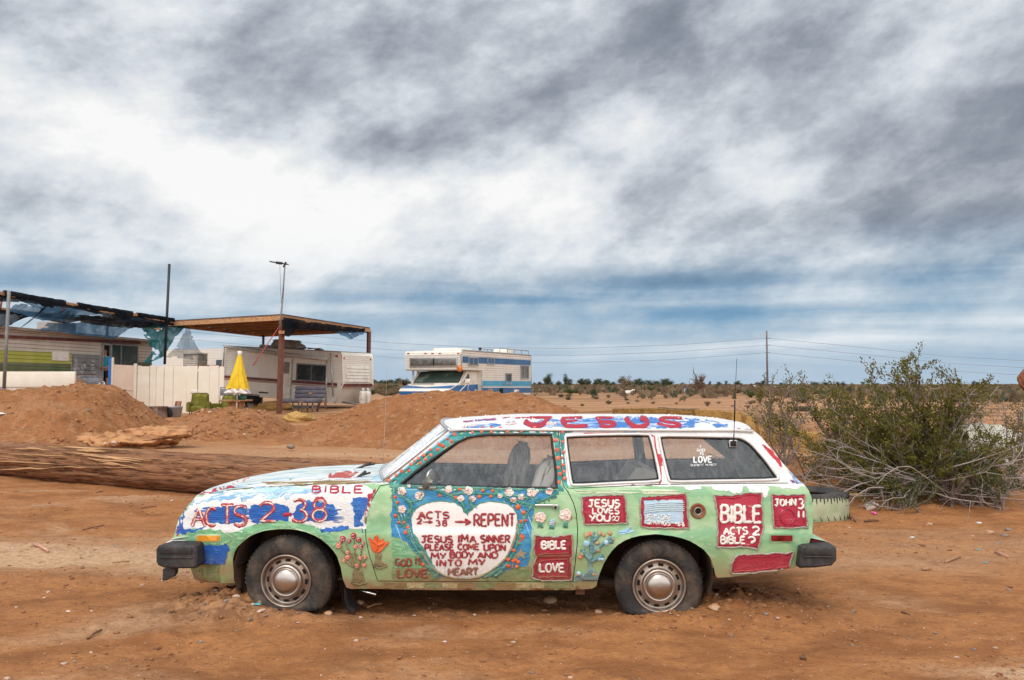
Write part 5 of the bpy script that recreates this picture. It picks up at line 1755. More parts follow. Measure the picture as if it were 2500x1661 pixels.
BL = [(295, 640, 32), (420, 670, 34), (295, 765, 30), (625, 628, 28), (765, 635, 34), (712, 690, 26), (795, 692, 24), (1055, 645, 34), (1140, 678, 26), (1085, 700, 22), (1215, 648, 36), (990, 672, 18), (1340, 640, 28), (1250, 640, 14), (345, 605, 12), (1275, 825, 40), (1455, 805, 46), (1360, 860, 24)]
for x, y, r in BL:
 X, Y = C2([(x, y)])[0]
 part('painted_blossom', [A_PINK, A_CREAM] if x != 1360 else [A_SKYB, A_CREAM], door, blossom(X, Y, r * .36, 4))
def odots(mb):
 for x, y, r in ((562, 670, 12), (676, 684, 13), (845, 676, 14), (866, 634, 12), (936, 636, 12), (925, 676, 13), (704, 626, 12), (245, 680, 12), (265, 718, 12), (250, 810, 13), (275, 858, 11), (312, 858, 11), (335, 895, 13), (320, 930, 14), (1115, 748, 20), (1155, 790, 15), (1138, 852, 12), (1170, 846, 11), (1088, 1055, 14), (1048, 1120, 16), (1095, 1125, 18), (1120, 1140, 14), (1048, 1165, 16), (1108, 1172, 14), (1082, 1130, 12), (445, 1155, 15), (300, 760, 8)):
  X, Y = C2([(x, y)])[0]
  blotch(mb, X, Y, r * .37, 4, 0, .007)
 patch(mb, C2([(1112, 950), (1130, 945), (1145, 935), (1150, 945), (1168, 955), (1150, 980), (1130, 995), (1115, 985)]), 4, .8, 3)
part('painted_dots', A_ORANGE, db, odots)
part('painted_leaf', A_HB, db, lambda mb: (patch(mb, C2([(1092, 1085), (1120, 1070), (1140, 1035), (1148, 1065), (1190, 1078), (1160, 1088), (1172, 1120), (1138, 1100), (1110, 1110)]), 4, .8, 3), stroke(mb, C2([(1075, 1190), (1085, 1130), (1100, 1090)]), 4, .005, 4)))
# red boxes on the door
def redbox(name, parent, P, letters, ridge_w=4, border=None, m_=None, h=.007):
 pn = part(name, m_ or A_RED, parent, lambda mb: patch(mb, P, 2, 1.5, 6))
 part('painted_border', A_GREYR, pn, lambda mb: ridge(mb, inset(P, -1.0), ridge_w, h, 2, 0, 1.6))
 part('painted_border', A_RED, pn, lambda mb: ridge(mb, inset(P, 5), 2.6, .005, 3, 0, 1.4))
 if letters: part('lettering', A_WLET, pn, letters)
 return pn
rb = redbox('painted_panel', door, C2([(1236, 955), (1370, 962), (1500, 948), (1502, 1100), (1480, 1130), (1500, 1160), (1494, 1262), (1300, 1270), (1218, 1250), (1226, 1180), (1245, 1110), (1232, 1050)]),
 lambda mb: (text(mb, 'BIBLE', *T2(1284, 990, 1458, 1044), 6.6, .008, 5, gap=.16), text(mb, 'LOVE', *T2(1268, 1148, 1446, 1208), 7.0, .008, 5, gap=.16)))
rb['label'] = 'two dark red boxes on the door reading BIBLE and LOVE'
part('painted_border', A_RUSTD, rb, lambda mb: (ridge(mb, C2([(1255, 975), (1480, 972), (1478, 1075), (1250, 1085)]), 3, .006, 3), ridge(mb, C2([(1255, 1130), (1470, 1118), (1468, 1240), (1250, 1245)]), 3, .006, 3), stroke(mb, C2([(1240, 1100), (1500, 1095)]), 8, .004, 3)))
# rocker panels under the door
def rocker(mb):
 xs = [160, 330, 460, 580, 700, 820, 960, 1100, 1210, 1310, 1500]
 for i, (a, b) in enumerate(zip(xs, xs[1:])):
  patch(mb, C2([(a, 1285), (b - 6, 1288), (b - 8, 1325), (a, 1322)]), 1, 1.4, 7, mi=(0, 1, 2, 1, 0, 2, 0, 1, 1, 2)[i])
part('rocker_paint_pattern', [A_BROWN, art('sand_paint', (0.45, 0.36, 0.17), (0.52, 0.47, 0.26)), A_OLIVE], car, rocker)
# teal pillars with dots
fr = C2([(205, 592), (330, 480), (450, 388), (560, 308), (640, 252), (700, 216), (745, 202), (900, 200), (1400, 202), (1408, 300), (1420, 450), (1436, 600), (1442, 640), (1400, 634), (1392, 480), (1372, 245), (1362, 232), (900, 232), (830, 238), (760, 252), (680, 292), (580, 356), (500, 408), (400, 480), (275, 592), (268, 604), (205, 598)])
tf = part('door_frame_paint_trim', A_TEAL, door, lambda mb: patch(mb, fr, 2, .6, 5))
part('painted_dots', A_CORAL, tf, lambda mb: [blotch(mb, *C2([(x, y)])[0], r * .42, 4, 0, .006) for x, y, r in ((585, 318, 14), (645, 285, 12), (548, 345, 12), (500, 382, 12), (462, 412, 11), (422, 442, 12), (345, 495, 10), (860, 218, 12), (928, 220, 12), (795, 222, 10), (1042, 216, 12), (1142, 216, 10), (1295, 214, 12), (1385, 274, 13), (1378, 276, 13), (1392, 345, 14), (1398, 405, 15), (1402, 472, 12), (1416, 516, 14), (1404, 575, 13), (1330, 640, 8))])
part('dab_marking', A_WHITE, tf, lambda mb: [stroke(mb, C2([(x, y), (x + l_, y + 2)]), 4, .003, 4) for x, y, l_ in ((940, 222, 24), (985, 224, 34), (1080, 222, 40), (1195, 220, 50), (1265, 222, 60), (1345, 224, 22), (625, 296, 14), (770, 226, 20))])
pl = C2([(190, 585), (310, 485), (440, 392), (560, 306), (640, 240), (690, 212), (745, 198), (700, 196), (640, 215), (600, 250), (480, 345), (340, 455), (200, 570)])
part('pillar_paint', A_LBLUE, car, lambda mb: patch(mb, pl, 2, 1.2, 5))
part('pillar_paint', A_TEAL, car, lambda mb: (stroke(mb, C2([(195, 588), (330, 476), (450, 386), (560, 304), (650, 238), (740, 202)]), 5, .002, 3), patch(mb, C2([(1410, 200), (1440, 195), (1520, 188), (1525, 205), (1500, 218), (1452, 225), (1440, 300), (1448, 420), (1462, 560), (1475, 622), (1448, 630), (1438, 560), (1424, 400)]), 2, 1.0, 4)))
part('painted_dots', A_CORAL, car, lambda mb: [blotch(mb, *C2([(x, y)])[0], r * .42, 4, 0, .006) for x, y, r in ((668, 236, 13), (617, 268, 11), (558, 306, 12), (497, 345, 11), (450, 382, 12), (412, 406, 11), (385, 425, 9), (360, 448, 12), (292, 498, 13), (255, 528, 11), (203, 562, 13), (868, 192, 11), (930, 190, 11), (992, 192, 13), (1235, 190, 12), (742, 210, 9))])
part('painted_dots', A_CORAL, car, lambda mb: [blotch(mb, *C2([(x, y)])[0], r * .42, 4, 0, .006) for x, y, r in ((1432, 218, 12), (1452, 278, 10), (1434, 290, 9), (1440, 360, 10), (1436, 452, 11), (1442, 500, 11), (1446, 548, 12), (1430, 400, 8))])
# ---- rear quarter ----------------------------------------------------------------------
P1 = C3([(178, 680), (300, 672), (470, 666), (482, 700), (496, 860), (400, 868), (300, 872), (195, 868), (182, 780)])
redbox('painted_panel', car, P1, lambda mb: (text(mb, 'JESUS', *T3(222, 700, 446, 748), 6.6, .008, 5, gap=.18), text(mb, 'LOVES', *T3(250, 756, 440, 798), 6.4, .008, 5, gap=.2), text(mb, 'YOU', *T3(228, 806, 376, 850), 6.6, .008, 5, gap=.22),
 stroke(mb, C3([(385, 830), (400, 815), (415, 825), (400, 845), (390, 840)]), 3, .006, 5), stroke(mb, C3([(415, 815), (440, 820), (430, 850), (405, 840)]), 3, .006, 5)))['label'] = 'red box on the rear flank reading JESUS LOVES YOU'
P2 = C3([(596, 682), (760, 672), (905, 660), (918, 700), (930, 900), (800, 898), (600, 890), (592, 780)])
p2 = redbox('painted_panel', car, P2, None)
p2['label'] = 'red framed box with pale blue ground on the rear flank'
A_BOXB = art('pale_blue_paint', (0.40, 0.58, 0.74), (0.52, 0.66, 0.76), third=(0.32, 0.34, 0.50), tlo=.58, thi=.68)
part('panel_ground', A_BOXB, p2, lambda mb: patch(mb, C3([(616, 706), (720, 704), (800, 700), (890, 696), (898, 760), (892, 800), (900, 860), (800, 862), (620, 862), (614, 780)]), 3, 2.0, 5))
part('painted_line_pattern', art('pale_line_paint', (0.56, 0.63, 0.62), (0.48, 0.58, 0.62)), p2, lambda mb: [stroke(mb, C3([(618, y0 + 16), (700, y0 + 6), (800, y0), (905, y0 + 2)]), 2.6, .005, 4) for y0 in (718, 732, 746, 760, 774)])
part('lettering', A_WLET, p2, lambda mb: (text(mb, 'E-', *T3(638, 806, 682, 838), 3.4, .005, 5, gap=.1), text(mb, "ri'", *T3(682, 804, 736, 838), 3.2, .006, 5, gap=.1), text(mb, 'Sh2', *T3(738, 804, 804, 838), 3.3, .006, 5, gap=.2),
 text(mb, '2', *T3(636, 846, 672, 870), 3.6, .006, 5), text(mb, 'KINGS', *T3(684, 842, 802, 874), 3.3, .006, 5, gap=.2, tilt=.06), text(mb, '>', *T3(815, 850, 848, 874), 3.6, .006, 5), text(mb, '6-6', *T3(855, 852, 902, 882), 4.0, .006, 5, gap=.15, tilt=.1)))
P3 = C3([(1116, 670), (1240, 672), (1360, 650), (1446, 654), (1452, 800), (1462, 900), (1440, 960), (1426, 1044), (1300, 1030), (1138, 1030), (1140, 900), (1136, 780)])
p3 = redbox('painted_panel', car, P3, lambda mb: (text(mb, 'BIBLE', *T3(1160, 738, 1446, 858), 9.5, .009, 5, gap=.14, js=.6), text(mb, 'ACTS.', *T3(1182, 896, 1368, 946), 6.8, .008, 5, gap=.14), text(mb, '2', *T3(1380, 888, 1436, 950), 7.4, .008, 5), text(mb, 'BIBLE', *T3(1158, 960, 1332, 1008), 6.6, .008, 5, gap=.14), text(mb, '?', *T3(1350, 958, 1408, 1024), 7, .008, 5)), m_=A_REDW)
p3['label'] = 'tall red box near the tail reading BIBLE ACTS 2 BIBLE'
P4 = C3([(1524, 664), (1640, 668), (1752, 662), (1756, 760), (1774, 892), (1650, 892), (1536, 894), (1532, 780)])
p4 = redbox('painted_panel', car, P4, lambda mb: (text(mb, 'JOHN', *T3(1540, 696, 1690, 742), 5.6, .007, 5, gap=.24), text(mb, '3', *T3(1706, 696, 1746, 762), 5.6, .007, 5), text(mb, '11', *T3(1704, 778, 1750, 826), 5.6, .007, 5, gap=.8)))
p4['label'] = 'red box at the tail reading JOHN 3 11 above a ring'
part('painted_ring', A_REDW, p4, lambda mb: (stroke(mb, arc(*C3([(1630, 818)])[0], 17.5, 18.5, 0, 360, 24), 3, .006, 3), patch(mb, arc(*C3([(1630, 818)])[0], 15, 16, 0, 345, 20), 3, .5, 5)))
P5 = C3([(1285, 1090), (1450, 1085), (1560, 1078), (1672, 1072), (1650, 1130), (1640, 1185), (1500, 1200), (1370, 1215), (1232, 1218), (1240, 1160), (1262, 1110)])
redbox('painted_panel', car, P5, None, 4)['label'] = 'plain dark red box low behind the rear wheel'
def tree_stem(mb):
 for v in ([(235, 1250), (232, 1150), (245, 1060), (250, 960), (255, 930)], [(240, 1130), (190, 1080), (180, 1050)], [(245, 1080), (310, 1020), (350, 1000), (385, 960)], [(242, 1020), (205, 1000)], [(250, 1000), (290, 960), (300, 940)], [(240, 1140), (290, 1110), (320, 1095)], [(350, 1000), (395, 990)]):
  P = smooth_poly(C3(v), 1, False)
  stroke(mb, P, 8.5, .007, 2, 0, wob=.4)
  for (x, y) in resample(P, 6, False):
   for _ in range(2):
    a = arng.uniform(0, 6.28)
    stroke(mb, [(x, y), (x + 6 * math.cos(a), y + 6 * math.sin(a))], 4.4, .006, 2, 0, step=3)
 for k in range(12): stroke(mb, C3([(190 + 8 * k, 1170 + abs(k - 6) * 9), (180 + 9.5 * k, 1272)]), 6, .006, 2)
 patch(mb, C3([(118, 1262), (150, 1235), (200, 1225), (280, 1235), (282, 1272), (200, 1276), (115, 1274)]), 2, 2, 5)
A_TREE = art('slate_green_paint', (0.10, 0.24, 0.26), (0.20, 0.36, 0.36), .45, .6)
pt = part('painted_tree', A_TREE, car, tree_stem, 'raised blue green tree with orange and blue fruit')
part('painted_fruit_pattern', [A_CORAL, A_SKYB, art('dull_gold_paint', (0.46, 0.30, 0.15), (0.36, 0.32, 0.20))], pt, lambda mb: [blotch(mb, *C3([(x, y)])[0], r * .38, 3, mi, .008) for x, y, r, mi in ((208, 948, 20, 2), (240, 940, 14, 0), (300, 938, 17, 2), (375, 935, 18, 2), (208, 1010, 22, 1), (350, 1000, 20, 1), (285, 1005, 16, 2), (290, 1055, 17, 2), (178, 1085, 14, 2), (165, 1105, 14, 0), (330, 945, 15, 2), (300, 1115, 16, 1), (322, 1120, 12, 1), (260, 1225, 16, 2), (155, 1222, 18, 1), (145, 1228, 9, 0), (395, 975, 12, 2))])
part('painted_bird', A_SKYB, car, lambda mb: (patch(mb, C3([(430, 925), (470, 915), (500, 892), (520, 900), (515, 915), (555, 915), (530, 928), (490, 940), (450, 945)]), 2, 1, 4), stroke(mb, C3([(440, 930), (500, 925)]), 3, .004, 3), stroke(mb, C3([(490, 940), (520, 885)]), 3, .004, 3)))
# white smears and creamy streaks under the belt
def smears(mb):
 for P in ([(910, 600), (1030, 598), (1025, 625), (960, 635), (915, 622)], [(1100, 598), (1230, 596), (1320, 600), (1310, 650), (1210, 640), (1110, 628)], [(1340, 600), (1500, 598), (1505, 640), (1480, 690), (1440, 650), (1360, 640)], [(1580, 598), (1720, 596), (1710, 625), (1600, 620)]):
  patch(mb, C3(P), 1, 3, 6)
part('belt_smear_marking', A_WHITE, car, smears)
A_STRK = art('cream_streak_paint', (0.60, 0.66, 0.44), (0.66, 0.74, 0.58))
part('belt_smear_marking', A_STRK, car, lambda mb: (dry(mb, 1400, 1196, 1640, 1206, 22, 4, 1)))
# dabs of red and blue on the white pillars
def redbits(mb):
 patch(mb, C3([(1450, 298), (1470, 310), (1500, 330), (1560, 380), (1585, 430), (1600, 470), (1580, 460), (1540, 410), (1505, 370), (1480, 345)]), 2, 1.2, 4)
 patch(mb, C3([(712, 375), (735, 378), (745, 420), (748, 455), (728, 455), (716, 420)]), 2, 1.2, 4)
 stroke(mb, C3([(190, 228), (400, 227), (640, 228)]), 2.4, .001, 2)
 stroke(mb, C3([(640, 228), (690, 250), (700, 330), (735, 480), (738, 570), (720, 590)]), 3, .001, 2)
 stroke(mb, C3([(300, 200), (440, 201)]), 3, .001, 2)
part('pillar_dab_marking', A_REDB, car, redbits)
part('pillar_dab_marking', A_LBLUE, car, lambda mb: (patch(mb, C3([(1635, 480), (1660, 490), (1720, 560), (1745, 588), (1700, 580), (1670, 545)]), 2, 1.5, 4), stroke(mb, C3([(1495, 305), (1540, 345)]), 5, .001, 1), dry(mb, 1520, 1053, 1550, 1056, 8, 3, 2)))
part('pillar_dab_marking', A_VIOLET, car, lambda mb: dry(mb, 1928, 1150, 1950, 1175, 8, 4, 3, R(50)))
# ---- roof ------------------------------------------------------------------------------
A_RBLUE = art('roof_blue_paint', (0.045, 0.19, 0.52), (0.40, 0.54, 0.74), .50, .60, sc=(5, 5, 40), third=(0.72, 0.74, 0.78), tlo=.60, thi=.64)
def rblue(mb):
 patch(mb, C2([(720, 190), (800, 165), (900, 160), (1000, 168), (990, 180), (860, 186), (760, 196)]), 1, 2, 5)
 patch(mb, C2([(1030, 150), (1100, 145), (1090, 162), (1040, 165)]), 1, 1.5, 4)
 patch(mb, C2([(1160, 165), (1280, 140), (1400, 130), (1540, 120), (1742, 130), (1745, 188), (1600, 190), (1420, 185), (1240, 188)]), 1, 2.5, 5)
 patch(mb, C3([(20, 130), (200, 120), (420, 112), (640, 110), (700, 125), (900, 140), (975, 150), (970, 185), (880, 192), (700, 190), (440, 195), (200, 190), (20, 186)]), 1, 2.5, 5)
 patch(mb, C3([(1100, 170), (1140, 158), (1215, 162), (1210, 185), (1130, 186)]), 1, 2, 4)
 dry(mb, 1640, 1022, 1700, 1030, 10, 4, 1, .1)
 dry(mb, 1700, 1020, 1800, 1030, 10, 4, 1, .2)
 stroke(mb, C3([(480, 214), (560, 216)]), 4, .001, 2)
part('roof_brush_marking', A_RBLUE, roof, rblue)
def jesus(mb):
 W_ = 11.5
 stroke(mb, C2([(1185, 119), (1290, 117), (1360, 118)]), 5, .005, 3)
 stroke(mb, smooth_poly(C2([(1325, 120), (1320, 140), (1290, 168), (1240, 178), (1190, 162), (1165, 142)]), 2, False), W_ + 1, .006, 3)
 stroke(mb, C2([(1425, 122), (1500, 119), (1572, 118)]), 6, .005, 3)
 stroke(mb, C2([(1432, 124), (1438, 150), (1460, 178)]), 13, .006, 3)
 stroke(mb, C2([(1440, 147), (1540, 139)]), 5, .005, 3)
 stroke(mb, C2([(1445, 178), (1540, 180), (1610, 176)]), 9, .006, 3)
 stroke(mb, smooth_poly(C3([(272, 120), (330, 120), (405, 119)]), 1, False), 5, .006, 3)
 stroke(mb, smooth_poly(C3([(290, 150), (340, 150), (400, 150), (418, 172), (360, 186), (300, 172)]), 2, False), 8, .006, 3)
 stroke(mb, C3([(278, 125), (300, 142), (350, 150)]), 5, .006, 3)
 stroke(mb, smooth_poly(C3([(490, 118), (505, 150), (545, 182), (610, 184), (645, 160), (630, 128), (590, 118)]), 2, False), W_ + 1, .006, 3)
 stroke(mb, smooth_poly(C3([(885, 122), (800, 118), (730, 122), (725, 138), (790, 152), (870, 162), (880, 180), (800, 184), (710, 160)]), 2, False), 6.2, .006, 3)
part('lettering', A_RED, roof, jesus)
part('roof_brush_marking', A_VIOLET, roof, lambda mb: (dry(mb, 1690, 1012, 1800, 1022, 30, 4.5, 2, .15), dry(mb, 1725, 1016, 1790, 1026, 16, 4.5, 2, .2), dry(mb, 1128, 1023, 1200, 1030, 12, 4, 2, -.12)))
part('roof_brush_marking', A_RED, roof, lambda mb: (dry(mb, 1165, 1016, 1280, 1022, 10, 2.4, 2, -.03), dry(mb, 1710, 1012, 1800, 1024, 16, 4, 3, .16)))
def crumbs(mb):
 for _ in range(190):
  x = arng.uniform(1120, 1800)
  blotch(mb, x, arng.uniform(1014, 1024) + (6 if x < 1180 else 0), arng.uniform(1.2, 3.0), 1, 0, arng.uniform(.004, .012))
part('roof_brush_marking', A_WHITE, roof, crumbs)
def zig(mb):
 for x0, y0 in ((725, 190), (780, 184), (1030, 172), (1062, 168), (1318, 170), (1345, 174)):
  stroke(mb, C2([(x0, y0), (x0 + 12, y0 - 16), (x0 + 22, y0 - 2), (x0 + 34, y0 - 18), (x0 + 44, y0 - 4)]), 3, .006, 3, 0, step=2.5)
part('roof_brush_marking', [A_PINK], roof, zig)
# ---- window sticker ---------------------------------------------------------------------
def sticker(mb):
 Z = lambda x0, y0, x1, y1: (1660 + x0 * .08475, 1060 + y0 * .08475, 1660 + x1 * .08475, 1060 + y1 * .08475)
 b = dict(bv=BVG, js=0)
 stroke(mb, [(1710, 1087.5), (1710.2, 1094)], 1.5, .0006, 1, bv=BVG, step=1); stroke(mb, [(1706.8, 1089.4), (1713.6, 1089.2)], 1.3, .0006, 1, bv=BVG, step=1)
 text(mb, 'GOD', *Z(490, 430, 720, 500), 2.4, .0006, 1, gap=.22, **b)
 text(mb, "'", *Z(735, 405, 770, 470), 1.3, .0006, 1, **b)
 text(mb, 'IS', *Z(575, 525, 685, 605), 2.8, .0006, 1, gap=.35, **b)
 text(mb, 'LOVE', *Z(395, 645, 920, 820), 4.6, .0006, 1, gap=.28, **b)
 text(mb, 'SALVATION', *Z(305, 868, 560, 930), 1.15, .0006, 1, gap=.22, **b)
 text(mb, 'MT.', *Z(600, 862, 700, 924), 1.15, .0006, 1, gap=.22, **b)
 text(mb, 'NILAND,', *Z(745, 858, 965, 918), 1.15, .0006, 1, gap=.22, **b)
 text(mb, 'CA', *Z(975, 850, 1045, 908), 1.15, .0006, 1, gap=.25, **b)
part('window_sticker', mat('white_vinyl', (0.78, 0.79, 0.78), 0.5), near_cargo, sticker, 'white lettered sticker on the cargo window')
# shut lines that stay dark: B-pillar belt line and tailgate edge
part('belt_line_groove', M_GASK, car, lambda mb: (stroke(mb, C3([(90, 618), (300, 610), (700, 590), (790, 588)]), 1.3, .0008, 2), stroke(mb, C3([(800, 590), (1200, 583), (1640, 580)]), 1.3, .0008, 2)))
part('rust_stain', A_RUSTD, car, lambda mb: (dry(mb, 1780, 1049, 1830, 1052, 12, 2.5, 2), dry(mb, 1385, 1420, 1400, 1436, 6, 3, 1, R(80)), dry(mb, 1540, 1183, 1600, 1186, 6, 2, 1)))
for (nm, pn), (mb, ms, par) in MERGED.items():
 if mb.v: mb.build(nm, ms, par, fixn=False)
# ================================================================== THE CAMP BEYOND THE MOUNDS
class Frame:
 """a thing's own axes: hit() finds where a direction meets one of its planes"""
 def __init__(s, loc, rz, ry=0.0):
  s.M = Matrix.Translation(loc) @ Matrix.Rotation(rz, 4, 'Z') @ Matrix.Rotation(ry, 4, 'Y')
  s.I = s.M.inverted()
  s.loc, s.rz, s.ry = loc, rz, ry
 def hit(s, px, py, ax, c=0.0):
  o = s.I @ CAM
  d = s.I.to_3x3() @ ray(px, py)
  return o + d * ((c - o[ax]) / d[ax])
 def root(s, name, label, cat, group=None):
  e = empty(name, s.loc, 0, label, cat, group)
  e.rotation_euler = (0, s.ry, s.rz)
  return e
def slab(mb, pts, nrm, t, mi=0):
 """flat plate: outline pts, thickness t along nrm (outward)"""
 n = len(pts)
 nrm = Vector(nrm)
 a = [Vector(p) for p in pts]; b = [p + nrm * t for p in a]
 tri = geometry.tessellate_polygon([a])
 mb.add(a + b, [tuple(q) for q in tri] + [tuple(n + k for k in q) for q in tri] + [(i, (i + 1) % n, n + (i + 1) % n, n + i) for i in range(n)], mi)
def siding(name, col, col2, pitch=0.09, dirt=0.35, dirtcol=(0.33, 0.25, 0.18), axis=2):
 m = bpy.data.materials.new(name)
 m.use_nodes = True
 t = NT(m.node_tree)
 p = t.n['Principled BSDF']
 oc = t.node('ShaderNodeTexCoord').outputs['Object']
 x, y, z = t.sep(oc)
 n = t.noise(oc, 1.1, 5, 0.6, 0.4)
 n2 = t.noise(t.scale_vec(oc, (5, 5, .8)), 1.0, 5, 0.65)
 c = t.mix(t.rng(n, .4, .65), col, col2)
 c = t.mix(t.math('MULTIPLY', t.rng(n2, .48, .72), dirt), c, dirtcol)
 ph = t.math('FRACT', t.math('DIVIDE', (x, y, z)[axis], pitch))
 groove = t.rng(ph, 0.0, 0.16, 1.0, 0.0)
 hgt = t.math('SUBTRACT', t.math('MULTIPLY', ph, 0.5), groove)
 c = t.mix(t.math('MULTIPLY', groove, .55), c, tuple(k * .35 for k in dirtcol))
 t.put(p.inputs['Base Color'], c)
 p.inputs['Roughness'].default_value = 0.5
 bn = t.node('ShaderNodeBump')
 bn.inputs['Strength'].default_value = 0.7
 bn.inputs['Distance'].default_value = 0.03
 t.l.new(hgt, bn.inputs['Height'])
 t.l.new(bn.outputs[0], p.inputs['Normal'])
 return m
M_SIDW = siding('cream_siding', (0.86, 0.81, 0.73), (0.88, 0.84, 0.77), .085, .12)
M_SIDW2 = siding('white_siding', (0.80, 0.76, 0.69), (0.85, 0.82, 0.76), .11, .12)
M_SIDG = siding('grey_siding', (0.58, 0.52, 0.46), (0.66, 0.60, 0.53), .13, .15)
M_SIDGR = siding('green_siding', (0.42, 0.45, 0.07), (0.48, 0.50, 0.12), .13, .12)
M_SIDDG = siding('dark_green_siding', (0.10, 0.15, 0.075), (0.15, 0.19, 0.09), .10, .25)
M_BLUE1 = siding('blue_band', (0.035, 0.145, 0.34), (0.05, 0.20, 0.42), .11, .15)
M_BLUE2 = siding('light_blue_band', (0.06, 0.36, 0.62), (0.10, 0.46, 0.70), .11, .15)
M_MAROON = mat('maroon_stripe', (0.13, 0.035, 0.032), 0.5, vcol=(0.20, 0.07, 0.05), vscale=4)
M_WIN = mat('dark_window', (0.030, 0.036, 0.042), 0.12, vcol=(0.075, 0.08, 0.08), vscale=2.2, spec=0.7)
M_WIN2 = mat('curtained_window', (0.10, 0.095, 0.09), 0.35, vcol=(0.19, 0.18, 0.17), vscale=6, spec=0.6)
M_ALU = mat('weathered_aluminium', (0.46, 0.45, 0.43), 0.4, 0.5, vcol=(0.33, 0.31, 0.29), vscale=6)
M_GREYM = mat('grey_metal', (0.20, 0.20, 0.20), 0.55, 0.2, vcol=(0.28, 0.26, 0.24), vscale=5)
M_OFFW = mat('off_white', (0.80, 0.76, 0.69), 0.6, vcol=(0.68, 0.61, 0.52), vscale=3)
M_ROOFT = mat('old_roof', (0.34, 0.30, 0.26), 0.9, vcol=(0.24, 0.19, 0.15), vscale=3)
M_BROWNP = mat('brown_steel', (0.145, 0.050, 0.032), 0.6, vcol=(0.20, 0.085, 0.05), vscale=9)
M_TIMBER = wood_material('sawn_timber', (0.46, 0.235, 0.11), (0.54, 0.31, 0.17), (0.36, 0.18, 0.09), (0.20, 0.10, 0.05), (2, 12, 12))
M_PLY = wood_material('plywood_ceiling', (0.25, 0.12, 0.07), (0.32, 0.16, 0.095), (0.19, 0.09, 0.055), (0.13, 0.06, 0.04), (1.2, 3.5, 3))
M_TAR = mat('tar_paper', (0.05, 0.045, 0.042), 0.9, vcol=(0.09, 0.08, 0.07), vscale=2)
M_DKPOLE = mat('dark_pole', (0.03, 0.03, 0.035), 0.6)
M_STRAW = wood_material('straw', (0.40, 0.225, 0.065), (0.52, 0.33, 0.12), (0.30, 0.16, 0.045), (0.14, 0.07, 0.02), (9, 30, 30))  # brighter copy of the straw: sunlit look of some bales put into the colour
M_STRAWD = wood_material('dark_straw', (0.24, 0.125, 0.035), (0.34, 0.20, 0.07), (0.17, 0.085, 0.025), (0.07, 0.035, 0.012), (9, 30, 30))
def net_mat(name, col, open_, scale=1.0):
 """knitted shade cloth: partly see-through"""
 m = bpy.data.materials.new(name)
 m.use_nodes = True
 t = NT(m.node_tree)
 t.n.clear()
 out = t.node('ShaderNodeOutputMaterial')
 oc = t.node('ShaderNodeTexCoord').outputs['Object']
 n = t.noise(oc, 1.6 * scale, 6, 0.65, 0.8)
 c = t.mix(t.rng(n, .35, .65), col, tuple(k * .55 for k in col))
 df = t.node('ShaderNodeBsdfDiffuse'); t.put(df.inputs[0], c)
 tl = t.node('ShaderNodeBsdfTranslucent'); t.put(tl.inputs[0], c)
 tr = t.node('ShaderNodeBsdfTransparent')
 m1 = t.node('ShaderNodeMixShader'); m1.inputs[0].default_value = .35
 t.l.new(df.outputs[0], m1.inputs[1]); t.l.new(tl.outputs[0], m1.inputs[2])
 m2 = t.node('ShaderNodeMixShader')
 t.put(m2.inputs[0], t.rng(n, .3, .7, open_ + .12, max(0, open_ - .12)))
 t.l.new(m1.outputs[0], m2.inputs[1]); t.l.new(tr.outputs[0], m2.inputs[2])
 t.l.new(m2.outputs[0], out.inputs[0])
 return m
M_NETD = net_mat('dark_shade_cloth', (0.026, 0.032, 0.042), .02)
M_NETB = net_mat('blue_shade_cloth', (0.07, 0.19, 0.34), .18)
M_NETT = net_mat('teal_shade_cloth', (0.02, 0.29, 0.31), .12)
M_NETL = net_mat('pale_netting', (0.16, 0.24, 0.32), .48)
# ---- travel trailer --------------------------------------------------------------------
TF = Frame((-7.65, 37.0, 0.62), R(-25), R(3.3))
tr_ = TF.root('travel_trailer', 'cream travel trailer with maroon stripe parked under the wooden canopy', 'trailer')
tp = lambda x, y, ax=1, c=0.0: TF.hit(x, y, ax, c)
TW, TLn = 2.3, 6.9
top = tp(810, 859).z
prof = [(-.22, .0), (.16, .88), (.04, top - .12), (-.06, top), (-TLn, top), (-TLn - .1, .5), (-TLn, .0)]
mb = MB(); mb.prism(prof, Matrix.Identity(4), TW)
mb.build('body', M_SIDW, tr_)
mb = MB()
n = len(prof)
for y in (0.0, TW):                       # corner trim
 mb.tube([(x + .005, y, z) for x, z in prof[:4]], .035, 6)
mb.build('corner_trim', M_OFFW, tr_)
mb = MB(); mb.box(((-TLn - .1) / 2, TW / 2, top + .02), (TLn - .05, TW + .08, .045)); mb.build('roof', M_ROOFT, tr_)
s0, s1 = tp(609, 924).z, tp(820, 943).z
mb = MB()
for z0, z1, mi in ((.78, .90, 0), (.70, .755, 1)):
 mb.box((-TLn / 2 - .0, -.006, (z0 + z1) / 2), (TLn - .28, .012, z1 - z0), mi=mi)
 mb.box((.12, TW / 2, (z0 + z1) / 2), (.09, TW + .01, z1 - z0), mi=mi)
mb.build('stripe', [M_MAROON, mat('tan_stripe', (0.36, 0.20, 0.14), .5)], tr_)
def rect_on(fr, x0, y0, x1, y1, ax, c):
 a = fr.hit(x0, y0, ax, c); b = fr.hit(x1, y1, ax, c); e = fr.hit(x0, y1, ax, c); f = fr.hit(x1, y0, ax, c)
 o = 1 - ax
 u0, u1 = sorted(((a[o] + e[o]) / 2, (b[o] + f[o]) / 2))
 z0, z1 = sorted(((b.z + e.z) / 2, (a.z + f.z) / 2))
 return u0, u1, z0, z1
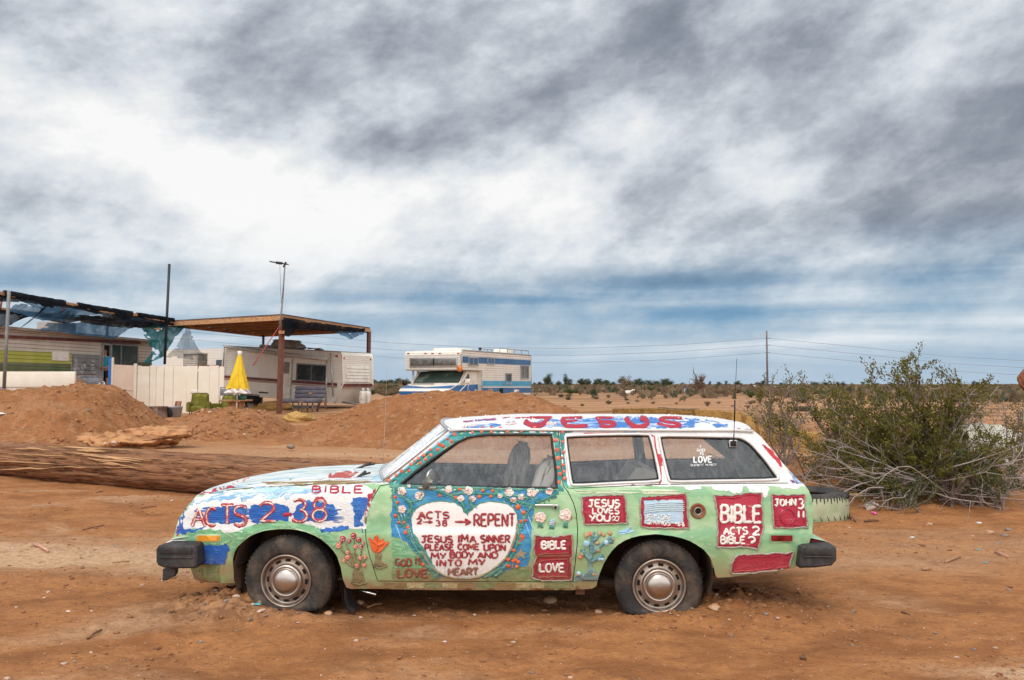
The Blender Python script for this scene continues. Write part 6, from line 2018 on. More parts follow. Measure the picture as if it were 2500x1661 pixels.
def window_on(root, fr, R4, ax, c, sgn, fm, gm, name='window', bars=1, fw=.05, proud=.03):
 u0, u1, z0, z1 = rect_on(fr, *R4, ax, c)
 mb = MB()
 def bx(ua, ub, za, zb, t0, t1, mi=0):
  uc, us = (ua + ub) / 2, ub - ua
  if ax == 1: mb.box((uc, c + sgn * (t0 + t1) / 2, (za + zb) / 2), (us, abs(t1 - t0), zb - za), mi=mi)
  else: mb.box((c + sgn * (t0 + t1) / 2, uc, (za + zb) / 2), (abs(t1 - t0), us, zb - za), mi=mi)
 bx(u0 - fw, u1 + fw, z1, z1 + fw, -.02, proud); bx(u0 - fw, u1 + fw, z0 - fw, z0, -.02, proud)
 bx(u0 - fw, u0, z0, z1, -.02, proud); bx(u1, u1 + fw, z0, z1, -.02, proud)
 for k in range(bars):
  uc = u0 + (u1 - u0) * (k + 1) / (bars + 1)
  bx(uc - .018, uc + .018, z0, z1, -.015, proud * .8)
 w_ = mb.build(name, fm, root)
 mb = MB()
 bx(u0 - .004, u1 + .004, z0 - .004, z1 + .004, .002, .010)
 mb.build('pane', gm, w_)
 return w_
window_on(tr_, TF, (726, 892, 796, 929), 1, 0, -1, M_GREYM, M_WIN, bars=1)
u0, u1, z0, z1 = rect_on(TF, 686, 874, 711, 976, 1, 0)
mb = MB(); mb.box(((u0 + u1) / 2, -.02, (z0 + z1) / 2), (u1 - u0, .04, z1 - z0))
dr = mb.build('door', M_OFFW, tr_)
mb = MB()
for xx in (u0 - .03, u1 + .03): mb.box((xx, -.015, (z0 + z1) / 2), (.05, .05, z1 - z0 + .1))
mb.box(((u0 + u1) / 2, -.015, z1 + .03), (u1 - u0, .05, .05)); mb.build('door_frame', M_ALU, dr)
mb = MB(); mb.box(((u0 + u1) / 2 + .03, -.045, z1 - .45), ((u1 - u0) * .55, .012, .52)); mb.build('pane', mat('screened_pane', (0.26, 0.23, 0.21), .5, vcol=(0.20, 0.17, 0.16), vscale=20), dr)
mb = MB(); mb.rbox((u0 + .06, -.06, z0 + (z1 - z0) * .45), (.05, .05, .14), .015, 2); mb.build('handle', M_GREYM, dr)
u0, u1, z0, z1 = rect_on(TF, 632, 942, 657, 962, 1, 0)
mb = MB(); mb.box(((u0 + u1) / 2, -.012, (z0 + z1) / 2), (u1 - u0, .024, z1 - z0)); mb.box(((u0 + u1) / 2, -.028, z0 + .06), ((u1 - u0) * .9, .012, .06), mi=1)
for k in range(5): mb.box((u0 + (k + .5) * (u1 - u0) / 5, -.027, z1 - .14), (.03, .01, .18), mi=0)
mb.build('vent_cover', [M_OFFW, M_GASK], tr_)
# front cover over the nose window
q = [tp(840, 892, 0, .10), tp(900, 893, 0, .10), tp(904, 928, 0, .14), tp(845, 927, 0, .14)]
ya, yb_ = q[0].y, q[1].y
mb = MB()
for k in range(5):
 za, zb = .98 + k * .145, .98 + (k + 1) * .145
 xa, xb = .16 - (za - .88) * .085, .16 - (zb - .88) * .085
 mb.prism([(xa, za), (xa + .07, za + .01), (xb + .045, zb), (xb, zb)], Matrix.Translation((0, max(.2, ya), 0)), min(TW - .12, yb_) - max(.2, ya))
mb.build('window_awning', M_OFFW, tr_)
M_ORL = mat('orange_lens', (0.42, 0.10, 0.03), 0.3)
mb = MB()
for y in (.12, TW - .15): mb.rbox((.04, y, top - .26), (.06, .12, .09), .02, 2)
mb.rbox((-.25, -.02, top - .18), (.14, .05, .09), .02, 2)
mb.build('marker_lamp', M_ORL, tr_)
# roof air conditioner and vents
a0, a1 = tp(664, 850, 1, .8), tp(724, 850, 1, .8)
xa, xb = a0.x, a1.x
mb = MB()
bm = bmesh.new(); bmesh.ops.create_cube(bm, size=1); bmesh.ops.subdivide_edges(bm, edges=bm.edges[:], cuts=3, use_grid_fill=True)
for v in bm.verts:
 if v.co.z > .2: v.co.x = v.co.x * .82 - .06; v.co.y *= .85
bmesh.ops.bevel(bm, geom=[e for e in bm.edges if e.calc_face_angle(0) > .5], offset=.08, segments=3, affect='EDGES')
bmesh.ops.scale(bm, vec=(xb - xa, .95, .42), verts=bm.verts)
bmesh.ops.translate(bm, vec=((xa + xb) / 2, 1.1, top + .25), verts=bm.verts)
mb.bm(bm, 0, True); mb.box((xa - .35, 1.1, top + .10), (.75, .7, .14))
mb.build('air_conditioner', mat('sunbleached_plastic', (0.46, 0.42, 0.37), .6, vcol=(0.36, 0.32, 0.28), vscale=4), tr_)
mb = MB()
xe = tp(780, 857, 1, .8).x
mb.tube([(xb + .1, .9, top + .05), (xb + .5, .9, top + .12), (xe, .8, top + .10)], .025, 6)
mb.tube([(xb + .35, 1.2, top + .08), (xe - .2, 1.2, top + .14)], .02, 6)
mb.box((xe - .1, .9, top + .06), (.3, .3, .08))
mb.build('roof_rack', M_GREYM, tr_)
# rolled awning with its arms
r0, r1 = tp(550, 846, 1, -.12), tp(799, 877, 1, -.16)
mb = MB(); mb.tube([r0, r0 * .5 + r1 * .5 + Vector((0, 0, -.03)), r1], [.07, .085, .09], 8)
aw = mb.build('awning', mat('awning_roll', (0.50, 0.47, 0.43), .7, vcol=(0.40, 0.36, 0.32), vscale=5), tr_)
mb = MB()
for (a, b) in (((807, 862), (813, 968)), ((798, 880), (795, 1000)), ((547, 845), (545, 905))):
 mb.tube([tp(*a, 1, -.16), tp(*b, 1, -.16)], .035, 6)
mb.build('awning_arm', M_ALU, aw)
# wheel and arch
wc = tp(612, 985, 1, .05)
mb = MB(); mb.lathe([(.20, .0), (.24, -.03), (.34, -.02), (.36, .04), (.36, .18), (.34, .22)], 28, Matrix.Translation(wc), 0, True, 'Y')
tw_ = mb.build('wheel', M_TYRE, tr_)
mb = MB(); mb.lathe([(.21, .0), (.18, -.02), (.12, .02), (.07, -.03), (.0005, -.04)], 24, Matrix.Translation(wc), 0, True, 'Y'); mb.build('rim', M_ALU, tw_)
mb = MB(); mb.rbox((wc.x, .01, wc.z + .22), (1.1, .06, .42), .12, 3); mb.build('wheel_arch', M_DARK, tr_)
# tow frame, gas bottles, step
mb = MB()
mb.tube([(-.3, .5, .05), (1.25, TW / 2, -.06)], .05, 6); mb.tube([(-.3, TW - .5, .05), (1.25, TW / 2, -.06)], .05, 6); mb.tube([(1.1, TW / 2, .1), (1.1, TW / 2, -.45)], .035, 6)
mb.build('tow_frame', M_GREYM, tr_)
for yy in (.98, 1.36):
 mb = MB()
 mb.lathe([(.0005, .0), (.13, .0), (.155, .03), (.16, .12), (.16, .48), (.145, .56), (.10, .61), (.05, .63), (.05, .66)], 22, Matrix.Translation((.55, yy, -.02)), 0)
 gb = mb.build('gas_bottle', mat('white_enamel', (0.72, 0.68, 0.62), .4, vcol=(0.55, 0.46, 0.36), vscale=4), tr_)
 mb = MB()
 mb.lathe([(.10, .62), (.105, .74), (.095, .74)], 14, Matrix.Translation((.55, yy, -.02)), 0); mb.tube([(.55, yy, .62), (.55, yy, .72)], .03, 6)
 mb.build('valve_collar', M_ALU, gb)
# ---- second trailer glimpsed behind the fence ---------------------------------------------
T2 = Frame((-14.3, 43.5, .45), R(-25), 0)
t2 = T2.root('old_trailer', 'plain cream trailer half hidden behind the board fence and netting', 'trailer')
pt0 = T2.hit(545, 851, 1, 0); pt1 = T2.hit(440, 851, 1, 0)
mb = MB(); mb.prism([(pt0.x + .6, .2), (pt0.x + .6, pt0.z), (pt1.x - 1.2, pt0.z), (pt1.x - 1.2, .2)], Matrix.Identity(4), 2.3); mb.build('body', M_SIDW, t2)
u0, u1, z0, z1 = rect_on(T2, 529, 879, 548, 891, 1, 0)
mb = MB(); mb.box(((u0 + u1) / 2, -.02, (z0 + z1) / 2), (u1 - u0, .05, z1 - z0)); mb.build('window', M_WIN, t2)
u0, u1, z0, z1 = rect_on(T2, 460, 892, 545, 900, 1, 0)
mb = MB(); mb.box(((u0 + u1) / 2, -.01, (z0 + z1) / 2), (u1 - u0, .02, z1 - z0)); mb.build('stripe', M_MAROON, t2)
p = at(477, 880, 40.5)
mb = MB(); mb.box((0, 0, 0), (.95, .6, .62)); mb.box((0, 0, .33), (1.02, .68, .05), mi=1)
for k in range(5): mb.box((0, -.31, -.22 + .09 * k), (.8, .02, .03), mi=1)
o = mb.build('evaporative_cooler', [mat('tan_metal', (0.33, 0.29, 0.24), .6, vcol=(0.26, 0.22, 0.18), vscale=4), M_OFFW]); o.location = p; o.rotation_euler.z = R(-25)
tag(o, 'square tan cooler box showing above the board fence behind the netting', 'cooler')
mb = MB()
a, b = at(380, 905, 41.0), at(500, 905, 41.0)
mb.box(((a.x + b.x) / 2, 41.0, 1.2), (b.x - a.x + 1, .06, 1.9)); o = mb.build('screen_wall', mat('maroon_screen', (0.12, 0.07, 0.07), .8, vcol=(0.17, 0.10, 0.09), vscale=2)); tag(o, 'dark maroon screen wall behind the white board fence', 'screen')
# ---- mobile home ---------------------------------------------------------------------------
HF = Frame((-17.3, 27.2, 0.40), R(-9.5), 0)
mh = HF.root('mobile_home', 'long mobile home with a green band and a sliding glass door at the left edge', 'mobile home')
hh = lambda x, y: HF.hit(x, y, 0, 0.0)
za, zb = hh(0, 803), hh(372, 836)
ya0, yb0 = -3.0, zb.y
zf = lambda y: za.z + (zb.z - za.z) * (y - za.y) / (zb.y - za.y)
mb = MB()
vs = []
for x in (0, -3.6):
 vs += [(x, ya0, -.2), (x, yb0, -.2), (x, yb0, zf(yb0)), (x, ya0, zf(ya0))]
mb.add(vs, [(0, 1, 2, 3), (4, 7, 6, 5), (0, 4, 5, 1), (1, 5, 6, 2), (2, 6, 7, 3), (3, 7, 4, 0)])
mb.build('wall', M_SIDG, mh)
mb = MB()
vs = []
for x in (.22, -3.8):
 for dz in (0, .09):
  vs += [(x, ya0 - .2, zf(ya0) + dz), (x, yb0 + .2, zf(yb0) + dz)]
mb.add(vs, [(0, 1, 3, 2), (4, 6, 7, 5), (0, 4, 5, 1), (2, 3, 7, 6), (0, 2, 6, 4), (1, 5, 7, 3)])
mb.build('roof', M_ROOFT, mh)
def strip_on(pa, pb, dz0, dz1, t, name, m_, off=.0):
 mb = MB()
 a, b = pa, pb
 vs = []
 for x in (off, off + t):
  vs += [(x, a[0], a[1] + dz0), (x, b[0], b[1] + dz0), (x, b[0], b[1] + dz1), (x, a[0], a[1] + dz1)]
 mb.add(vs, [(0, 1, 2, 3), (4, 7, 6, 5), (0, 4, 5, 1), (1, 5, 6, 2), (2, 6, 7, 3), (3, 7, 4, 0)])
 return mb.build(name, m_, mh)
e0, e1 = hh(0, 822), hh(342, 838)
strip_on((ya0, e0.z + (ya0 - e0.y) * (e1.z - e0.z) / (e1.y - e0.y)), (e1.y, e1.z), -.05, .06, .05, 'eave_trim', M_MAROON)
g0, g1 = hh(0, 858), hh(172, 863); k0, k1 = hh(0, 888), hh(172, 889); k2, k3 = hh(0, 906), hh(172, 906)
strip_on((ya0, k0.z), (k1.y, k1.z), 0, g0.z - k0.z, .02, 'green_band', M_SIDGR)
strip_on((ya0, k2.z), (k3.y, k3.z), -.15, k0.z - k2.z - .01, .018, 'lower_band', M_SIDDG)
strip_on((hh(333, 880).y, k0.z - .3), (yb0 - .05, k0.z - .3), 0, .55, .02, 'green_band', M_SIDDG)
u0, u1, z0, z1 = rect_on(HF, 126, 859, 165, 881, 0, 0)
mb = MB(); mb.box((.035, (u0 + u1) / 2, (z0 + z1) / 2), (.06, u1 - u0, z1 - z0)); mb.build('window_cover', M_OFFW, mh)
# mural board of silver planks
u0, u1, z0, z1 = rect_on(HF, 175, 866, 240, 914, 0, 0)
mb = MB()
for k in range(5):
 za_, zb_ = z0 + (z1 - z0) * k / 5, z0 + (z1 - z0) * (k + 1) / 5 - .012
 mb.box((.05, (u0 + u1) / 2, (za_ + zb_) / 2), (.05, u1 - u0, zb_ - za_))
mu = mb.build('plank_board', mat('silvered_planks', (0.22, 0.22, 0.22), .7, vcol=(0.50, 0.50, 0.50), vscale=1.6, vlo=.48, vhi=.62), mh)
mb = MB()
for k in range(5):
 a = rg.uniform(0, 6)
 cx_, cz_ = u0 + (u1 - u0) * rg.uniform(.3, .8), z0 + (z1 - z0) * rg.uniform(.25, .75)
 mb.tube([(.085, cx_ + .30 * math.cos(a + t * .5) * (1 - t * .06), cz_ + .22 * math.sin(a + t * .5) * (1 - t * .06)) for t in range(9)], .02, 5)
mb.build('painted_scrolls', M_GREYM, mu)
# doorway and sliding door
u0, u1, z0, z1 = rect_on(HF, 248, 843, 264, 960, 0, 0)
mb = MB()
mb.box((.004, (u0 + u1) / 2, (z0 + z1) / 2), (.03, u1 - u0, z1 - z0), mi=0)
dw = mb.build('doorway', M_DARK, mh)
mb = MB()
for yy in (u0 - .03, u1 + .03): mb.box((.04, yy, (z0 + z1) / 2), (.10, .06, z1 - z0))
mb.box((.04, (u0 + u1) / 2, z1 + .03), (.10, u1 - u0 + .1, .06)); mb.build('door_frame', M_ALU, dw)
u0, u1, z0, z1 = rect_on(HF, 268, 843, 332, 950, 0, 0)
mb = MB()
for yy in (u0, u0 + (u1 - u0) * .36, u1): mb.box((.045, yy, (z0 + z1) / 2), (.07, .06, z1 - z0))
mb.box((.045, (u0 + u1) / 2, z1), (.07, u1 - u0, .06)); mb.box((.045, (u0 + u1) / 2, z0), (.07, u1 - u0, .08))
sd = mb.build('sliding_door', M_GREYM, mh)
mb = MB(); mb.box((.03, (u0 + u1) / 2, (z0 + z1) / 2), (.02, u1 - u0 - .02, z1 - z0 - .02)); mb.build('pane', mat('green_tinted_glass', (0.028, 0.055, 0.055), .10, vcol=(0.06, 0.09, 0.085), vscale=1.3, spec=.7), sd)
# cooler on the roof
a, b = HF.hit(131, 815, 0, -.6), HF.hit(190, 815, 0, -.6)
c0 = HF.hit(150, 797, 0, -.6)
mb = MB(); hgt = .46
mb.box((-1.0, (a.y + b.y) / 2, zf(a.y) + .06 + hgt / 2), (.9, (b.y - a.y) * .75, hgt)); mb.box((-.53, (a.y + b.y) / 2 + .1, zf(a.y) + .08 + hgt / 2), (.06, (b.y - a.y) * .45, hgt * .72), mi=1)
mb.build('roof_cooler', [mat('galvanised_box', (0.40, 0.36, 0.33), .6, vcol=(0.30, 0.25, 0.22), vscale=4), mat('rusty_pad', (0.14, 0.06, 0.05), .9, vcol=(0.22, 0.11, 0.08), vscale=8)], mh)
for k, yy in enumerate(np.linspace(zf(0) * 0 + 1.0, yb0 - 1.5, 6)):
 pass
# ---- canopy with plank ceiling over the trailer ---------------------------------------------
cA, cB, cC, cD = at(690, 771, 31.0), at(903, 803, 40.4), at(640, 815, 43.4), at(405, 787, 34.2)
cn = empty('shade_canopy', (cA.x, cA.y, H(cA.x, cA.y)), 0, 'wooden canopy on brown posts standing over the cream travel trailer', 'canopy')
off = Vector(cn.location)
def cpart(name, mb, m_, root=cn, o_=None):
 o_ = off if o_ is None else o_
 mb.v = [tuple(Vector(p) - o_) for p in mb.v]
 return mb.build(name, m_, root)
mb = MB()
up = Vector((0, 0, 1))
dn = Vector((0, 0, -.16))
quad = [cA, cB, cC, cD]
mb.add([p for p in quad] + [p + up * .03 for p in quad], [(0, 1, 2, 3), (7, 6, 5, 4), (0, 4, 5, 1), (1, 5, 6, 2), (2, 6, 7, 3), (3, 7, 4, 0)])
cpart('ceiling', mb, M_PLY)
mb = MB(); q2 = [p + up * .034 for p in quad]
mb.add(q2 + [p + up * .03 for p in q2], [(0, 1, 2, 3), (7, 6, 5, 4), (0, 4, 5, 1), (1, 5, 6, 2), (2, 6, 7, 3), (3, 7, 4, 0)])
cpart('roofing', mb, M_TAR)
def beam(mb, a, b, w_, h_, mi=0):
 a, b = Vector(a), Vector(b)
 d = (b - a).normalized(); s_ = d.cross(up).normalized(); u_ = s_.cross(d)
 vs = []
 for p in (a, b):
  for sx, sz in ((-1, -1), (1, -1), (1, 1), (-1, 1)): vs.append(p + s_ * sx * w_ / 2 + u_ * sz * h_ / 2)
 mb.add(vs, [(0, 1, 2, 3), (7, 6, 5, 4), (0, 4, 5, 1), (1, 5, 6, 2), (2, 6, 7, 3), (3, 7, 4, 0)], mi)
for a, b in ((cD, cA), (cA, cB), (cB, cC), (cC, cD)):
 mb = MB(); beam(mb, a + dn * .55, b + dn * .55, .07, .16)
 cpart('beam', mb, M_TIMBER)
for k in range(6):
 t = (k + .5) / 6
 mb = MB(); beam(mb, cA.lerp(cB, t) + dn * .3, cD.lerp(cC, t * .97 + .01) + dn * .3, .05, .09)
 cpart('rafter', mb, M_TIMBER)
def post(a, foot, w_, m_, name='post'):
 mb = MB(); beam(mb, a, foot, w_, w_); return cpart(name, mb, m_)
pA = Vector((at(683, 900, 31).x, 31.1, 0)); pA.z = H(pA.x, pA.y)
post(Vector((cA.x - .03, 31.05, cA.z - .15)), Vector((at(681, 900, 31).x, 31.1, pA.z - .2)), .155, M_BROWNP)
post(cB + Vector((-.05, .05, -.1)), Vector((cB.x - .1, cB.y + .1, .2)), .15, M_BROWNP)
post(cC + Vector((0.1, -.1, -.1)), Vector((cC.x + .05, cC.y - .1, .2)), .10, M_DKPOLE)
mb = MB(); beam(mb, Vector((cA.x - .12, 30.95, cA.z - .62)), Vector((cA.x + .12, 30.95, cA.z - .62)), .10, .12); cpart('bracket', mb, M_TIMBER)
def sheet(px_rows, name, m_, root, o_, sag=.0, noise=.05, seed=0, nu=10, thick=.008):
 """hanging cloth: rows of (px, py, Y) control points, subdivided and ruffled"""
 P = [[at(*q) for q in row] for row in px_rows]
 nr, nc = len(P), len(P[0])
 G_ = []
 for i in range((nr - 1) * nu + 1):
  fi = min(i / nu, nr - 1.0001); i0 = int(fi); fi -= i0
  row = []
  for j in range((nc - 1) * nu + 1):
   fj = min(j / nu, nc - 1.0001); j0 = int(fj); fj -= j0
   p = P[i0][j0].lerp(P[i0][j0 + 1], fj).lerp(P[i0 + 1][j0].lerp(P[i0 + 1][j0 + 1], fj), fi)
   u, v = i / nu, j / nu
   a = float(fbm(u * 2.1 + seed, v * 2.3, 300 + seed, 3)); b = float(fbm(u * 2.4 - seed, v * 2.0, 320 + seed, 3))
   e = 1.0
   row.append(p + Vector((b * noise * 1.2, a * noise * 3.5, a * noise * 1.4 - sag * math.sin(math.pi * min(1, u / max(1, nr - 1))))))
  G_.append(row)
 mb = MB(); mb.grid(G_)
 k = random.Random(seed)
 drop = set()
 keep = []
 ncx = len(G_[0])
 for fi_, f in enumerate(mb.f):
  i, j = fi_ // (ncx - 1), fi_ % (ncx - 1)
  edge = (i in (0, len(G_) - 2)) or (j in (0, ncx - 2))
  hole = float(fbm(i * .21 + seed * 3, j * .21, 340 + seed, 3)) > .52
  if (edge and k.random() < .10) or hole: continue
  keep.append(fi_)
 mb.f = [mb.f[i] for i in keep]; mb.mi = [mb.mi[i] for i in keep]; mb.sm = [mb.sm[i] for i in keep]
 mb.v = [tuple(Vector(p) - o_) for p in mb.v]
 ob = mb.build(name, m_, root, fixn=False)
 return ob
sheet([[(692, 774, 30.9), (760, 785, 33), (840, 796, 36.8), (902, 804, 40.3)], [(694, 802, 30.8), (745, 806, 33), (840, 809, 36.7), (900, 813, 40.2)]], 'shade_cloth', M_NETD, cn, off, 0, .03, 1)
sheet([[(693, 780, 30.85), (708, 783, 31.4), (726, 790, 32)], [(695, 816, 30.8), (705, 824, 31.3), (718, 812, 31.9)]], 'shade_cloth', M_NETD, cn, off, 0, .04, 2)
sheet([[(815, 806, 36), (850, 808, 37.5), (896, 808, 40)], [(832, 820, 36), (858, 827, 37.3), (884, 817, 39)]], 'shade_cloth', M_NETB, cn, off, 0, .05, 3)
# straps and the aerial mast on the front post
mb = MB()
a_, b_ = at(682, 797, 30.9), at(618, 893, 30.0)
mb.tube([a_, a_.lerp(b_, .5), b_], .018, 5);
o = mb.build('red_strap', mat('red_webbing', (0.42, 0.06, 0.07), .7)); tag(o, 'red strap slanting down from the canopy post in front of the trailer', 'strap')
m0, m1, m2 = at(683, 805, 30.8), at(690, 730, 30.8), at(696, 641, 30.8)
ms = empty('aerial_mast', m0, 0, 'thin aerial mast tied to the front post of the wooden canopy', 'aerial mast')
mb = MB(); mb.tube([m0, m1], .035, 6); mb.tube([m1, m2], .026, 6); cpart('mast', mb, M_GREYM, ms, m0)
mb = MB()
e0, e1 = at(659, 639, 30.8), at(704, 646, 30.8)
mb.tube([e0, e1], .022, 6); mb.tube([at(674, 641.5, 30.8), at(689, 643.5, 30.8)], .055, 6); mb.tube([at(692, 653, 30.8), at(698, 640, 30.8)], .04, 5)
for t in (.05, .15, .3, .45, .8, .95):
 q = e0.lerp(e1, t); mb.tube([q + Vector((0, -.25, 0)), q + Vector((0, .25, 0))], .008, 4)
cpart('aerial', mb, M_DKPOLE, ms, m0)
mb = MB(); mb.tube([at(683, 643, 30.8), at(685, 700, 30.8), at(687, 745, 30.8)], .008, 4); cpart('cable', mb, M_GREYM, ms, m0)
q0, q1 = at(413.5, 645, 33.5), at(402, 890, 33.5)
mb = MB(); mb.tube([q1, q0], .055, 8); o = mb.build('tall_pole', M_DKPOLE); tag(o, 'tall black leaning pole rising behind the white fence', 'pole')
# ---- ragged shade over the mobile home's yard ------------------------------------------------
fA, fB, fC, fD = at(-40, 708, 23.2), at(425, 782, 34.0), at(392, 800, 37.2), at(-40, 748, 27.0)
sc_ = empty('shade_shelter', (fA.x, fA.y, 0.3), 0, 'sagging timber frame draped in torn dark blue shade cloth by the mobile home', 'shelter')
so2 = Vector(sc_.location)
for a, b in ((fA, fB), (fD, fC)):
 mb = MB(); beam(mb, a + dn * .3, b + dn * .3, .06, .15); cpart('beam', mb, M_TIMBER, sc_, so2)
for t in (.07, .34, .62, .84):
 mb = MB(); beam(mb, fA.lerp(fB, t) + dn * .2, fD.lerp(fC, t) + dn * .4, .05, .12); cpart('rafter', mb, M_TIMBER, sc_, so2)
g_a, g_b = at(22, 710, 23.9), at(11, 910, 24.0)
mb = MB(); mb.tube([g_b - Vector((0, 0, .5)), g_a], .048, 8); cpart('post', mb, M_GREYM, sc_, so2)
for t0, t1 in ((.0, .045), (.075, .34), (.40, .71), (.74, 1.0)):
 mb = MB(); n_ = 16
 rows = []
 for i in range(n_ + 1):
  p = fA.lerp(fB, t0 + (t1 - t0) * i / n_)
  d_ = .075 + .34 * max(0, float(fbm(i * .42 + t0 * 40, 2, 611, 3)))
  q_ = [(-.06, -d_), (-.075, -.05), (-.05, .075), (.05, .075), (.075, -.05), (.06, -d_ * .8)]
  rows.append([p + Vector((.05 * b * 0, 0, 0)) + Vector((-a * .9, -abs(a) * .2 + a * .6, c)) + Vector((0, 0, .03 * float(fbm(i * .7 + t0 * 9, a * 9, 613, 2)))) for a, c in q_ for b in (0,)])
 mb.grid(rows); cpart('shade_cloth', mb, M_NETD, sc_, so2)
mb = MB(); mb.tube([at(262, 790, 36.3), at(262, 830, 36.3)], .05, 6); cpart('post', mb, M_DKPOLE, sc_, so2)
mb = MB(); mb.tube([at(124, 790, 33.0), at(123, 815, 33.0)], .04, 6); cpart('post', mb, M_DKPOLE, sc_, so2)
def Yf(x):
 k = (x - 1250) / F
 t = (k * fA.y - fA.x) / ((fB.x - fA.x) - k * (fB.y - fA.y))
 return fA.y + (fB.y - fA.y) * t
def S2(rows, m_, seed, dy=0.0, noise=.05, sag=0.0, nu=9):
 return sheet([[(x, y, Yf(x) + d) for x, y, d in row] for row in rows], 'shade_cloth', m_, sc_, so2, sag, noise, seed, nu)
S2([[(-30, 712, -.12), (80, 724, -.12), (180, 744, -.12), (300, 762, -.12), (430, 783, -.12)], [(-30, 736, -.2), (80, 741, -.2), (180, 754, -.2), (300, 779, -.2), (430, 797, -.2)]], M_NETD, 11, noise=.035)
S2([[(30, 724, .2), (110, 744, .4), (200, 752, .4)], [(80, 748, 1.0), (110, 758, 1.0), (190, 758, 1.0)]], M_NETB, 12)
S2([[(110, 746, 1.2), (190, 754, 1.2), (250, 764, 1.2)], [(92, 772, 2.0), (160, 776, 2.2), (240, 768, 2.0)]], M_NETB, 13, noise=.06)
S2([[(-30, 754, 3.0), (60, 762, 3.0), (150, 772, 3.0)], [(-30, 796, 3.4), (30, 792, 3.3), (60, 766, 3.2)]], M_NETD, 14, noise=.06)
S2([[(-30, 752, 3.0), (60, 758, 3.0), (160, 768, 3.0), (250, 770, 3.0)], [(-30, 768, 3.0), (60, 770, 3.1), (160, 790, 3.1), (240, 776, 3.1)]], M_NETD, 15, noise=.04)
S2([[(105, 752, .6), (90, 768, .9), (68, 786, 1.2)], [(112, 752, .7), (74, 786, 1.0), (46, 804, 1.2)]], M_NETD, 16, noise=.02, nu=6)
S2([[(250, 770, 2.0), (330, 776, 2.0), (425, 784, 1.2)], [(180, 778, 2.2), (330, 800, 2.4), (410, 796, 1.6)]], M_NETD, 17, noise=.05)
S2([[(190, 768, .8), (300, 782, .8), (432, 788, .4)], [(196, 788, 1.2), (312, 804, 1.2), (412, 798, .6)]], M_NETD, 22, noise=.05)
S2([[(40, 742, 1.4), (120, 752, 1.6), (185, 760, 1.6)], [(20, 762, 2.0), (105, 782, 2.2), (180, 780, 2.0)]], M_NETB, 23, noise=.06)
S2([[(115, 790, 3.3), (200, 785, 3.3), (320, 798, 3.0)], [(98, 806, 3.4), (200, 818, 3.5), (282, 826, 3.4)]], M_NETB, 18, noise=.07)
S2([[(270, 772, 1.6), (310, 772, 1.6), (400, 786, 1.2)], [(268, 786, 1.8), (330, 788, 1.8), (400, 792, 1.4)]], M_NETB, 19, noise=.04)
S2([[(347, 800, .8), (400, 797, .6), (458, 793, .3)], [(350, 818, .8), (405, 830, .7), (425, 830, .4)], [(372, 856, .8), (398, 868, .7), (400, 866, .5)], [(354, 884, .8), (362, 888, .8), (405, 868, .6)]], M_NETT, 20, noise=.05, nu=8)
S2([[(458, 793, .4), (462, 800, .4)], [(430, 848, .5), (478, 842, .4)], [(404, 872, .6), (508, 882, .5)]], M_NETL, 21, noise=.03, nu=8)
# ---- fences ------------------------------------------------------------------------------------
M_PANW = mat('whitewashed_board', (0.80, 0.71, 0.59), 0.8, vcol=(0.84, 0.77, 0.67), vscale=2, bump=.2, bscale=12)
M_PANP = mat('pinkish_board', (0.76, 0.58, 0.47), 0.8, vcol=(0.80, 0.64, 0.53), vscale=1.5)
M_BLUEP = mat('blue_painted_post', (0.04, 0.20, 0.58), 0.6)
fy = 31.4
bf = empty('board_fence', (at(270, 930, fy).x, fy, .3), 0, 'tall whitewashed board fence with a blue edged gate panel left of the umbrella', 'fence')
fo = Vector(bf.location)
def fboard(x0, y0, x1, y1, m_, name='board', dz=0.0, th=.03, yb=None, sk=0.0):
 a, b = at(x0, y0, fy), at(x1, y1, fy)
 zb_ = .15
 mb = MB()
 vs = [(a.x, fy + dz, zb_), (b.x, fy + dz, zb_), (b.x - sk, fy + dz, b.z), (a.x - sk, fy + dz, a.z)]
 vs += [(x, y + th, z) for x, y, z in vs]
 mb.add(vs, [(0, 1, 2, 3), (7, 6, 5, 4), (0, 4, 5, 1), (1, 5, 6, 2), (2, 6, 7, 3), (3, 7, 4, 0)])
 return cpart(name, mb, m_, bf, fo)
fboard(267, 874, 273.5, 874, M_BLUEP, 'post', -.06, .08)
fboard(274, 873, 278.5, 873, M_PANW, 'post', -.05, .07)
gt = fboard(275, 890, 330, 893, M_PANP, 'panel', -.01)
fboard(328, 888, 335, 888, M_PANW, 'post', -.05, .07)
xs = [335.5, 345, 367, 383, 402, 424, 457, 484, 512, 536, 548]
for i, (a, b) in enumerate(zip(xs, xs[1:])):
 yy = 893 + (0, 1.5, -.5, .5, 0, 1, 0, 1, -.5, 2)[i]
 fboard(a, yy, b - .9, yy + .4, M_PANW, 'board', rg.uniform(-.015, .015), .03, sk=rg.uniform(-.02, .02))
mb = MB(); beam(mb, at(275, 950.5, fy - .03), at(331, 951.5, fy - .03), .02, .03); cpart('batten', mb, M_PANW, bf, fo)
mb = MB(); beam(mb, at(335, 905, fy + .06), at(548, 906, fy + .06), .05, .09); cpart('rail', mb, M_PANW, bf, fo)
mb = MB(); mb.rbox(Vector((at(475, 956, fy).x, fy - .05, at(475, 956, fy).z)), (.26, .04, .14), .02, 2); beam(mb, at(474, 944, fy - .03), at(474, 955, fy - .03), .02, .02); cpart('latch', mb, M_OFFW, bf, fo)
by = 26.0
a, b = at(-60, 907, by), at(182.5, 909, by)
lb = empty('low_fence', (a.x, by, .2), 0, 'low whitewashed barrier panel behind the dirt mound at the left edge', 'fence')
lo_ = Vector(lb.location)
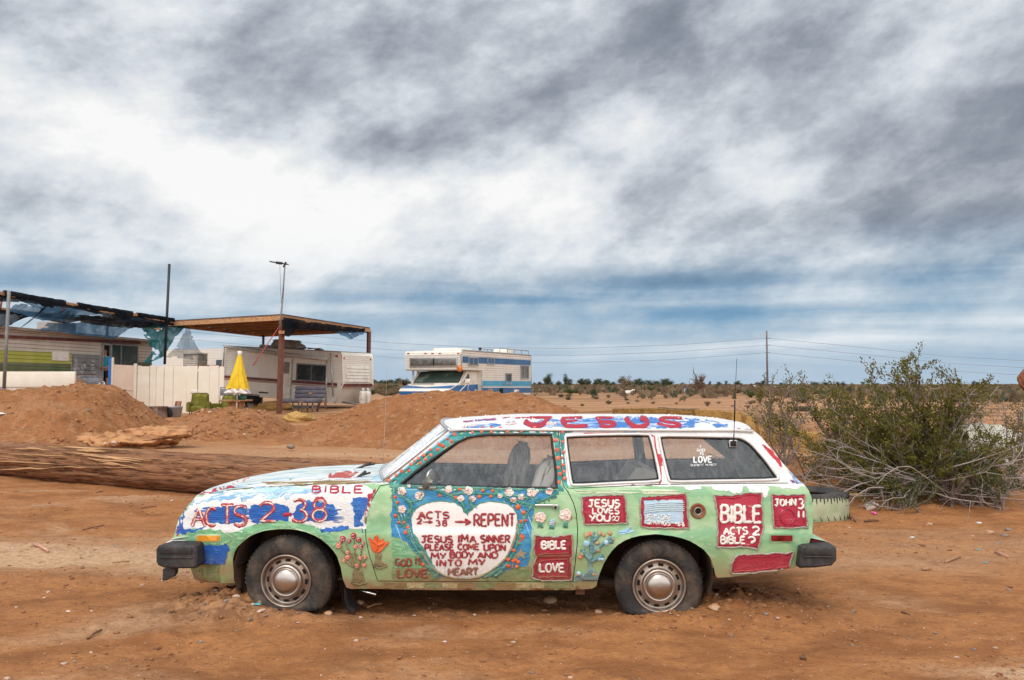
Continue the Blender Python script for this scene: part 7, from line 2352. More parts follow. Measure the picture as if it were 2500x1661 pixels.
mb = MB(); za_, zb_ = at(90, 946, by).z, at(90, 907.5, by).z
mb.rbox(((a.x + b.x) / 2, by + .05, (za_ + zb_) / 2), (b.x - a.x, .10, zb_ - za_), .02, 2); cpart('panel', mb, M_PANW, lb, lo_)
for k in range(15):
 q = at(8 + k * 12.5, 950, by)
 mb = MB(); mb.box((q.x, by + .06, za_ - .14), (.145, .05, .26)); cpart('slat', mb, M_PANW, lb, lo_)
# ---- yard things ---------------------------------------------------------------------------------
def on_floor(px, Y):
 x = at(px, 938, Y).x
 return Vector((x, Y, H(x, Y)))
def thing_mesh(name, mb, m_, loc, label, cat, rz=0.0, group=None):
 o = mb.build(name, m_); o.location = loc; o.rotation_euler.z = rz
 return tag(o, label, cat, group)
# closed yellow umbrella
ub = at(576, 985, 27.2); ub.z = H(ub.x, ub.y)
um = empty('umbrella', ub, 0, 'closed yellow umbrella with a white hem standing by the fence', 'umbrella')
zt_, zm_ = at(585, 866, 27.2).z - ub.z, at(580, 950, 27.2).z - ub.z
lean = at(586, 866, 27.2).x - at(577, 960, 27.2).x
def pleat(z0, z1, r0, r1, n, nz, m_, name, amp):
 rows = []
 for i in range(nz + 1):
  t = i / nz
  z = z0 + (z1 - z0) * t
  r = r0 + (r1 - r0) * t ** 1.05
  row = []
  for k in range(n + 1):
   a = 2 * math.pi * k / n
   pl = 1 + amp * t * (math.cos(a * 9 + .9 * math.sin(4 * t)) + .6 * math.cos(a * 4 + 2 + t) + .35 * math.cos(a + .5))
   cx_ = lean * (z / zt_)
   row.append((cx_ + r * pl * math.cos(a), r * pl * math.sin(a), z - .02 * t * math.cos(a * 8)))
  rows.append(row)
 mb = MB(); mb.grid(rows); return mb.build(name, m_, um)
M_YEL = mat('yellow_canvas', (0.74, 0.50, 0.02), 0.7, vcol=(0.62, 0.38, 0.01), vscale=5)
pleat(zt_ - .02, zm_, .065, .33, 72, 16, M_YEL, 'canopy', .17)
pleat(zm_ + .015, zm_ - .13, .325, .36, 72, 4, mat('white_hem', (0.74, 0.68, 0.64), .8, vcol=(0.66, 0.52, 0.48), vscale=7), 'hem', .22)
mb = MB(); mb.lathe([(.0005, zt_ + .12), (.07, zt_ + .11), (.07, zt_ + .05), (.06, zt_ - .01)], 14, Matrix.Translation((lean, 0, 0))); mb.build('top_cap', M_OFFW, um)
mb = MB(); mb.tube([(lean, 0, zt_), (0, 0, .0)], .025, 8); mb.build('pole', M_OFFW, um)
# cable-drum table with bottles
tb = Vector((at(577, 985, 27.6).x, 27.6, 0)); tb.z = H(tb.x, 27.6)
tz = at(577, 976, 27.6).z - tb.z
M_DRUM = wood_material('drum_wood', (0.36, 0.17, 0.075), (0.44, 0.24, 0.12), (0.28, 0.13, 0.06), (0.10, 0.05, 0.025), (14, 14, 1.2))
st = empty('drum_table', tb, 0, 'wooden cable drum table beneath the yellow umbrella', 'table')
mb = MB(); mb.lathe([(.0005, tz), (.52, tz), (.52, tz - .045), (.0005, tz - .045)], 30, None, 0, False); mb.build('table_top', M_DRUM, st)
mb = MB()
for k in range(16):
 a = 2 * math.pi * k / 16
 mb.box((.23 * math.cos(a), .23 * math.sin(a), tz / 2 - .02), (.03, .085, tz - .1), rz=a)
mb.build('drum', M_DRUM, st)
mb = MB(); mb.lathe([(.0005, .05), (.45, .05), (.45, 0), (.0005, 0)], 30, None, 0, False); mb.build('base', M_DRUM, st)
M_GLG = mat('green_glass', (0.02, 0.16, 0.11), .15, vcol=(0.04, 0.22, 0.16), vscale=4)
for px, lab in ((579, 'dark green jar at the left on the cable drum table'), (592, 'round green bowl at the right on the cable drum table')):
 mb = MB()
 if px == 579: mb.lathe([(.0005, 0), (.075, 0), (.08, .06), (.07, .13), (.05, .15), (.05, .17), (.0005, .17)], 16)
 else: mb.lathe([(.0005, 0), (.08, 0), (.13, .05), (.12, .12), (.10, .14), (.0005, .14)], 16)
 q = at(px, 970, 27.35)
 thing_mesh('jar', mb, M_GLG, (q.x, 27.35, tb.z + tz), lab, 'jar')
# armchairs
M_OLV = mat('olive_velvet', (0.125, 0.115, 0.012), 0.9, vcol=(0.20, 0.185, 0.03), vscale=4, bump=.4, bscale=30)
def armchair(px, Y, rz, label, sc=1.0):
 q = on_floor(px, Y)
 e = empty('armchair', q, rz, label, 'armchair', 'olive armchairs by the fence')
 e.scale = (sc, sc, sc)
 mb = MB(); mb.rbox((0, 0, .28), (.58, .62, .24), .07, 3); mb.build('seat', M_OLV, e)
 mb = MB()
 bm = bmesh.new(); bmesh.ops.create_cube(bm, size=1); bmesh.ops.subdivide_edges(bm, edges=bm.edges[:], cuts=4, use_grid_fill=True)
 for v in bm.verts: v.co = Vector((v.co.x * (.72 - .10 * (v.co.z + .5)), v.co.y * .16 + .10 * v.co.z + .05 * abs(v.co.x) * -1, v.co.z * .62))
 bmesh.ops.bevel(bm, geom=[x for x in bm.edges if x.calc_face_angle(0) > .6], offset=.05, segments=3, affect='EDGES')
 bm.transform(Matrix.Translation((0, .30, .60))); mb.bm(bm, 0, True); mb.build('backrest', M_OLV, e)
 for s_ in (-1, 1):
  mb = MB(); mb.rbox((s_ * .36, -.02, .36), (.15, .62, .40), .07, 3); mb.build('armrest', M_OLV, e)
  for yy in (-.25, .25):
   mb = MB(); mb.tube([(s_ * .3, yy, .18), (s_ * .33, yy, 0)], [.025, .015], 6); mb.build('leg', M_BROWNP, e)
 return e
armchair(487, 28.6, R(12), 'olive velvet armchair standing nearest the metal tub, seen upright', .86)
armchair(545, 29.3, R(-28), 'olive velvet armchair next to the cable drum table, turned aside', .82).location.z -= .06
# folding chair behind
q = on_floor(553, 30.6)
fc = empty('folding_chair', q, R(15), 'grey folding chair with a dark frame behind the yellow umbrella', 'chair')
mb = MB()
for s_ in (-1, 1):
 mb.tube([(s_ * .22, -.22, 0), (s_ * .22, .18, .95)], .018, 6); mb.tube([(s_ * .22, .25, 0), (s_ * .22, -.18, .46)], .018, 6)
mb.tube([(-.22, .18, .95), (.22, .18, .95)], .018, 6); mb.build('frame', M_GREYM, fc)
mb = MB(); mb.rbox((0, -.02, .46), (.42, .40, .03), .012, 2); mb.build('seat', M_GREYM, fc)
mb = MB(); mb.rbox((0, .13, .78), (.42, .03, .26), .012, 2); mb.build('backrest', M_GREYM, fc)
# bench seat taken from a vehicle
q = on_floor(751, 32.5); q.z += .0
M_PURP = mat('faded_purple_vinyl', (0.095, 0.088, 0.115), 0.7, vcol=(0.145, 0.13, 0.155), vscale=4, bump=.2)
bs = empty('bench_seat', q, R(-14), 'faded purple padded bench seat with torn cover in front of the trailer', 'bench seat')
w2 = .98 * (at(797, 938, 32.5).x - at(707, 938, 32.5).x) / 2 * .92
for k in range(3):
 mb = MB(); bm = bmesh.new()
 mb.rbox((0, .18 + .035 * k, .62 + .155 * k), (2 * w2 - .02, .16, .165), .05, 3); mb.build('backrest_cushion', M_PURP, bs)
mb = MB(); mb.rbox((-.12, -.22, .44), (2 * w2 + .22, .62, .16), .06, 3); mb.build('seat_cushion', M_PURP, bs)
mb = MB(); mb.box((w2 * .3, -.45, .40), (.5, .12, .05), rz=.1); mb.rbox((w2 * .12, .10, .72), (.16, .04, .08), .03, 2); mb.build('torn_foam', mat('yellow_foam', (0.42, 0.26, 0.11), .9, vcol=(0.10, 0.05, 0.03), vscale=9), bs)
for xx in (-w2 * .75, -.1, w2 * .55):
 mb = MB(); mb.box((xx, .0, .18), (.05, .5, .04)); mb.tube([(xx, -.25, .38), (xx, -.25, 0)], .025, 6); mb.tube([(xx, .2, .38), (xx, .2, 0)], .025, 6); mb.build('leg', M_GREYM, bs)
mb = MB(); mb.tube([(w2 * .7, -.1, .05), (w2 * .95, -.1, .42), (w2 * 1.15, -.1, .45), (w2 * 1.4, -.15, .12)], .03, 6); mb.build('side_bracket', M_BROWNP, bs)
# straw heaps
def heap(px, Y, sx, sy, sz, label, seed, m_, cat='straw'):
 q = on_floor(px, Y)
 mb = MB(); bm = rock_bm(sx, sy, sz, seed, 4, .25); mb.bm(bm, 0, True)
 rr_ = random.Random(seed)
 for k in range(260):
  a, u = rr_.uniform(0, 6.28), rr_.uniform(0, 1)
  z = sz * math.sqrt(max(0, 1 - u * u)) * .95
  p = Vector((sx * u * math.cos(a), sy * u * math.sin(a), z))
  d = Vector((rr_.uniform(-1, 1), rr_.uniform(-1, 1), rr_.uniform(-.3, .5))).normalized() * rr_.uniform(.06, .16)
  mb.tube([p - d * .5, p + d * .5], .006, 3, cap=False)
 thing_mesh('straw_heap', mb, m_, q, label, cat, 0, 'straw heaps near the canopy')
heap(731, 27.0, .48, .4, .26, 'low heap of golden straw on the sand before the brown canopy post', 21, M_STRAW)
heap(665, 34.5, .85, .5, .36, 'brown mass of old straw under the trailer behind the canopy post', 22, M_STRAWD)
# rusty drum, metal tub, pipe, bricks
M_RUST = mat('rusty_drum_metal', (0.11, 0.055, 0.04), .8, vcol=(0.30, 0.20, 0.15), vscale=6)
q = Vector((at(386, 1010, 25.6).x, 25.6, 0)); q.z = at(386, 1020, 25.6).z
mb = MB(); mb.lathe([(.0005, 0), (.27, 0), (.275, .02), (.265, .12), (.272, .13), (.265, .14), (.265, .30), (.275, .34), (.25, .345), (.245, .1), (.0005, .1)], 28)
thing_mesh('rusty_drum', mb, M_RUST, q, 'short rusty drum left of the grey metal tub at the fence', 'drum')
q2 = Vector((at(426, 1010, 25.9).x, 25.9, 0)); q2.z = at(426, 1019, 25.9).z
tub = empty('metal_tub', q2, 0, 'grey metal tub with a round dark opening by the fence', 'tub')
mb = MB(); mb.lathe([(.0005, 0), (.19, 0), (.235, .30), (.25, .31), (.245, .33), (.225, .32), (.18, .03), (.0005, .03)], 26); mb.build('basin', mat('galvanised', (0.30, 0.31, 0.33), .5, .4, vcol=(0.42, 0.42, 0.43), vscale=5), tub)
mb = MB(); mb.lathe([(.115, .0), (.125, -.02), (.125, -.10), (.11, -.10), (.105, -.01), (.0005, .0)], 20, Matrix.Translation((-.10, -.17, .13)), 0, True, 'Y'); mb.build('pipe_mouth', M_DARK, tub)
for k in range(3):
 mb = MB(); mb.rbox((0, 0, 0), (.17, .09, .052), .006, 1)
 thing_mesh('brick', mb, mat('brick_clay', (0.30, 0.11, 0.055), .9, vcol=(0.46, 0.30, 0.2), vscale=12), (q2.x + .10 + .008 * k, q2.y, q2.z + .336 + .027 + .054 * k), ('lowest brick of the small stack on the metal tub', 'middle brick of the small stack on the metal tub', 'topmost brick of the small stack on the metal tub')[k], 'brick', R(10 * k - 8), 'bricks stacked on the tub')
# by the doorway: box, bin, chair frame
q = HF.M @ Vector((1.0, hh(192, 935).y + 0, .35))
bx_ = at(193, 937, 28.8)
mb = MB(); mb.box((0, 0, 0), (.29, .26, .26)); mb.box((0, -.132, .02), (.25, .004, .05), mi=1); mb.box((-.07, 0, .135), (.14, .26, .006), mi=0)
thing_mesh('cardboard_box', mb, [mat('cardboard', (0.36, 0.20, 0.12), .9), mat('box_tape', (0.44, 0.28, 0.17), .5)], bx_, 'small brown cardboard box right of the low white barrier', 'box')
bx_ = at(224, 934, 29.6)
mb = MB(); mb.rbox((0, 0, .06), (.58, .42, .26), .03, 2); mb.rbox((0, 0, .215), (.62, .46, .05), .02, 2)
for sx in (-.22, .22): mb.box((sx, 0, -.16), (.05, .3, .2))
thing_mesh('grey_cooler', mb, mat('blue_grey_plastic', (0.21, 0.225, 0.26), .5, vcol=(0.30, 0.31, 0.34), vscale=4), bx_, 'blue grey lidded cooler between the cardboard box and the doorway', 'cooler')
w0 = at(247, 945, 29.0)
wf = empty('walker_frame', w0, R(-25), 'silver tubular walking frame in front of the dark doorway', 'walking frame')
mb = MB()
for s_ in (-.12, .12):
 mb.tube([(s_, -.1, -.2), (s_ + .02, .0, .18)], .013, 6); mb.tube([(s_, .16, -.2), (s_ + .02, .0, .18)], .013, 6)
mb.tube([(-.10, 0, .18), (.14, 0, .18)], .013, 6)
mb.build('frame', M_CHROME, wf)
mb = MB(); mb.rbox((0, .0, -.05), (.26, .2, .03), .01, 2); mb.build('seat', M_BLACK, wf)
bl = at(2, 961, 23.6)
mb = MB(); mb.rbox((0, 0, 0), (.26, .05, .22), .02, 2); mb.box((.02, -.03, .03), (.16, .01, .03), mi=1)
thing_mesh('blue_board', mb, [mat('blue_violet_board', (0.10, 0.12, 0.34), .6), M_OFFW], bl, 'blue violet board with a white mark at the left edge on the mound', 'board', R(20)).rotation_euler.y = R(-35)
# ---- the person in the doorway ---------------------------------------------------------------------
def skin_mesh(name, joints, edges, m_, parent, levels=2):
 me_ = bpy.data.meshes.new(name)
 me_.from_pydata([j[0] for j in joints], edges, [])
 o = bpy.data.objects.new(name, me_); COL.objects.link(o)
 md = o.modifiers.new('skin', 'SKIN'); md.use_smooth_shade = True
 for v, j in zip(me_.skin_vertices[0].data, joints): v.radius = (j[1], j[1] if len(j) < 3 else j[2])
 me_.skin_vertices[0].data[0].use_root = True
 o.modifiers.new('sub', 'SUBSURF').levels = levels
 dg = bpy.context.evaluated_depsgraph_get()
 ev = o.evaluated_get(dg)
 nm = bpy.data.meshes.new_from_object(ev)
 bpy.data.objects.remove(o)
 nm.name = name
 nm.materials.clear()
 for p_ in nm.polygons: p_.use_smooth = True
 return link(name, nm, parent, [m_])
dwc = HF.M @ Vector((.42, hh(256, 900).y, 0))
pz = at(256, 938, dwc.y)
head_z = at(254, 853, dwc.y).z
foot = head_z - 1.72
pn_ = empty('person', (at(255.5, 900, dwc.y).x, dwc.y, foot), R(12), 'person in a teal shirt and dark shorts standing in the mobile home doorway', 'person')
M_SKIN = mat('skin', (0.34, 0.175, 0.12), .55, vcol=(0.40, 0.21, 0.15), vscale=6)
J = [((0, 0, .96), .125, .10), ((0, 0, 1.14), .12, .10), ((0, 0, 1.32), .135, .10), ((0, 0, 1.44), .07, .06), ((0, -.01, 1.52), .052), ((0, -.025, 1.60), .078), ((0, -.02, 1.665), .075), ((0, -.01, 1.70), .04)]
E_ = [(i, i + 1) for i in range(7)]
for s_ in (-1, 1):
 b = len(J)
 J += [((s_ * .17, 0, 1.40), .055), ((s_ * .235, .02, 1.13), .042), ((s_ * .12, -.17, .99), .033), ((s_ * .06, -.24, .97), .026, .018)]
 E_ += [(2, b), (b, b + 1), (b + 1, b + 2), (b + 2, b + 3)]
 for k in range(4):
  c = len(J)
  J += [((s_ * (.045 - .0 * k) + s_ * -.01, -.29 + .004 * abs(k - 1), .995 - .018 * k), .0095), ((s_ * .0, -.315 + .006 * abs(k - 1), .985 - .018 * k), .008)]
  E_ += [(b + 3, c), (c, c + 1)]
 c = len(J); J += [((s_ * .05, -.235, 1.015), .010), ((s_ * .03, -.25, 1.035), .008)]; E_ += [(b + 3, c), (c, c + 1)]
 b = len(J)
 J += [((s_ * .09, 0, .88), .088), ((s_ * .10, -.01, .50), .055), ((s_ * .105, .01, .10), .038), ((s_ * .11, -.13, .03), .035, .025)]
 E_ += [(0, b), (b, b + 1), (b + 1, b + 2), (b + 2, b + 3)]
skin_mesh('body', J, E_, M_SKIN, pn_)
mb = MB()
bm = bmesh.new(); bmesh.ops.create_uvsphere(bm, u_segments=18, v_segments=12, radius=.088)
for v in bm.verts:
 v.co.z *= 1.12
 if v.co.y < -.03 and v.co.z < .045: v.co.y = -.03
bm.transform(Matrix.Translation((0, -.005, 1.64))); mb.bm(bm, 0, True); mb.build('hair', mat('dark_hair', (0.02, 0.014, 0.010), .6), pn_)
mb = MB()
for s_ in (-1, 1):
 mb.rbox((s_ * .028, -.098, 1.625), (.022, .012, .010), .003, 2)
mb.build('eyes', M_DARK, pn_)
mb = MB(); mb.rbox((0, -.105, 1.60), (.018, .03, .035), .006, 2); mb.rbox((0, -.098, 1.565), (.04, .012, .010), .003, 2); mb.build('nose_and_mouth', M_SKIN, pn_)
SJ = [((0, 0, .93), .155, .125), ((0, 0, 1.14), .142, .118), ((0, 0, 1.33), .155, .118), ((0, 0, 1.43), .085, .072)]
SE = [(0, 1), (1, 2), (2, 3)]
for s_ in (-1, 1):
 b = len(SJ); SJ += [((s_ * .18, 0, 1.385), .072), ((s_ * .225, .012, 1.20), .064)]; SE += [(2, b), (b, b + 1)]
skin_mesh('shirt', SJ, SE, mat('teal_shirt', (0.02, 0.22, 0.29), .8, vcol=(0.03, 0.28, 0.36), vscale=5), pn_)
SJ = [((0, 0, .96), .14, .115)]; SE = []
for s_ in (-1, 1):
 b = len(SJ); SJ += [((s_ * .09, 0, .84), .105), ((s_ * .10, -.005, .54), .082)]; SE += [(0, b), (b, b + 1)]
skin_mesh('shorts', SJ, SE, mat('dark_shorts', (0.012, 0.016, 0.03), .8), pn_)
mb = MB(); q = HF.hit(256, 952, 0, .35)
# the threshold and step the person stands on
stp = Vector((pn_.location.x, pn_.location.y, 0))
mb = MB(); mb.box((0, 0, (foot - H(stp.x, stp.y)) / 2 - .02), (.9, 1.0, max(.06, foot - H(stp.x, stp.y))));
thing_mesh('door_step', mb, M_TIMBER, (stp.x, stp.y, H(stp.x, stp.y)), 'timber step below the mobile home doorway', 'step', R(-9.5))
# ---- motorhome --------------------------------------------------------------------------------------
MF = Frame((-2.29, 38.0, 0.15), R(-25.5), 0)
mo_ = MF.root('motorhome', 'white motorhome with blue bands and an overhanging cab bed behind the middle mound', 'motorhome')
fh = lambda x, y: MF.hit(x, y, 1, 0.0)
sh = lambda x, y: MF.hit(x, y, 0, 0.0)
MWd = -fh(990, 870).x
zr0, zr1 = sh(1128, 855).z, sh(1296, 868).z
yE = sh(1296.5, 900).y
yH = sh(1176, 930).y
zov = sh(1128, 904).z
side = [(yH, .6), (yE + .05, .6), (yE, zr1 - .10), (yE - .04, zr1), (.12, zr0), (.0, zr0 - .05), (-.06, zr0 - .18), (-.03, zov + .05), (.05, zov), (yH, zov)]
mb = MB()
Mx = Matrix.Translation((-MWd, 0, 0)) @ Matrix(((0, 1, 0, 0), (1, 0, 0, 0), (0, 0, 1, 0), (0, 0, 0, 1)))
mb.prism(side, Mx, MWd)
mb.build('body', M_SIDW2, mo_)
mb = MB()
mb.tube([(.004, y, z) for y, z in side[3:9]], .035, 6); mb.tube([(.004, side[2][0], .6), (.004, side[2][0], zr1 - .08)], .03, 6); mb.tube([(.004, yH, .6), (.004, yH, zov)], .03, 6)
mb.build('corner_trim', M_ALU, mo_)
def band(x0, ya, yb, x1, yc, yd, m_, name, c=.0, t=.012):
 a, b = sh(x0, ya), sh(x0, yb); e, f = sh(x1, yc), sh(x1, yd)
 y0, y1 = a.y, min(e.y, yE - .03)
 mb = MB()
 vs = []
 for x in (c + .003, c + t):
  vs += [(x, y0, b.z), (x, y1, f.z), (x, y1, e.z), (x, y0, a.z)]
 mb.add(vs, [(0, 1, 2, 3), (4, 7, 6, 5), (0, 4, 5, 1), (1, 5, 6, 2), (2, 6, 7, 3), (3, 7, 4, 0)])
 return mb.build(name, m_, mo_)
band(1129, 870, 886, 1295, 880, 892, M_BLUE1, 'stripe')
band(1177, 930, 943, 1297, 931, 943, M_BLUE2, 'stripe')
band(1177, 947, 961, 1297, 947, 959, M_BLUE1, 'stripe')
for R4, bars in (((1144, 875, 1165, 891), 1), ((1190, 876, 1205, 888), 1), ((1234, 914, 1247, 936), 0), ((1271, 895, 1289, 923), 1)):
 window_on(mo_, MF, R4, 0, 0, 1, M_ALU, M_WIN2 if bars else M_WIN, bars=bars, fw=.06, proud=.045)
u0, u1, z0, z1 = rect_on(MF, 1219, 948, 1227, 964, 0, 0)
mb = MB(); mb.box((.02, (u0 + u1) / 2, (z0 + z1) / 2 - .05), (.03, u1 - u0, z1 - z0 + .1)); mb.build('hatch', M_DARK, mo_)
u0, u1, z0, z1 = rect_on(MF, 1254, 952, 1262, 962, 0, 0)
mb = MB(); mb.rbox((.06, (u0 + u1) / 2, (z0 + z1) / 2), (.14, u1 - u0, z1 - z0), .03, 2); mb.box((.13, (u0 + u1) / 2, (z0 + z1) / 2), (.02, (u1 - u0) * .6, (z1 - z0) * .5), mi=1); mb.build('meter_box', [M_OFFW, M_GREYM], mo_)
# overhang window and lamps
u0, u1, z0, z1 = rect_on(MF, 1003, 876, 1114, 893, 1, -.06)
mb = MB()
mb.rbox(((u0 + u1) / 2, -.07, (z0 + z1) / 2), (u1 - u0 + .12, .06, z1 - z0 + .12), .03, 2)
ow = mb.build('window', M_ALU, mo_)
mb = MB(); mb.rbox(((u0 + u1) / 2, -.10, (z0 + z1) / 2), (u1 - u0, .02, z1 - z0), .008, 1); mb.build('pane', M_WIN2, ow)
mb = MB(); mb.box(((u0 + u1) / 2 + .05, -.115, (z0 + z1) / 2), (.07, .01, z1 - z0)); mb.build('centre_bar', M_GASK, ow)
for px in (997, 1039, 1056, 1074, 1119):
 q = MF.hit(px, 863, 1, -.05); mb = MB(); mb.rbox((q.x, -.06, q.z), (.12, .05, .05), .015, 2); mb.build('marker_lamp', M_ORL, mo_)
q = MF.hit(1122, 900, 1, -.04); mb = MB(); mb.lathe([(.0005, -.05), (.13, -.04), (.15, .0), (.15, .03)], 20, Matrix.Translation((q.x, -.03, q.z)), 0, True, 'Y'); mb.build('signal_lamp', mat('signal_orange', (0.60, 0.14, 0.03), .3, vcol=(0.75, 0.30, 0.06), vscale=9), mo_)
# van cab under the overhang
xc0, xc1 = -MWd + .20, -.20
cab = [(-.82, .45), (-.86, 1.02), (-.70, 1.14), (-.10, 1.30), (.22, 1.37), (.86, zov - .03), (yH + .1, zov - .03), (yH + .1, .45)]
mb = MB()
mb.prism(cab, Matrix.Translation((xc0, 0, 0)) @ Matrix(((0, 1, 0, 0), (1, 0, 0, 0), (0, 0, 1, 0), (0, 0, 0, 1))), xc1 - xc0)
cabo = mb.build('cab', M_OFFW, mo_)
d_ = Vector((0, .64, zov - .03 - 1.37)); nrm = Vector((0, -d_.z, d_.y)).normalized()
bl_, br_ = Vector((xc0 + .10, .22, 1.37)) + d_ * .06, Vector((xc1 - .10, .22, 1.37)) + d_ * .06
tl_, tr2 = Vector((xc0 + .22, .22, 1.37)) + d_ * .93, Vector((xc1 - .16, .22, 1.37)) + d_ * .93
mb = MB(); slab(mb, [bl_, br_, tr2, tl_], nrm, .015); wsx = mb.build('windscreen', mat('teal_tinted_glass', (0.045, 0.085, 0.075), .12, vcol=(0.16, 0.22, 0.19), vscale=1.6, vlo=.5, vhi=.62, spec=.8), cabo)
mb = MB()
for a, b in ((bl_, br_), (br_, tr2), (tr2, tl_), (tl_, bl_)): mb.tube([a + nrm * .016, b + nrm * .016], .025, 5)
mb.build('windscreen_seal', M_GASK, wsx)
for k in range(6):
 mb = MB(); q = Vector((xc0 + .22 + k * .20, .06, 1.325)); mb.box(q, (.16, .16, .03), M=Matrix.Translation(q + Vector((0, 0, .02))) @ Matrix.Rotation(.2, 4, 'X')); mb.build('cowl_vent', M_GREYM, cabo)
hn = Vector((0, -.16, .60)).normalized()
hp = lambda x, t: Vector((x, -.70 + .60 * t, 1.14 + .16 * t))
xm = (xc0 + xc1) / 2 - .1
mb = MB()
slab(mb, [hp(xc0 + .01, 0), hp(xm + .5, 0), hp(xm, .30), hp(xc0 + .01, .85)], hn, .008)
slab(mb, [hp(xm + .5, 0), hp(xc1 - .01, 0), hp(xc1 - .01, .85), hp(xm, .30)], hn, .008)
slab(mb, [Vector((xc0 + .01, -.862, .62)), Vector((xc1 - .01, -.862, .62)), Vector((xc1 - .01, -.862, 1.01)), Vector((xc0 + .01, -.862, 1.01))], Vector((0, -1, 0)), .008)
M_BLUEC = mat('blue_cab_paint', (0.03, 0.13, 0.33), .4, vcol=(0.05, 0.18, 0.40), vscale=3)
mb.build('hood_band', M_BLUEC, cabo)
mb = MB(); yq0, yq1 = -.80, yH - .02
slab(mb, [Vector((xc1, yq0, .62)), Vector((xc1, yq1, .62)), Vector((xc1, yq1, 1.33)), Vector((xc1, -.05, 1.28)), Vector((xc1, yq0, 1.05))], Vector((1, 0, 0)), .008); mb.build('side_band', M_BLUEC, cabo)
for k in range(5):
 q = hp(xc0 + .42 + .22 * k, .12) + hn * .01; mb = MB(); mb.box(q, (.08, .02, .035)); mb.build('hood_letter', M_CHROME, cabo)
mb = MB(); slab(mb, [Vector((xc1, .42, 1.42)), Vector((xc1, 1.15, 1.42)), Vector((xc1, 1.10, zov - .18)), Vector((xc1, .90, zov - .15))], Vector((1, 0, 0)), .012)
cw_ = mb.build('cab_window', M_WIN, cabo)
mb = MB()
L4 = [Vector((xc1 + .012, .42, 1.42)), Vector((xc1 + .012, 1.15, 1.42)), Vector((xc1 + .012, 1.10, zov - .18)), Vector((xc1 + .012, .90, zov - .15))]
for a, b in zip(L4, L4[1:] + L4[:1]): mb.tube([a, b], .03, 5)
mb.build('window_frame', M_OFFW, cw_)
mb = MB(); mb.rbox((xc1 + .32, .35, 1.47), (.26, .10, .22), .04, 2); mb.tube([(xc1 + .3, .36, 1.36), (xc1 + .02, -.15, .85)], .02, 5); mb.tube([(xc1 + .34, .40, 1.36), (xc1 + .05, .8, .85)], .02, 5); mb.build('wing_mirror', M_OFFW, cabo)
mb = MB(); mb.tube([(xc0 - .02, .1, 1.42), (xc0 - .22, .05, 1.40)], .025, 6); mb.lathe([(.0005, -.04), (.12, -.03), (.13, .03), (.0005, .04)], 16, Matrix.Translation((xc0 - .28, .05, 1.40)), 0, True, 'Y'); mb.build('wing_mirror', M_GASK, cabo)
mb = MB(); mb.tube([(-MWd + .18, .4, .6), (-MWd + .18, .4, zov)], .05, 6); mb.tube([(-MWd + .30, .6, .6), (-MWd + .30, .6, zov)], .05, 6); mb.build('overhang_prop', M_OFFW, mo_)
mb = MB(); mb.box(((xc0 + xc1) / 2, -.92, .55), (xc1 - xc0 + .1, .12, .2)); mb.build('bumper', M_CHROME, mo_)
for (xx, yy) in ((xc1 - .1, .1), (xc0 + .1, .1), (-.1, 5.3), (-MWd + .1, 5.3)):
 mb = MB(); mb.lathe([(.20, -.10), (.36, -.10), (.38, -.05), (.38, .05), (.36, .10), (.20, .10), (.0005, .06)], 24, Matrix.Translation((xx, yy, .38)) @ Matrix.Rotation(math.pi / 2, 4, 'Z'), 0, True, 'Y'); mb.build('wheel', M_TYRE, mo_)
# roof things
mb = MB(); a = sh(1095, 852); mb.rbox((-1.25, 1.4, zr0 + .06), (1.25, 1.6, .16), .05, 2); mb.build('roof_pod', M_OFFW, mo_)
yl0, yl1 = MF.hit(1214, 857, 0, -.5).y, MF.hit(1284, 862, 0, -.5).y
zz = lambda y: zr0 + (zr1 - zr0) * y / yE
mb = MB()
for xx in (-.35, -1.5):
 mb.tube([(xx, yl0, zz(yl0) + .26), (xx, yl1, zz(yl1) + .26)], .022, 6)
 for k in range(5):
  y = yl0 + (yl1 - yl0) * k / 4; mb.tube([(xx, y, zz(y)), (xx, y, zz(y) + .26)], .018, 5)
mb.build('roof_rack', M_GREYM, mo_)
mb = MB(); y = (yl0 + yl1) / 2 - .2; mb.rbox((-.9, y, zz(y) + .16), (.8, .9, .24), .06, 2); mb.build('roof_vent', M_OFFW, mo_)
mb = MB(); y = MF.hit(1172, 853, 0, -.5).y; mb.tube([(-.5, y, zz(y)), (-.5, y, zz(y) + .16)], .05, 8); mb.tube([(-.5, y, zz(y) + .16), (-.5, y, zz(y) + .22)], .09, 8); mb.build('flue', M_GASK, mo_)
mb = MB(); y = MF.hit(1193, 857, 0, -.5).y; mb.tube([(-.4, y - .2, zz(y)), (-.4, y - .12, zz(y) + .18), (-.4, y + .12, zz(y) + .18), (-.4, y + .2, zz(y))], .02, 6); mb.build('roof_hoop', M_ALU, mo_)
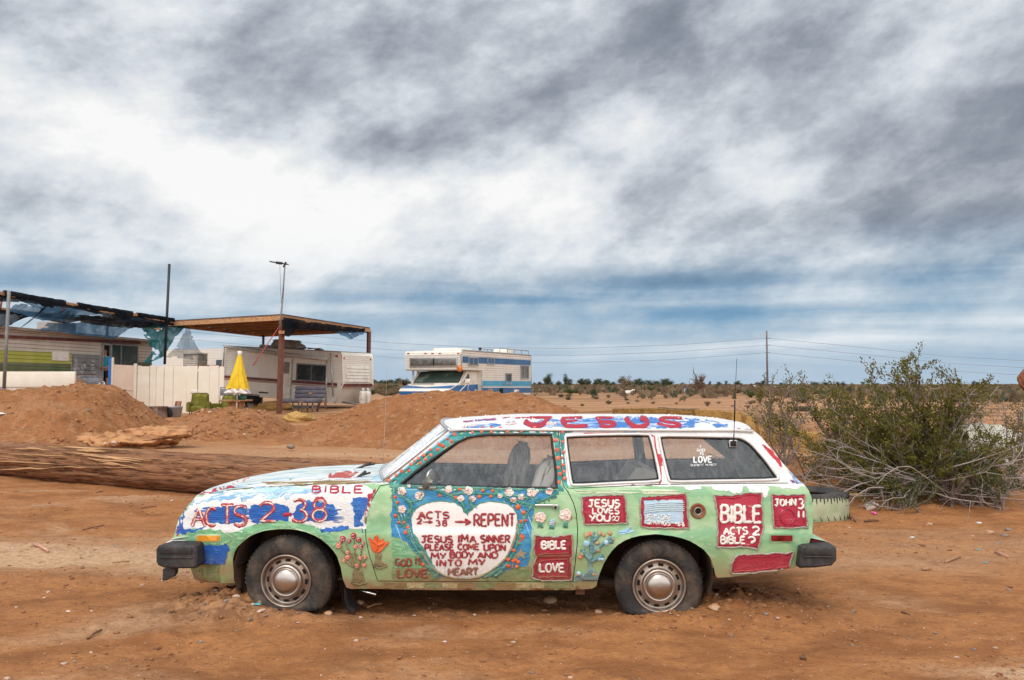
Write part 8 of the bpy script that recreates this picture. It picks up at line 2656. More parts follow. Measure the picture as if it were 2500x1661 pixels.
# ================================================================== OPEN DESERT AND VEGETATION
# ---- straw bales along the track
BALES = [(1530, 34.2, 0), (1597, 34.2, 0), (1662, 33.9, 0), (1727, 33.3, 1), (1788, 31.6, 1), (1832, 28.4, 1), (1868, 25.2, 1), (1893, 22.2, 1), (1927, 19.6, 1), (1990, 18.2, 1), (2062, 17.6, 1)]
BLAB = ['dark straw bale at the left end of the row above the car roof', 'second dark straw bale from the left end of the row above the car roof', 'third dark straw bale from the left end of the row above the car roof', 'fourth straw bale from the left end, its end paler than its neighbours', 'fifth straw bale from the left end, just left of the whip aerial', 'straw bale just right of the whip aerial where the row bends', 'straw bale in the bend of the row behind the car tail', 'golden straw bale seen above the tailgate', 'golden straw bale beside the thin stems behind the tail', 'straw bale half hidden by the left branches of the big bush', 'straw bale deepest inside the left branches of the big bush']
def bale_mesh(seed, m_):
 mb = MB(); bm = bmesh.new(); bmesh.ops.create_cube(bm, size=1); bmesh.ops.subdivide_edges(bm, edges=bm.edges[:], cuts=7, use_grid_fill=True)
 bmesh.ops.bevel(bm, geom=[e for e in bm.edges if e.calc_face_angle(0) > .6], offset=.05, segments=2, affect='EDGES')
 for v in bm.verts:
  k = 1 + .10 * float(fbm(v.co.x * 4 + seed, v.co.y * 4 + v.co.z * 5, 400 + seed, 3)) - .03 * math.cos(v.co.x * 18)
  v.co = Vector((v.co.x * 1.08 * (1 + .3 * (k - 1)), v.co.y * .50 * k, v.co.z * .44 * k))
 mb.bm(bm, 0, False)
 rr_ = random.Random(seed)
 for _ in range(420):
  f = rr_.randint(0, 2)
  p = Vector((rr_.uniform(-.54, .54), rr_.uniform(-.25, .25), rr_.uniform(-.2, .22)))
  if f == 0: p.y = -.25
  elif f == 1: p.z = .21
  else: p.x = rr_.choice((-.54, .54))
  d = Vector((rr_.gauss(0, 1), rr_.gauss(0, .6), rr_.gauss(0, .6))).normalized() * rr_.uniform(.03, .09)
  mb.tube([p - d * .5, p + d], .004, 3, cap=False)
 return mb.mesh('straw_bale'), m_
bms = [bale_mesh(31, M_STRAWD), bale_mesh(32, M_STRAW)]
for m_, mt in bms: m_.materials.append(mt)
BP = [Vector((at(px, 938, Y).x, Y, 0)) for px, Y, k in BALES]
for i, (px, Y, k) in enumerate(BALES):
 d = BP[min(i + 1, len(BP) - 1)] - BP[max(i - 1, 0)]
 o = bpy.data.objects.new('straw_bale', bms[k][0]); COL.objects.link(o)
 o.location = (BP[i].x, Y, H(BP[i].x, Y) + .21)
 o.rotation_euler = (0, 0, math.atan2(d.y, d.x) + rg.uniform(-.06, .06))
 tag(o, BLAB[i], 'straw bale', 'straw bales lining the track')
# ---- shrubs
def leaf_mat(name, c1, c2, trans=.25):
 m = bpy.data.materials.new(name)
 m.use_nodes = True
 t = NT(m.node_tree)
 t.n.clear()
 out = t.node('ShaderNodeOutputMaterial')
 g = t.node('ShaderNodeObjectInfo').outputs['Random']
 oc = t.node('ShaderNodeTexCoord').outputs['Object']
 n = t.noise(oc, 5.0, 4, .6)
 isl = t.node('ShaderNodeNewGeometry').outputs['Random Per Island']
 c = t.mix(t.rng(n, .35, .65), c1, c2)
 c = t.mix(t.math('MULTIPLY', isl, .5), c, tuple(k * 1.7 for k in c2))
 df = t.node('ShaderNodeBsdfDiffuse'); t.put(df.inputs[0], c)
 tl = t.node('ShaderNodeBsdfTranslucent'); t.put(tl.inputs[0], c)
 mx_ = t.node('ShaderNodeMixShader'); mx_.inputs[0].default_value = trans
 t.l.new(df.outputs[0], mx_.inputs[1]); t.l.new(tl.outputs[0], mx_.inputs[2])
 t.l.new(mx_.outputs[0], out.inputs[0])
 return m
M_LEAF = leaf_mat('creosote_leaf', (0.078, 0.078, 0.014), (0.145, 0.130, 0.033))
M_LEAFD = leaf_mat('dark_leaf', (0.050, 0.070, 0.022), (0.085, 0.105, 0.035))
M_LEAFB = leaf_mat('dry_leaf', (0.15, 0.108, 0.068), (0.215, 0.158, 0.102))
M_LEAFT = leaf_mat('far_tree_leaf', (0.055, 0.072, 0.042), (0.085, 0.100, 0.060))
M_TWIG = mat('grey_twig', (0.27, 0.215, 0.185), .85, vcol=(0.17, 0.125, 0.105), vscale=5)
M_TWIGP = mat('pale_twig', (0.36, 0.30, 0.27), .85, vcol=(0.26, 0.20, 0.175), vscale=7)
M_BARK = mat('dry_bark', (0.14, 0.085, 0.055), .9, vcol=(0.22, 0.14, 0.10), vscale=5)
def leaf(mb, p, d, l_, w_, rr_):
 d = d.normalized()
 s_ = d.cross(Vector((rr_.uniform(-1, 1), rr_.uniform(-1, 1), rr_.uniform(-1, 1))))
 if s_.length < 1e-4: return
 s_ = s_.normalized() * w_
 mb.add([p, p + d * l_ * .45 + s_, p + d * l_, p + d * l_ * .45 - s_], [(0, 1, 2, 3)])
def stem_curve(p0, d0, L_, rr_, n=7, wob=.18, grav=0.0, wind=Vector((0, 0, 0))):
 pts = [Vector(p0)]
 d = d0.normalized()
 for i in range(n):
  d = (d + Vector((rr_.gauss(0, wob), rr_.gauss(0, wob), rr_.gauss(0, wob) - grav)) + wind * (i / n)).normalized()
  pts.append(pts[-1] + d * (L_ / n))
 return pts
def creosote(root, base, stems, seed, leafm, twigm, leaf_n=30, lsz=.028, tops=True, wind=Vector((-.10, 0, .03)), dens=1.0):
 """stems: list of (dx, dy, length, rise) fans; twigs and small leaves gather toward the ends"""
 rr_ = random.Random(seed)
 bmk, lmk = MB(), MB()
 for (dx, dy, L_, up_) in stems:
  d0 = Vector((dx, dy, up_))
  p0 = Vector(base) + Vector((rr_.uniform(-.18, .18), rr_.uniform(-.18, .18), -.03))
  pts = stem_curve(p0, d0, L_, rr_, 8, .13)
  bmk.tube(pts, [.014 * (1 - .8 * i / 8) + .002 for i in range(9)], 4, cap=False)
  for i in range(2, 9):
   for _ in range(2 if i > 3 else 1):
    dd = (pts[i] - pts[i - 1]).normalized()
    d1 = (dd + Vector((rr_.gauss(0, .55), rr_.gauss(0, .55), rr_.gauss(.12, .4)))).normalized()
    l1 = L_ * rr_.uniform(.13, .30)
    q = stem_curve(pts[i], d1, l1, rr_, 4, .2)
    bmk.tube(q, [.006, .005, .004, .003, .0018], 3, cap=False)
    nl_ = int(leaf_n * dens * (.25 + .75 * (i / 8) ** 1.2) * rr_.uniform(.3, 1.2))
    for _k in range(nl_):
     t = rr_.uniform(.25, 1.0) * 3.999
     a = int(t)
     p = q[a].lerp(q[a + 1], t - a) + Vector((rr_.gauss(0, .022), rr_.gauss(0, .022), rr_.gauss(0, .02)))
     leaf(lmk, p, (d1 + wind * 4 + Vector((rr_.gauss(0, .6), rr_.gauss(0, .6), rr_.gauss(.1, .6)))), lsz * rr_.uniform(.7, 1.5), lsz * .27, rr_)
 o1 = bmk.build('branches', twigm, root, fixn=False)
 o2 = lmk.build('foliage', leafm, root, fixn=False)
 return o1, o2
BX, BY = at(2235, 938, 10.4).x, 10.4
bz = H(BX, BY)
bush = empty('creosote_bush', (BX, BY, bz), 0, 'large wind blown green bush with tall leafy stems right of the car', 'bush')
rb_ = random.Random(5)
stems = []
for k in range(84):
 a = rb_.uniform(0, 6.283)
 sp = rb_.uniform(.15, 1.0)
 stems.append((math.cos(a) * sp * 1.15, math.sin(a) * sp * .75, rb_.uniform(1.0, 1.62) * (1.0 - .12 * sp), rb_.uniform(.55, 1.15) * (1.15 - sp * .7)))
for dx, dy, L_, u_ in ((-.35, 0, 1.80, 1.0), (-.22, .1, 1.86, 1.1), (.02, 0, 1.90, 1.15), (.14, .1, 1.92, 1.15), (.22, -.1, 1.90, 1.1), (.34, 0, 1.86, 1.05), (-.9, .1, 1.95, .92), (-.65, 0, 1.85, 1.0), (.62, .1, 1.85, .85), (.95, 0, 1.9, .8), (-1.15, .2, 1.75, .62), (1.1, .1, 1.75, .62)):
 stems.append((dx, dy, L_, u_))
for k in range(14): stems.append((rb_.uniform(-.32, .36), rb_.uniform(-.15, .2), rb_.uniform(1.9, 2.12), 1.1))
stems = [(a * 1.5, b, c * .735, d) for a, b, c, d in stems]
creosote(bush, (0, 0, 0), stems, 17, M_LEAF, M_TWIG, 44, .036)
mbd = MB()
for k in range(64):                                # dead lower branches lying outward
 a = rb_.choice((math.pi, 0)) + rb_.gauss(0, .65)
 el_ = rb_.uniform(-.02, .22)
 pts = stem_curve((rb_.uniform(-.5, .5), rb_.uniform(-.55, .1), rb_.uniform(.03, .20)), Vector((math.cos(a), math.sin(a) * .7, el_)), rb_.uniform(.7, 1.75), rb_, 7, .20, .025)
 pts = [Vector((p.x, p.y, max(p.z, .015))) for p in pts]
 mbd.tube(pts, [.0085 * (1 - .8 * i / 7) + .002 for i in range(8)], 4, cap=False)
 for i in (3, 5, 6):
  q = stem_curve(pts[i], (pts[i] - pts[i - 1]) + Vector((rb_.gauss(0, .1), rb_.gauss(0, .1), rb_.gauss(0, .1))), rb_.uniform(.2, .5), rb_, 4, .3)
  mbd.tube(q, [.005, .004, .003, .003, .002], 3, cap=False)
mbd.build('dead_branches', M_TWIGP, bush, fixn=False)
# neighbours of the big bush
def small_creosote(px, Y, n, h, seed, label, spread=.8, leafm=M_LEAF, twig=M_TWIG, leaf_n=22, name='creosote_bush', lsz=.028, base_z=None):
 x = at(px, 938, Y).x
 z = H(x, Y) if base_z is None else base_z
 e = empty(name, (x, Y, z), 0, label, 'bush')
 rr_ = random.Random(seed)
 st_ = []
 for k in range(n):
  a = rr_.uniform(0, 6.283); sp = rr_.uniform(.1, 1.0) * spread
  st_.append((math.cos(a) * sp, math.sin(a) * sp, h * rr_.uniform(.65, 1.1), 1.05 - sp * .5))
 creosote(e, (0, 0, 0), st_, seed, leafm, twig, leaf_n, lsz)
 return e
small_creosote(1915, 12.6, 12, 1.25, 41, 'sparse thin bush right behind the tailgate, left of the big bush', 1.1, leaf_n=26, lsz=.034)
small_creosote(2040, 12.4, 24, 1.2, 42, 'loose green bush between the tailgate and the big bush, tyre before it', 1.25, leaf_n=34, lsz=.036)
small_creosote(2470, 11.2, 22, 1.15, 43, 'low dense bush at the right edge beside the big bush', .95, leaf_n=24)
small_creosote(2400, 9.9, 16, .62, 44, 'low dark bush at the right edge under the big bush', 1.1, leafm=M_LEAFD, leaf_n=24)
small_creosote(2340, 14.5, 16, 1.5, 45, 'taller open bush behind the right half of the big bush', .8, leaf_n=16)
small_creosote(2190, 9.75, 14, .38, 46, 'small moss green tuft on the ground under the left of the big bush', 1.2, leafm=M_LEAFD, leaf_n=26, lsz=.02)
small_creosote(1985, 11.4, 20, .62, 51, 'low dry brown brush behind the pale green tyre', 1.5, leafm=M_LEAFB, leaf_n=12, lsz=.024)
small_creosote(2110, 10.6, 18, .50, 52, 'tangled brown dry brush at the left foot of the big bush', 1.6, leafm=M_LEAFB, leaf_n=12, lsz=.022)
small_creosote(2330, 10.0, 18, .50, 53, 'tangled brown dry brush at the right foot of the big bush', 1.6, leafm=M_LEAFB, leaf_n=12, lsz=.022)
small_creosote(1905, 21.0, 20, 1.25, 47, 'brown green bush beside the straw bales beyond the tail', .9, leafm=M_LEAFB, leaf_n=16)
# ---- tree with a sawn top at the right edge
tx = at(2516, 938, 12.5).x
stp_ = empty('sawn_tree', (tx, 12.5, H(tx, 12.5)), 0, 'thick reddish tree trunk with a sawn top at the right edge', 'tree')
zt0 = at(2490, 900, 12.5).z - stp_.location.z
M_REDB = wood_material('red_bark', (0.22, 0.075, 0.04), (0.30, 0.13, 0.07), (0.15, 0.05, 0.03), (0.05, 0.02, 0.012), (8, 8, 2.2))
mb = MB()
hs = np.linspace(0, zt0, 16)
rows = []
for z in hs:
 t = z / zt0
 r = .055 + .06 * (1 - t) ** 2 + .15 * math.exp(-((t - .90) / .08) ** 2) + .05 * math.exp(-((t - .72) / .05) ** 2)
 rows.append([(r * (1 + .12 * math.sin(3 * a + z * 2)) * math.cos(a) + .04 * math.sin(z * 2), r * (1 + .12 * math.cos(2 * a - z)) * math.sin(a), z) for a in np.linspace(0, 2 * np.pi, 21)])
mb.grid(rows); mb.build('trunk', M_REDB, stp_)
mb = MB(); mb.lathe([(.0005, zt0 + .035), (.12, zt0 + .03), (.155, zt0 - .01), (.13, zt0 - .06)], 22, Matrix.Translation((.02, 0, 0)) @ Matrix.Rotation(.12, 4, 'Y')); mb.build('sawn_top', mat('grey_cut_wood', (0.22, 0.155, 0.115), .9, vcol=(0.31, 0.23, 0.175), vscale=14), stp_)
mb = MB(); mb.tube([(-.05, -.02, zt0 - .32), (-.13, -.03, zt0 - .25), (-.19, -.03, zt0 - .16), (-.205, -.03, zt0 - .12)], [.06, .045, .03, .012], 8); mb.build('branch_stub', M_REDB, stp_)
# grey concrete rubble near it
q = on_floor(2455, 13.8)
mb = MB(); mb.bm(rock_bm(.75, .5, .42, 77, 4, .28), 0, True)
thing_mesh('concrete_mound', mb, mat('pale_concrete', (0.42, 0.40, 0.34), .9, vcol=(0.50, 0.49, 0.43), vscale=3, bump=.5, bscale=20), (q.x, 14.6, q.z + .25), 'pale grey green painted lump behind the bush at the right edge', 'boulder')
# ---- the pale green tyre
TX, TY = 3.25, 9.50
tz_ = H(TX, TY) - .02
ty = empty('truck_tyre', (TX, TY, tz_), 0, 'big tyre with a pale green painted tread lying flat behind the car', 'tyre')
M_PTY = mat('pale_green_tyre_paint', (0.47, 0.52, 0.34), .7, vcol=(0.36, 0.43, 0.27), vscale=4, bump=.3, dirt=.25)
Ro, Ri, Ht = .50, .285, .285
mb = MB(); n_ = 96
prof = [(Ro - .012, .0), (Ro + .002, .02), (Ro + .012, .07), (Ro + .012, Ht - .07), (Ro + .002, Ht - .022)]
mb.lathe(prof, n_, None, 0); mb.build('tread', M_PTY, ty)
mb = MB()
mb.lathe([(Ro + .001, Ht - .024), (Ro - .012, Ht - .004), (Ro - .05, Ht + .012), (Ro - .10, Ht + .016), (Ri + .05, Ht + .006), (Ri + .015, Ht - .012), (Ri, Ht - .04), (Ri + .05, Ht - .06), (Ro - .05, Ht - .08), (Ro - .035, .08), (Ri + .05, .06), (Ri, .03), (Ro - .05, .0)], 64); mb.build('sidewall', M_BLACK, ty)
mb = MB()
for k in range(76):
 a = 2 * math.pi * k / 76
 l_ = .055 if k % 2 else .03
 mb.box((math.cos(a) * (Ro + .008), math.sin(a) * (Ro + .008), Ht - .02 - l_ / 2), (.014, .007, l_), rz=a)
 if k % 2 == 0: mb.box(None, (.010, .005, .06), M=Matrix.Rotation(a, 4, 'Z') @ Matrix.Translation((Ro + .008, 0, .055)) @ Matrix.Rotation(.5, 4, 'X'))
mb.build('tread_grooves', M_GASK, ty)
# ---- utility pole and wires
PY_ = 160.0
pb_, ptp = at(1874, 957, PY_), at(1874.5, 808, PY_)
pole = empty('utility_pole', (pb_.x, PY_, pb_.z), 0, 'tall thin utility pole carrying three wires across the desert', 'utility pole')
mb = MB(); mb.tube([(0, 0, -1), (0, 0, ptp.z - pb_.z)], [.22, .14], 10); mb.build('pole', mat('pole_wood', (0.14, 0.11, 0.10), .9, vcol=(0.22, 0.19, 0.17), vscale=2), pole)
W0 = [(420, 790), (700, 816), (960, 838), (1180, 849), (1400, 851), (1640, 843), (1874, 826), (2100, 848), (2309, 870), (2500, 881), (2760, 890)]
for dy in (0, 17, 35.5):
 mb = MB(); mb.tube([at(x, y + dy, PY_) - Vector((pb_.x, PY_, pb_.z)) for x, y in W0], .026, 4, cap=False); mb.build('wire', M_GREYM, pole, fixn=False)
 mb = MB(); q = at(1874, 826 + dy, PY_) - Vector((pb_.x, PY_, pb_.z)); mb.tube([q + Vector((-.45, 0, 0)), q + Vector((.45, 0, 0))], .07, 6); mb.build('insulator', M_GREYM, pole)
# ---- bare tree, tent
BT = gp(1699, 963)
bt = empty('bare_tree', BT, 0, 'bare branching tree standing beside the blue dome tent', 'tree')
sc = BT.y / F
rt = random.Random(8)
mb = MB()
def grow(p, d, L_, r, lev):
 pts = stem_curve(p, d, L_, rt, 5, .22, -.02)
 mb.tube(pts, [r * (1 - .5 * i / 5) for i in range(6)], 5 if lev < 2 else 3, cap=False)
 if lev >= 4: return
 for k in range(3 if lev else 5):
  i = rt.choice((2, 3, 4, 5, 5))
  dd = (pts[i] - pts[i - 1]).normalized() + Vector((rt.gauss(0, .62), rt.gauss(0, .5), rt.gauss(.08, .4)))
  grow(pts[i], dd, L_ * rt.uniform(.5, .78), r * .52, lev + 1)
for dx in (-.25, .22, .02): grow(Vector((dx * .6, 0, 0)), Vector((dx, 0, 1)), 26 * sc, 4.0 * sc, 0)
mb.tube([Vector((0, 0, 20 * sc)), Vector((2 * sc, 0, 42 * sc)), Vector((-5 * sc, 0, 52 * sc)), Vector((-6 * sc, 0, 66 * sc))], [2.2 * sc, 1.6 * sc, 1.1 * sc, .6 * sc], 5)
mb.build('branches', M_BARK, bt, fixn=False)
T0 = gp(1681, 961)
tn = empty('dome_tent', T0, 0, 'pale blue dome tent on the scrubland by the bare tree', 'tent')
s_ = T0.y / F
rows = []
for i in range(9):
 a = math.pi / 2 * i / 8
 rows.append([(16 * s_ * math.cos(a) ** .8 * math.cos(b), 14 * s_ * math.cos(a) ** .8 * math.sin(b), 12.5 * s_ * math.sin(a)) for b in np.linspace(0, 2 * np.pi, 25)])
mb = MB(); mb.grid(rows); mb.build('flysheet', mat('pale_blue_nylon', (0.36, 0.46, 0.58), .5, vcol=(0.28, 0.38, 0.52), vscale=.6), tn)
mb = MB()
for b in (.5, 2.1):
 mb.tube([(16.3 * s_ * math.cos(t) * math.cos(b), 14.3 * s_ * math.cos(t) * math.sin(b), 12.8 * s_ * abs(math.sin(t)) ** .9) for t in np.linspace(0, math.pi, 15)], .8 * s_, 5)
mb.build('pole', mat('dark_blue_pole', (0.06, 0.10, 0.22), .5), tn)
# ---- desert shrubs: six shapes, copied
def shrub_meshes(seed, leafm, twig, dens):
 rr_ = random.Random(seed)
 b_, l_ = MB(), MB()
 for k in range(26):
  a = rr_.uniform(0, 6.283); sp = rr_.uniform(.1, 1.1)
  pts = stem_curve((0, 0, 0), Vector((math.cos(a) * sp, math.sin(a) * sp, 1.0)), rr_.uniform(.55, 1.0), rr_, 5, .2)
  b_.tube(pts, [.018, .015, .012, .009, .006, .004], 3, cap=False)
  for i in range(2, 6):
   for _ in range(int(dens * rr_.uniform(.5, 1.4))):
    p = pts[i] + Vector((rr_.gauss(0, .09), rr_.gauss(0, .09), rr_.gauss(0, .08)))
    leaf(l_, p, Vector((rr_.gauss(0, 1), rr_.gauss(0, 1), rr_.gauss(.4, 1))), rr_.uniform(.07, .16), .028, rr_)
 m1, m2 = b_.mesh('branches'), l_.mesh('foliage')
 m1.materials.append(twig); m2.materials.append(leafm)
 return m1, m2
SHR = [shrub_meshes(61, M_LEAFD, M_BARK, 16), shrub_meshes(62, M_LEAF, M_BARK, 12), shrub_meshes(63, M_LEAFB, M_BARK, 14), shrub_meshes(64, M_LEAFB, M_TWIG, 8), shrub_meshes(65, M_LEAFD, M_TWIG, 12), shrub_meshes(66, M_LEAFB, M_BARK, 18)]
def shrub(px, py, wpx, hpx, k, label, group='desert shrubs on the open ground', name='desert_shrub'):
 q = gp(px, py)
 s_ = q.y / F
 e = empty(name, q, rg.uniform(0, 6.28), label, 'shrub', group)
 e.scale = (wpx * s_ / 1.5, wpx * s_ / 1.5, hpx * s_ / .92)
 for m_, nm in zip(SHR[k], ('branches', 'foliage')):
  o = bpy.data.objects.new(nm, m_); COL.objects.link(o); o.parent = e
 return e
NAMED = [(948, 963, 24, 24, 0, 'dark green round shrub in the gap between the trailer and the motorhome'), (930, 962, 34, 26, 2, 'brown shrub left of the green one between trailer and motorhome'), (985, 950, 40, 24, 3, 'pale dry shrub just left of the motorhome cab'),
 (1592, 965, 34, 24, 0, 'dark green shrub left of the blue tent'), (1528, 957, 44, 36, 3, 'tall bare looking shrub between motorhome and tent'), (1420, 958, 22, 16, 1, 'small green shrub on the flat nearest the motorhome'), (1640, 968, 18, 10, 2, 'little brown shrub just below the tent'), (1720, 972, 26, 12, 2, 'low brown shrub right below the bare tree'), (1833, 972, 22, 18, 0, 'green shrub left of the utility pole foot'), (1856, 985, 20, 44, 1, 'upright thin green bush in front of the utility pole'), (1960, 985, 60, 24, 1, 'wide green shrub right of the pole beyond the straw bales')]
for q in NAMED: shrub(*q)
rsn = random.Random(99)
LABS = ['small dry shrub scattered on the far brown scrubland']
for k in range(190):
 py = 941 + 24 * rsn.random() ** 1.4
 px = rsn.choice((rsn.uniform(1300, 2500), rsn.uniform(1300, 2000), rsn.uniform(905, 1000)))
 if px > 905 and px < 1000: py = rsn.uniform(945, 968)
 w_ = rsn.uniform(10, 26) * (.45 + .55 * (py - 938) / 24)
 shrub(px, py, w_ * 1.25, w_ * rsn.uniform(.45, .75), rsn.choice((0, 2, 2, 3, 4, 5, 5)), LABS[0], 'small dry shrubs over the far scrubland')
mbs = MB()
rq = np.random.RandomState(12)
for k in range(15000):
 D = 62 * math.exp(rq.rand() ** .8 * 2.5); px = rq.uniform(760, 2560)
 x = (px - 1250) / F * D
 if float(fbm(x * .016, D * .012, 501, 3)) + min(.3, (D - 110) / 300) < rq.uniform(-.15, .5): continue
 z = H(x, D); h_ = rq.uniform(.25, 1.0) * (1 + D / 900); w_ = h_ * rq.uniform(.5, 1.0)
 mi_ = rq.choice((0, 1, 1, 2, 2))
 for j in range(5):
  a = rq.rand() * 6.28; u = rq.uniform(-.6, .6, 3) * w_
  c_ = Vector((x + u[0], D + u[1], z + h_ * rq.uniform(.15, .8)))
  t_ = Vector((math.cos(a), math.sin(a), rq.uniform(-.5, .5))) * w_ * .45; n_ = Vector((rq.uniform(-.4, .4), rq.uniform(-.4, .4), 1)) * h_ * .38
  mbs.add([c_ - t_ - n_ * .8, c_ + t_ * .7 - n_ * .6, c_ + t_ * .9 + n_ * .5, c_ + n_, c_ - t_ + n_ * .3], [(0, 1, 2, 3, 4)], int(mi_))
o = mbs.build('vegetation', [M_LEAFT, M_LEAFB, leaf_mat('scrub_brown', (0.125, 0.088, 0.058), (0.19, 0.135, 0.09))], fixn=False)
tag(o, 'low brown and green scrub spreading to the horizon', 'scrub', kind='stuff')
for k in range(46):
 w_ = rsn.uniform(7, 17)
 shrub(rsn.uniform(1330, 2150), rsn.uniform(966, 996), w_ * 1.3, w_ * .55, rsn.choice((2, 3, 5, 5)), 'tiny dry tuft on the bare tracks between the car roof and the scrubland', 'dry tufts on the bare tracks')
# ---- trees along the horizon
def tree_meshes(seed, tall):
 rr_ = random.Random(seed)
 b_, l_ = MB(), MB()
 pts = stem_curve((0, 0, 0), Vector((0, 0, 1)), .8, rr_, 5, .06)
 b_.tube(pts, [.045, .038, .03, .022, .015, .008], 5, cap=False)
 for k in range(16):
  i = rr_.choice((1, 2, 3, 3, 4, 4, 5))
  a = rr_.uniform(0, 6.28)
  q = stem_curve(pts[i], Vector((math.cos(a), math.sin(a), .7 if tall else .35)), rr_.uniform(.12, .30), rr_, 3, .25)
  b_.tube(q, [.012, .009, .006, .003], 3, cap=False)
  for _ in range(70):
   p = q[rr_.choice((1, 2, 3))] + Vector((rr_.gauss(0, .07), rr_.gauss(0, .07), rr_.gauss(0, .055)))
   leaf(l_, p, Vector((rr_.gauss(0, 1), rr_.gauss(0, 1), rr_.gauss(0, .8))), rr_.uniform(.04, .09), .018, rr_)
 m1, m2 = b_.mesh('trunk'), l_.mesh('crown')
 m1.materials.append(M_BARK); m2.materials.append(M_LEAFT)
 return m1, m2
TRE = [tree_meshes(71, True), tree_meshes(72, False), tree_meshes(73, True), tree_meshes(74, False)]
def far_tree(px, py, hpx, wk, k, D, label, group='trees along the horizon'):
 p = at(px, py, D)
 s_ = D / F
 e = empty('distant_tree', (p.x, D, H(p.x, D) - .1), rg.uniform(0, 6.28), label, 'tree', group)
 hgt = (p.z - e.location.z)
 e.scale = (hgt * wk, hgt * wk, hgt)
 for m_, nm in zip(TRE[k], ('trunk', 'crown')):
  o = bpy.data.objects.new(nm, m_); COL.objects.link(o); o.parent = e
NT_ = [(1335, 913, 1.2, 1, 'broad dark tree at the horizon just right of the motorhome'), (1381, 911, .7, 0, 'slim tall tree at the horizon right of the motorhome'), (1523, 917, .9, 0, 'tall dark tree at the horizon above the bare looking shrub'), (1557, 925, 1.0, 3, 'dark rounded tree at the horizon left of the tent'), (1435, 925, 1.3, 1, 'flat topped tree in the horizon row'), (1854, 933, 1.2, 3, 'dark tree by the white sheds left of the utility pole'), (1832, 936, 1.2, 1, 'small tree beside the white sheds near the pole')]
for px, py, wk, k, lab in NT_: far_tree(px, py, 0, wk, k, 330, lab)
for k in range(100):
 px = rsn.choice((rsn.uniform(1300, 1640), rsn.uniform(1300, 1640), rsn.uniform(1640, 2480), rsn.uniform(900, 1000)))
 py = rsn.uniform(924, 934) if px < 1640 else rsn.uniform(929, 936)
 far_tree(px, py, 0, rsn.uniform(1.0, 2.4), rsn.choice((0, 1, 2, 3, 1, 3)), rsn.uniform(300, 520), 'small dark tree in the far row along the horizon', 'small trees in the far row along the horizon')
# ---- far dwellings
M_WALLW = mat('white_shed', (0.58, 0.56, 0.53), .8, vcol=(0.48, 0.45, 0.42), vscale=.4)
M_WALLB = mat('brown_shed', (0.30, 0.145, 0.085), .8, vcol=(0.24, 0.11, 0.06), vscale=.4)
M_REDC = mat('red_container', (0.30, 0.018, 0.03), .6, vcol=(0.22, 0.015, 0.02), vscale=.5)
def shed(px, py, wpx, hpx, m_, roofm, label, gable=True, name='shed', rz=0.0):
 q = gp(px, py)
 s_ = q.y / F
 e = empty(name, q, rz, label, 'building')
 w_, h_ = wpx * s_, hpx * s_
 mb = MB(); mb.box((0, w_ * .25, h_ * .35), (w_, w_ * .5, h_ * .7)); mb.build('wall', m_, e)
 mb = MB()
 if gable: mb.prism([(-w_ * .54, h_ * .702), (w_ * .54, h_ * .702), (0, h_)], Matrix.Translation((0, -.1, 0)), w_ * .5 + .2)
 else: mb.box((0, w_ * .25, h_ * .80), (w_ * 1.06, w_ * .54, h_ * .195))
 mb.build('roof', roofm, e)
 mb = MB(); mb.box((-w_ * .15, -.06, h_ * .30), (w_ * .14, .1, h_ * .55)); mb.build('door', M_WIN, e)
 mb = MB(); mb.box((w_ * .2, -.05, h_ * .42), (w_ * .16, .08, h_ * .22)); mb.build('window', M_WIN, e)
M_RD = mat('dark_shed_roof', (0.10, 0.085, 0.08), .9)
shed(1842, 953, 11, 12, M_WALLW, M_OFFW, 'white shed with a gable left of the utility pole')
shed(1866, 952, 16, 8, M_WALLW, M_RD, 'low white shed with a dark roof behind the utility pole', False)
shed(1900, 950, 14, 7, M_WALLW, M_OFFW, 'small white shed right of the utility pole', False)
shed(1935, 958, 26, 9, M_WALLB, M_WALLB, 'brown low building right of the utility pole', True)
shed(1958, 958, 20, 5, M_WALLW, M_OFFW, 'white flat trailer home next to the brown building', False)
shed(1600, 946, 12, 5, M_WALLW, M_OFFW, 'tiny white dwelling left of the bare tree', False)
shed(1345, 955, 20, 8, M_OFFW, M_ALU, 'pale wrecked car shaped shed right of the motorhome', False)
shed(1385, 955, 18, 7, M_OFFW, M_ALU, 'second pale low shed right of the motorhome', False)
shed(2290, 972, 60, 24, mat('adobe_wall', (0.42, 0.245, 0.145), .9, vcol=(0.34, 0.19, 0.11), vscale=.4), mat('adobe_roof', (0.40, 0.235, 0.14), .9), 'tan adobe house partly behind the tall bush stems', False, 'house')
q = gp(2357, 976); s_ = q.y / F
rc = empty('red_container', q, 0, 'dark red container with a yellow railing right of the adobe house', 'container')
mb = MB(); mb.box((0, 1.2, 11 * s_), (46 * s_, 2.4, 20 * s_))
for k in range(24): mb.box(((-22 + k * 1.9) * s_, -.04, 11 * s_), (.8 * s_, .1, 18 * s_))
mb.build('box', M_REDC, rc)
mb = MB()
for k in range(14): mb.box(((-24 + k * 2.6) * s_ - 6 * s_, -1.5, 2.5 * s_), (.7 * s_, .05, 5 * s_))
mb.box((-11 * s_ - 2 * s_, -1.5, 5 * s_), (38 * s_, .06, .9 * s_)); mb.build('railing', mat('ochre_railing', (0.44, 0.22, 0.06), .7), rc)
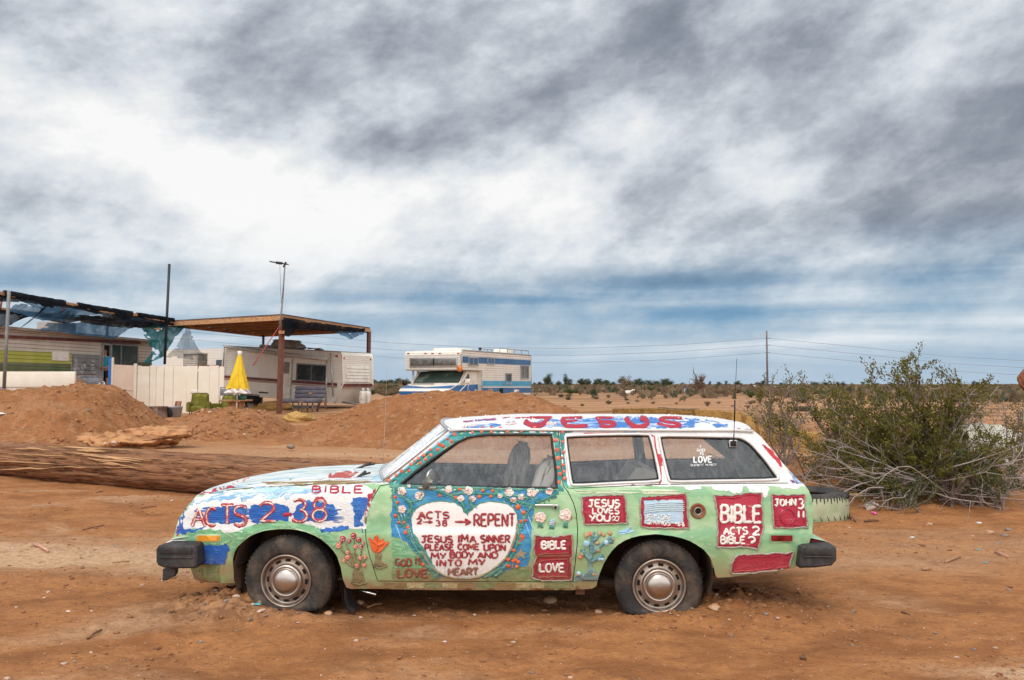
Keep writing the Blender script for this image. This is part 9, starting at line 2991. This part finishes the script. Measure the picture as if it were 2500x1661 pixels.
# ---- odd things on the flat
def loose_tyre(q, label):
 e = empty('worn_tyre', q, 0, label, 'tyre')
 mb = MB(); mb.lathe([(.40, 0), (.44, .06), (.44, .18), (.40, .24)], 30); mb.build('tread', M_TYRE, e)
 mb = MB(); mb.lathe([(.40, .24), (.36, .255), (.24, .24), (.22, .18), (.22, 0), (.40, 0)], 30); mb.build('sidewall', M_BLACK, e)
q = gp(1957, 1004); s_ = q.y / F
loose_tyre(q, 'dark tyre lying on the flat beyond the straw bales')
q = gp(2175, 1035)
loose_tyre(q, 'dark tyre behind the middle of the big bush')
q = gp(1656, 1000)
mb = MB(); mb.box((0, 0, .03), (.5, 3.2, .05)); mb.box((0, 1.5, .07), (.55, .12, .04)); mb.box((0, -1.4, .07), (.55, .12, .04)); thing_mesh('grey_plank', mb, mat('grey_plank_wood', (0.15, 0.115, 0.095), .9, vcol=(0.22, 0.17, 0.14), vscale=3), q, 'dark grey plank lying on the track above the straw bales', 'plank', R(28))
q = gp(1538, 962)
mb = MB(); mb.rbox((0, 0, .25), (1.4, .5, .5), .1, 2); mb.rbox((.5, .1, .5), (.5, .4, .3), .1, 2); thing_mesh('white_bundle', mb, M_OFFW, q, 'small white bundle lying below the tall bare looking shrub', 'litter')
# ================================================================== SMALL THINGS ON THE DIRT
def stick(px0, py0, px1, py1, r, m_, label, group='sticks and straws on the dirt'):
 a, b = gp(px0, py0), gp(px1, py1)
 mid = (a + b) / 2 + Vector((0, 0, r * 1.5)); mid.z = max(mid.z, H(mid.x, mid.y) + r)
 mb = MB(); mb.tube([a + Vector((0, 0, r)), mid, b + Vector((0, 0, r * 1.2))], [r, r * .9, r * .7], 6)
 for t in (.35, .62):
  q = a.lerp(b, t) + Vector((0, 0, r * 1.6)); mb.tube([q, q + Vector((rg.uniform(-.01, .01), rg.uniform(-.01, .01), r * 1.3))], r * .5, 4)
 o = mb.build('stick', m_); tag(o, label, 'stick', group)
M_STK = mat('dry_stick', (0.42, 0.24, 0.13), .9, vcol=(0.30, 0.16, 0.08), vscale=20)
M_STKD = mat('dark_stick', (0.15, 0.075, 0.04), .9, vcol=(0.22, 0.12, 0.07), vscale=20)
M_STKP = mat('pink_stick', (0.52, 0.26, 0.17), .8, vcol=(0.62, 0.42, 0.32), vscale=20)
stick(83, 1333, 118, 1351, .016, M_STKP, 'pinkish bent stick on the pale patch at the left')
stick(202, 1295, 254, 1284, .006, M_STKD, 'long thin dark twig right of the pale patch at the left')
stick(275, 1376, 315, 1373, .007, M_STK, 'short tan twig in front of the front bumper')
stick(342, 1243, 382, 1237, .006, M_STKD, 'thin dark twig just ahead of the fender under the log')
stick(235, 1204, 252, 1200, .006, M_STKD, 'dark twig lying close below the log')
stick(2307, 1376, 2345, 1363, .010, M_STK, 'tan twig on the dirt right of the rear bumper')
stick(2430, 1350, 2462, 1363, .010, M_STKP, 'pale thin stick near the right edge')
stick(2252, 1394, 2272, 1393, .012, M_STK, 'stubby tan stick right of the rear bumper')
stick(2110, 1276, 2145, 1274, .012, M_STKD, 'brown stick lying before the pale green tyre')
stick(2062, 1258, 2090, 1276, .012, M_STKD, 'dark bent stick at the right foot of the pale green tyre')
stick(896, 1486, 933, 1477, .007, M_STK, 'pale straw in front of the car sill')
stick(1952, 1610, 1969, 1614, .010, M_STKD, 'short dark twig in the right foreground')
stick(213, 1562, 248, 1540, .007, M_STKD, 'dark twig in the left foreground')
stick(2202, 1497, 2222, 1503, .006, M_STKD, 'tiny dark twig right of the rear wheel in the foreground')
stick(236, 1180, 310, 1183, .012, M_STK, 'pale sliver of wood at the foot of the log')
def scrap(px, py, s_, m_, label, cat='litter', seed=1, flat=.35, name='paper_scrap'):
 q = gp(px, py)
 mb = MB(); bm = rock_bm(s_ * 1.4, s_ * .9, s_ * flat, seed, 2, .55); mb.bm(bm, 0, False)
 o = mb.build(name, m_); o.location = q + Vector((0, 0, s_ * flat * .55)); o.rotation_euler.z = seed
 tag(o, label, cat, 'litter on the dirt')
M_AQUA = mat('aqua_flake', (0.10, 0.42, 0.46), .6); M_WHT = mat('white_scrap', (0.72, 0.72, 0.70), .6)
M_YLW = mat('yellow_scrap', (0.75, 0.40, 0.03), .7, vcol=(0.8, 0.55, 0.12), vscale=20); M_PNK = mat('pink_scrap', (0.80, 0.13, 0.36), .5); M_CLR = mat('crumpled_film', (0.55, 0.44, 0.38), .35, vcol=(0.68, 0.62, 0.57), vscale=20); M_REDS = mat('red_rag', (0.50, 0.025, 0.03), .8)
scrap(626, 1511, .020, M_AQUA, 'turquoise paint flake on the dirt below the front wheel', seed=3, flat=.16)
scrap(284, 1333, .014, M_AQUA, 'pale turquoise flake ahead of the front bumper', seed=4, flat=.2)
scrap(490, 1564, .009, M_AQUA, 'tiny turquoise crumb in the foreground under the front wheel', seed=5, flat=.3)
scrap(165, 1493, .012, M_WHT, 'small white scrap in the left foreground', seed=6, flat=.2)
scrap(1086, 1567, .008, M_WHT, 'tiny white chip in the foreground below the door', seed=7, flat=.3)
scrap(2080, 1200, .045, M_YLW, 'yellow scrap nearest the bush right of the green tyre', seed=8)
scrap(2093, 1232, .060, M_YLW, 'larger yellow scrap right of the green tyre', seed=9)
scrap(2131, 1247, .065, M_CLR, 'crumpled clear film right of the green tyre', seed=10, flat=.7)
scrap(2133, 1256, .028, M_PNK, 'bright pink scrap touching the crumpled film', seed=11, flat=.6)
scrap(2079, 1213, .035, M_CLR, 'pale scrap between the two yellow scraps', seed=12)
scrap(2228, 1315, .022, M_WHT, 'white scrap on the track right of the car tail', seed=13, flat=.2)
scrap(2390, 1277, .03, M_WHT, 'white flake at the foot of the soil under the bush', seed=14, flat=.2)
scrap(2393, 1343, .022, M_AQUA, 'pale turquoise flake at the right of the track', seed=15, flat=.2)
scrap(2406, 1375, .016, M_AQUA, 'small turquoise chip beside the thin stick at right', seed=16, flat=.2)
scrap(122, 1172, .055, M_REDS, 'red rag on the dirt at the foot of the log', seed=17, flat=.4)
scrap(2000, 1128, .05, M_WHT, 'white litter caught under the dead branches', seed=18, flat=.5)
o_ = at(17, 1004, 21.4)
mb = MB(); mb.bm(rock_bm(.22, .09, .035, 19, 3, .4), 0, False); o = mb.build('paper_scrap', M_WHT); o.location = (o_.x, 21.0, float(ground_h(o_.x, 21.0) + mound_h(0, o_.x, 21.0)) + .01); tag(o, 'white strip of litter on the slope of the left mound', 'litter', 'litter on the dirt')
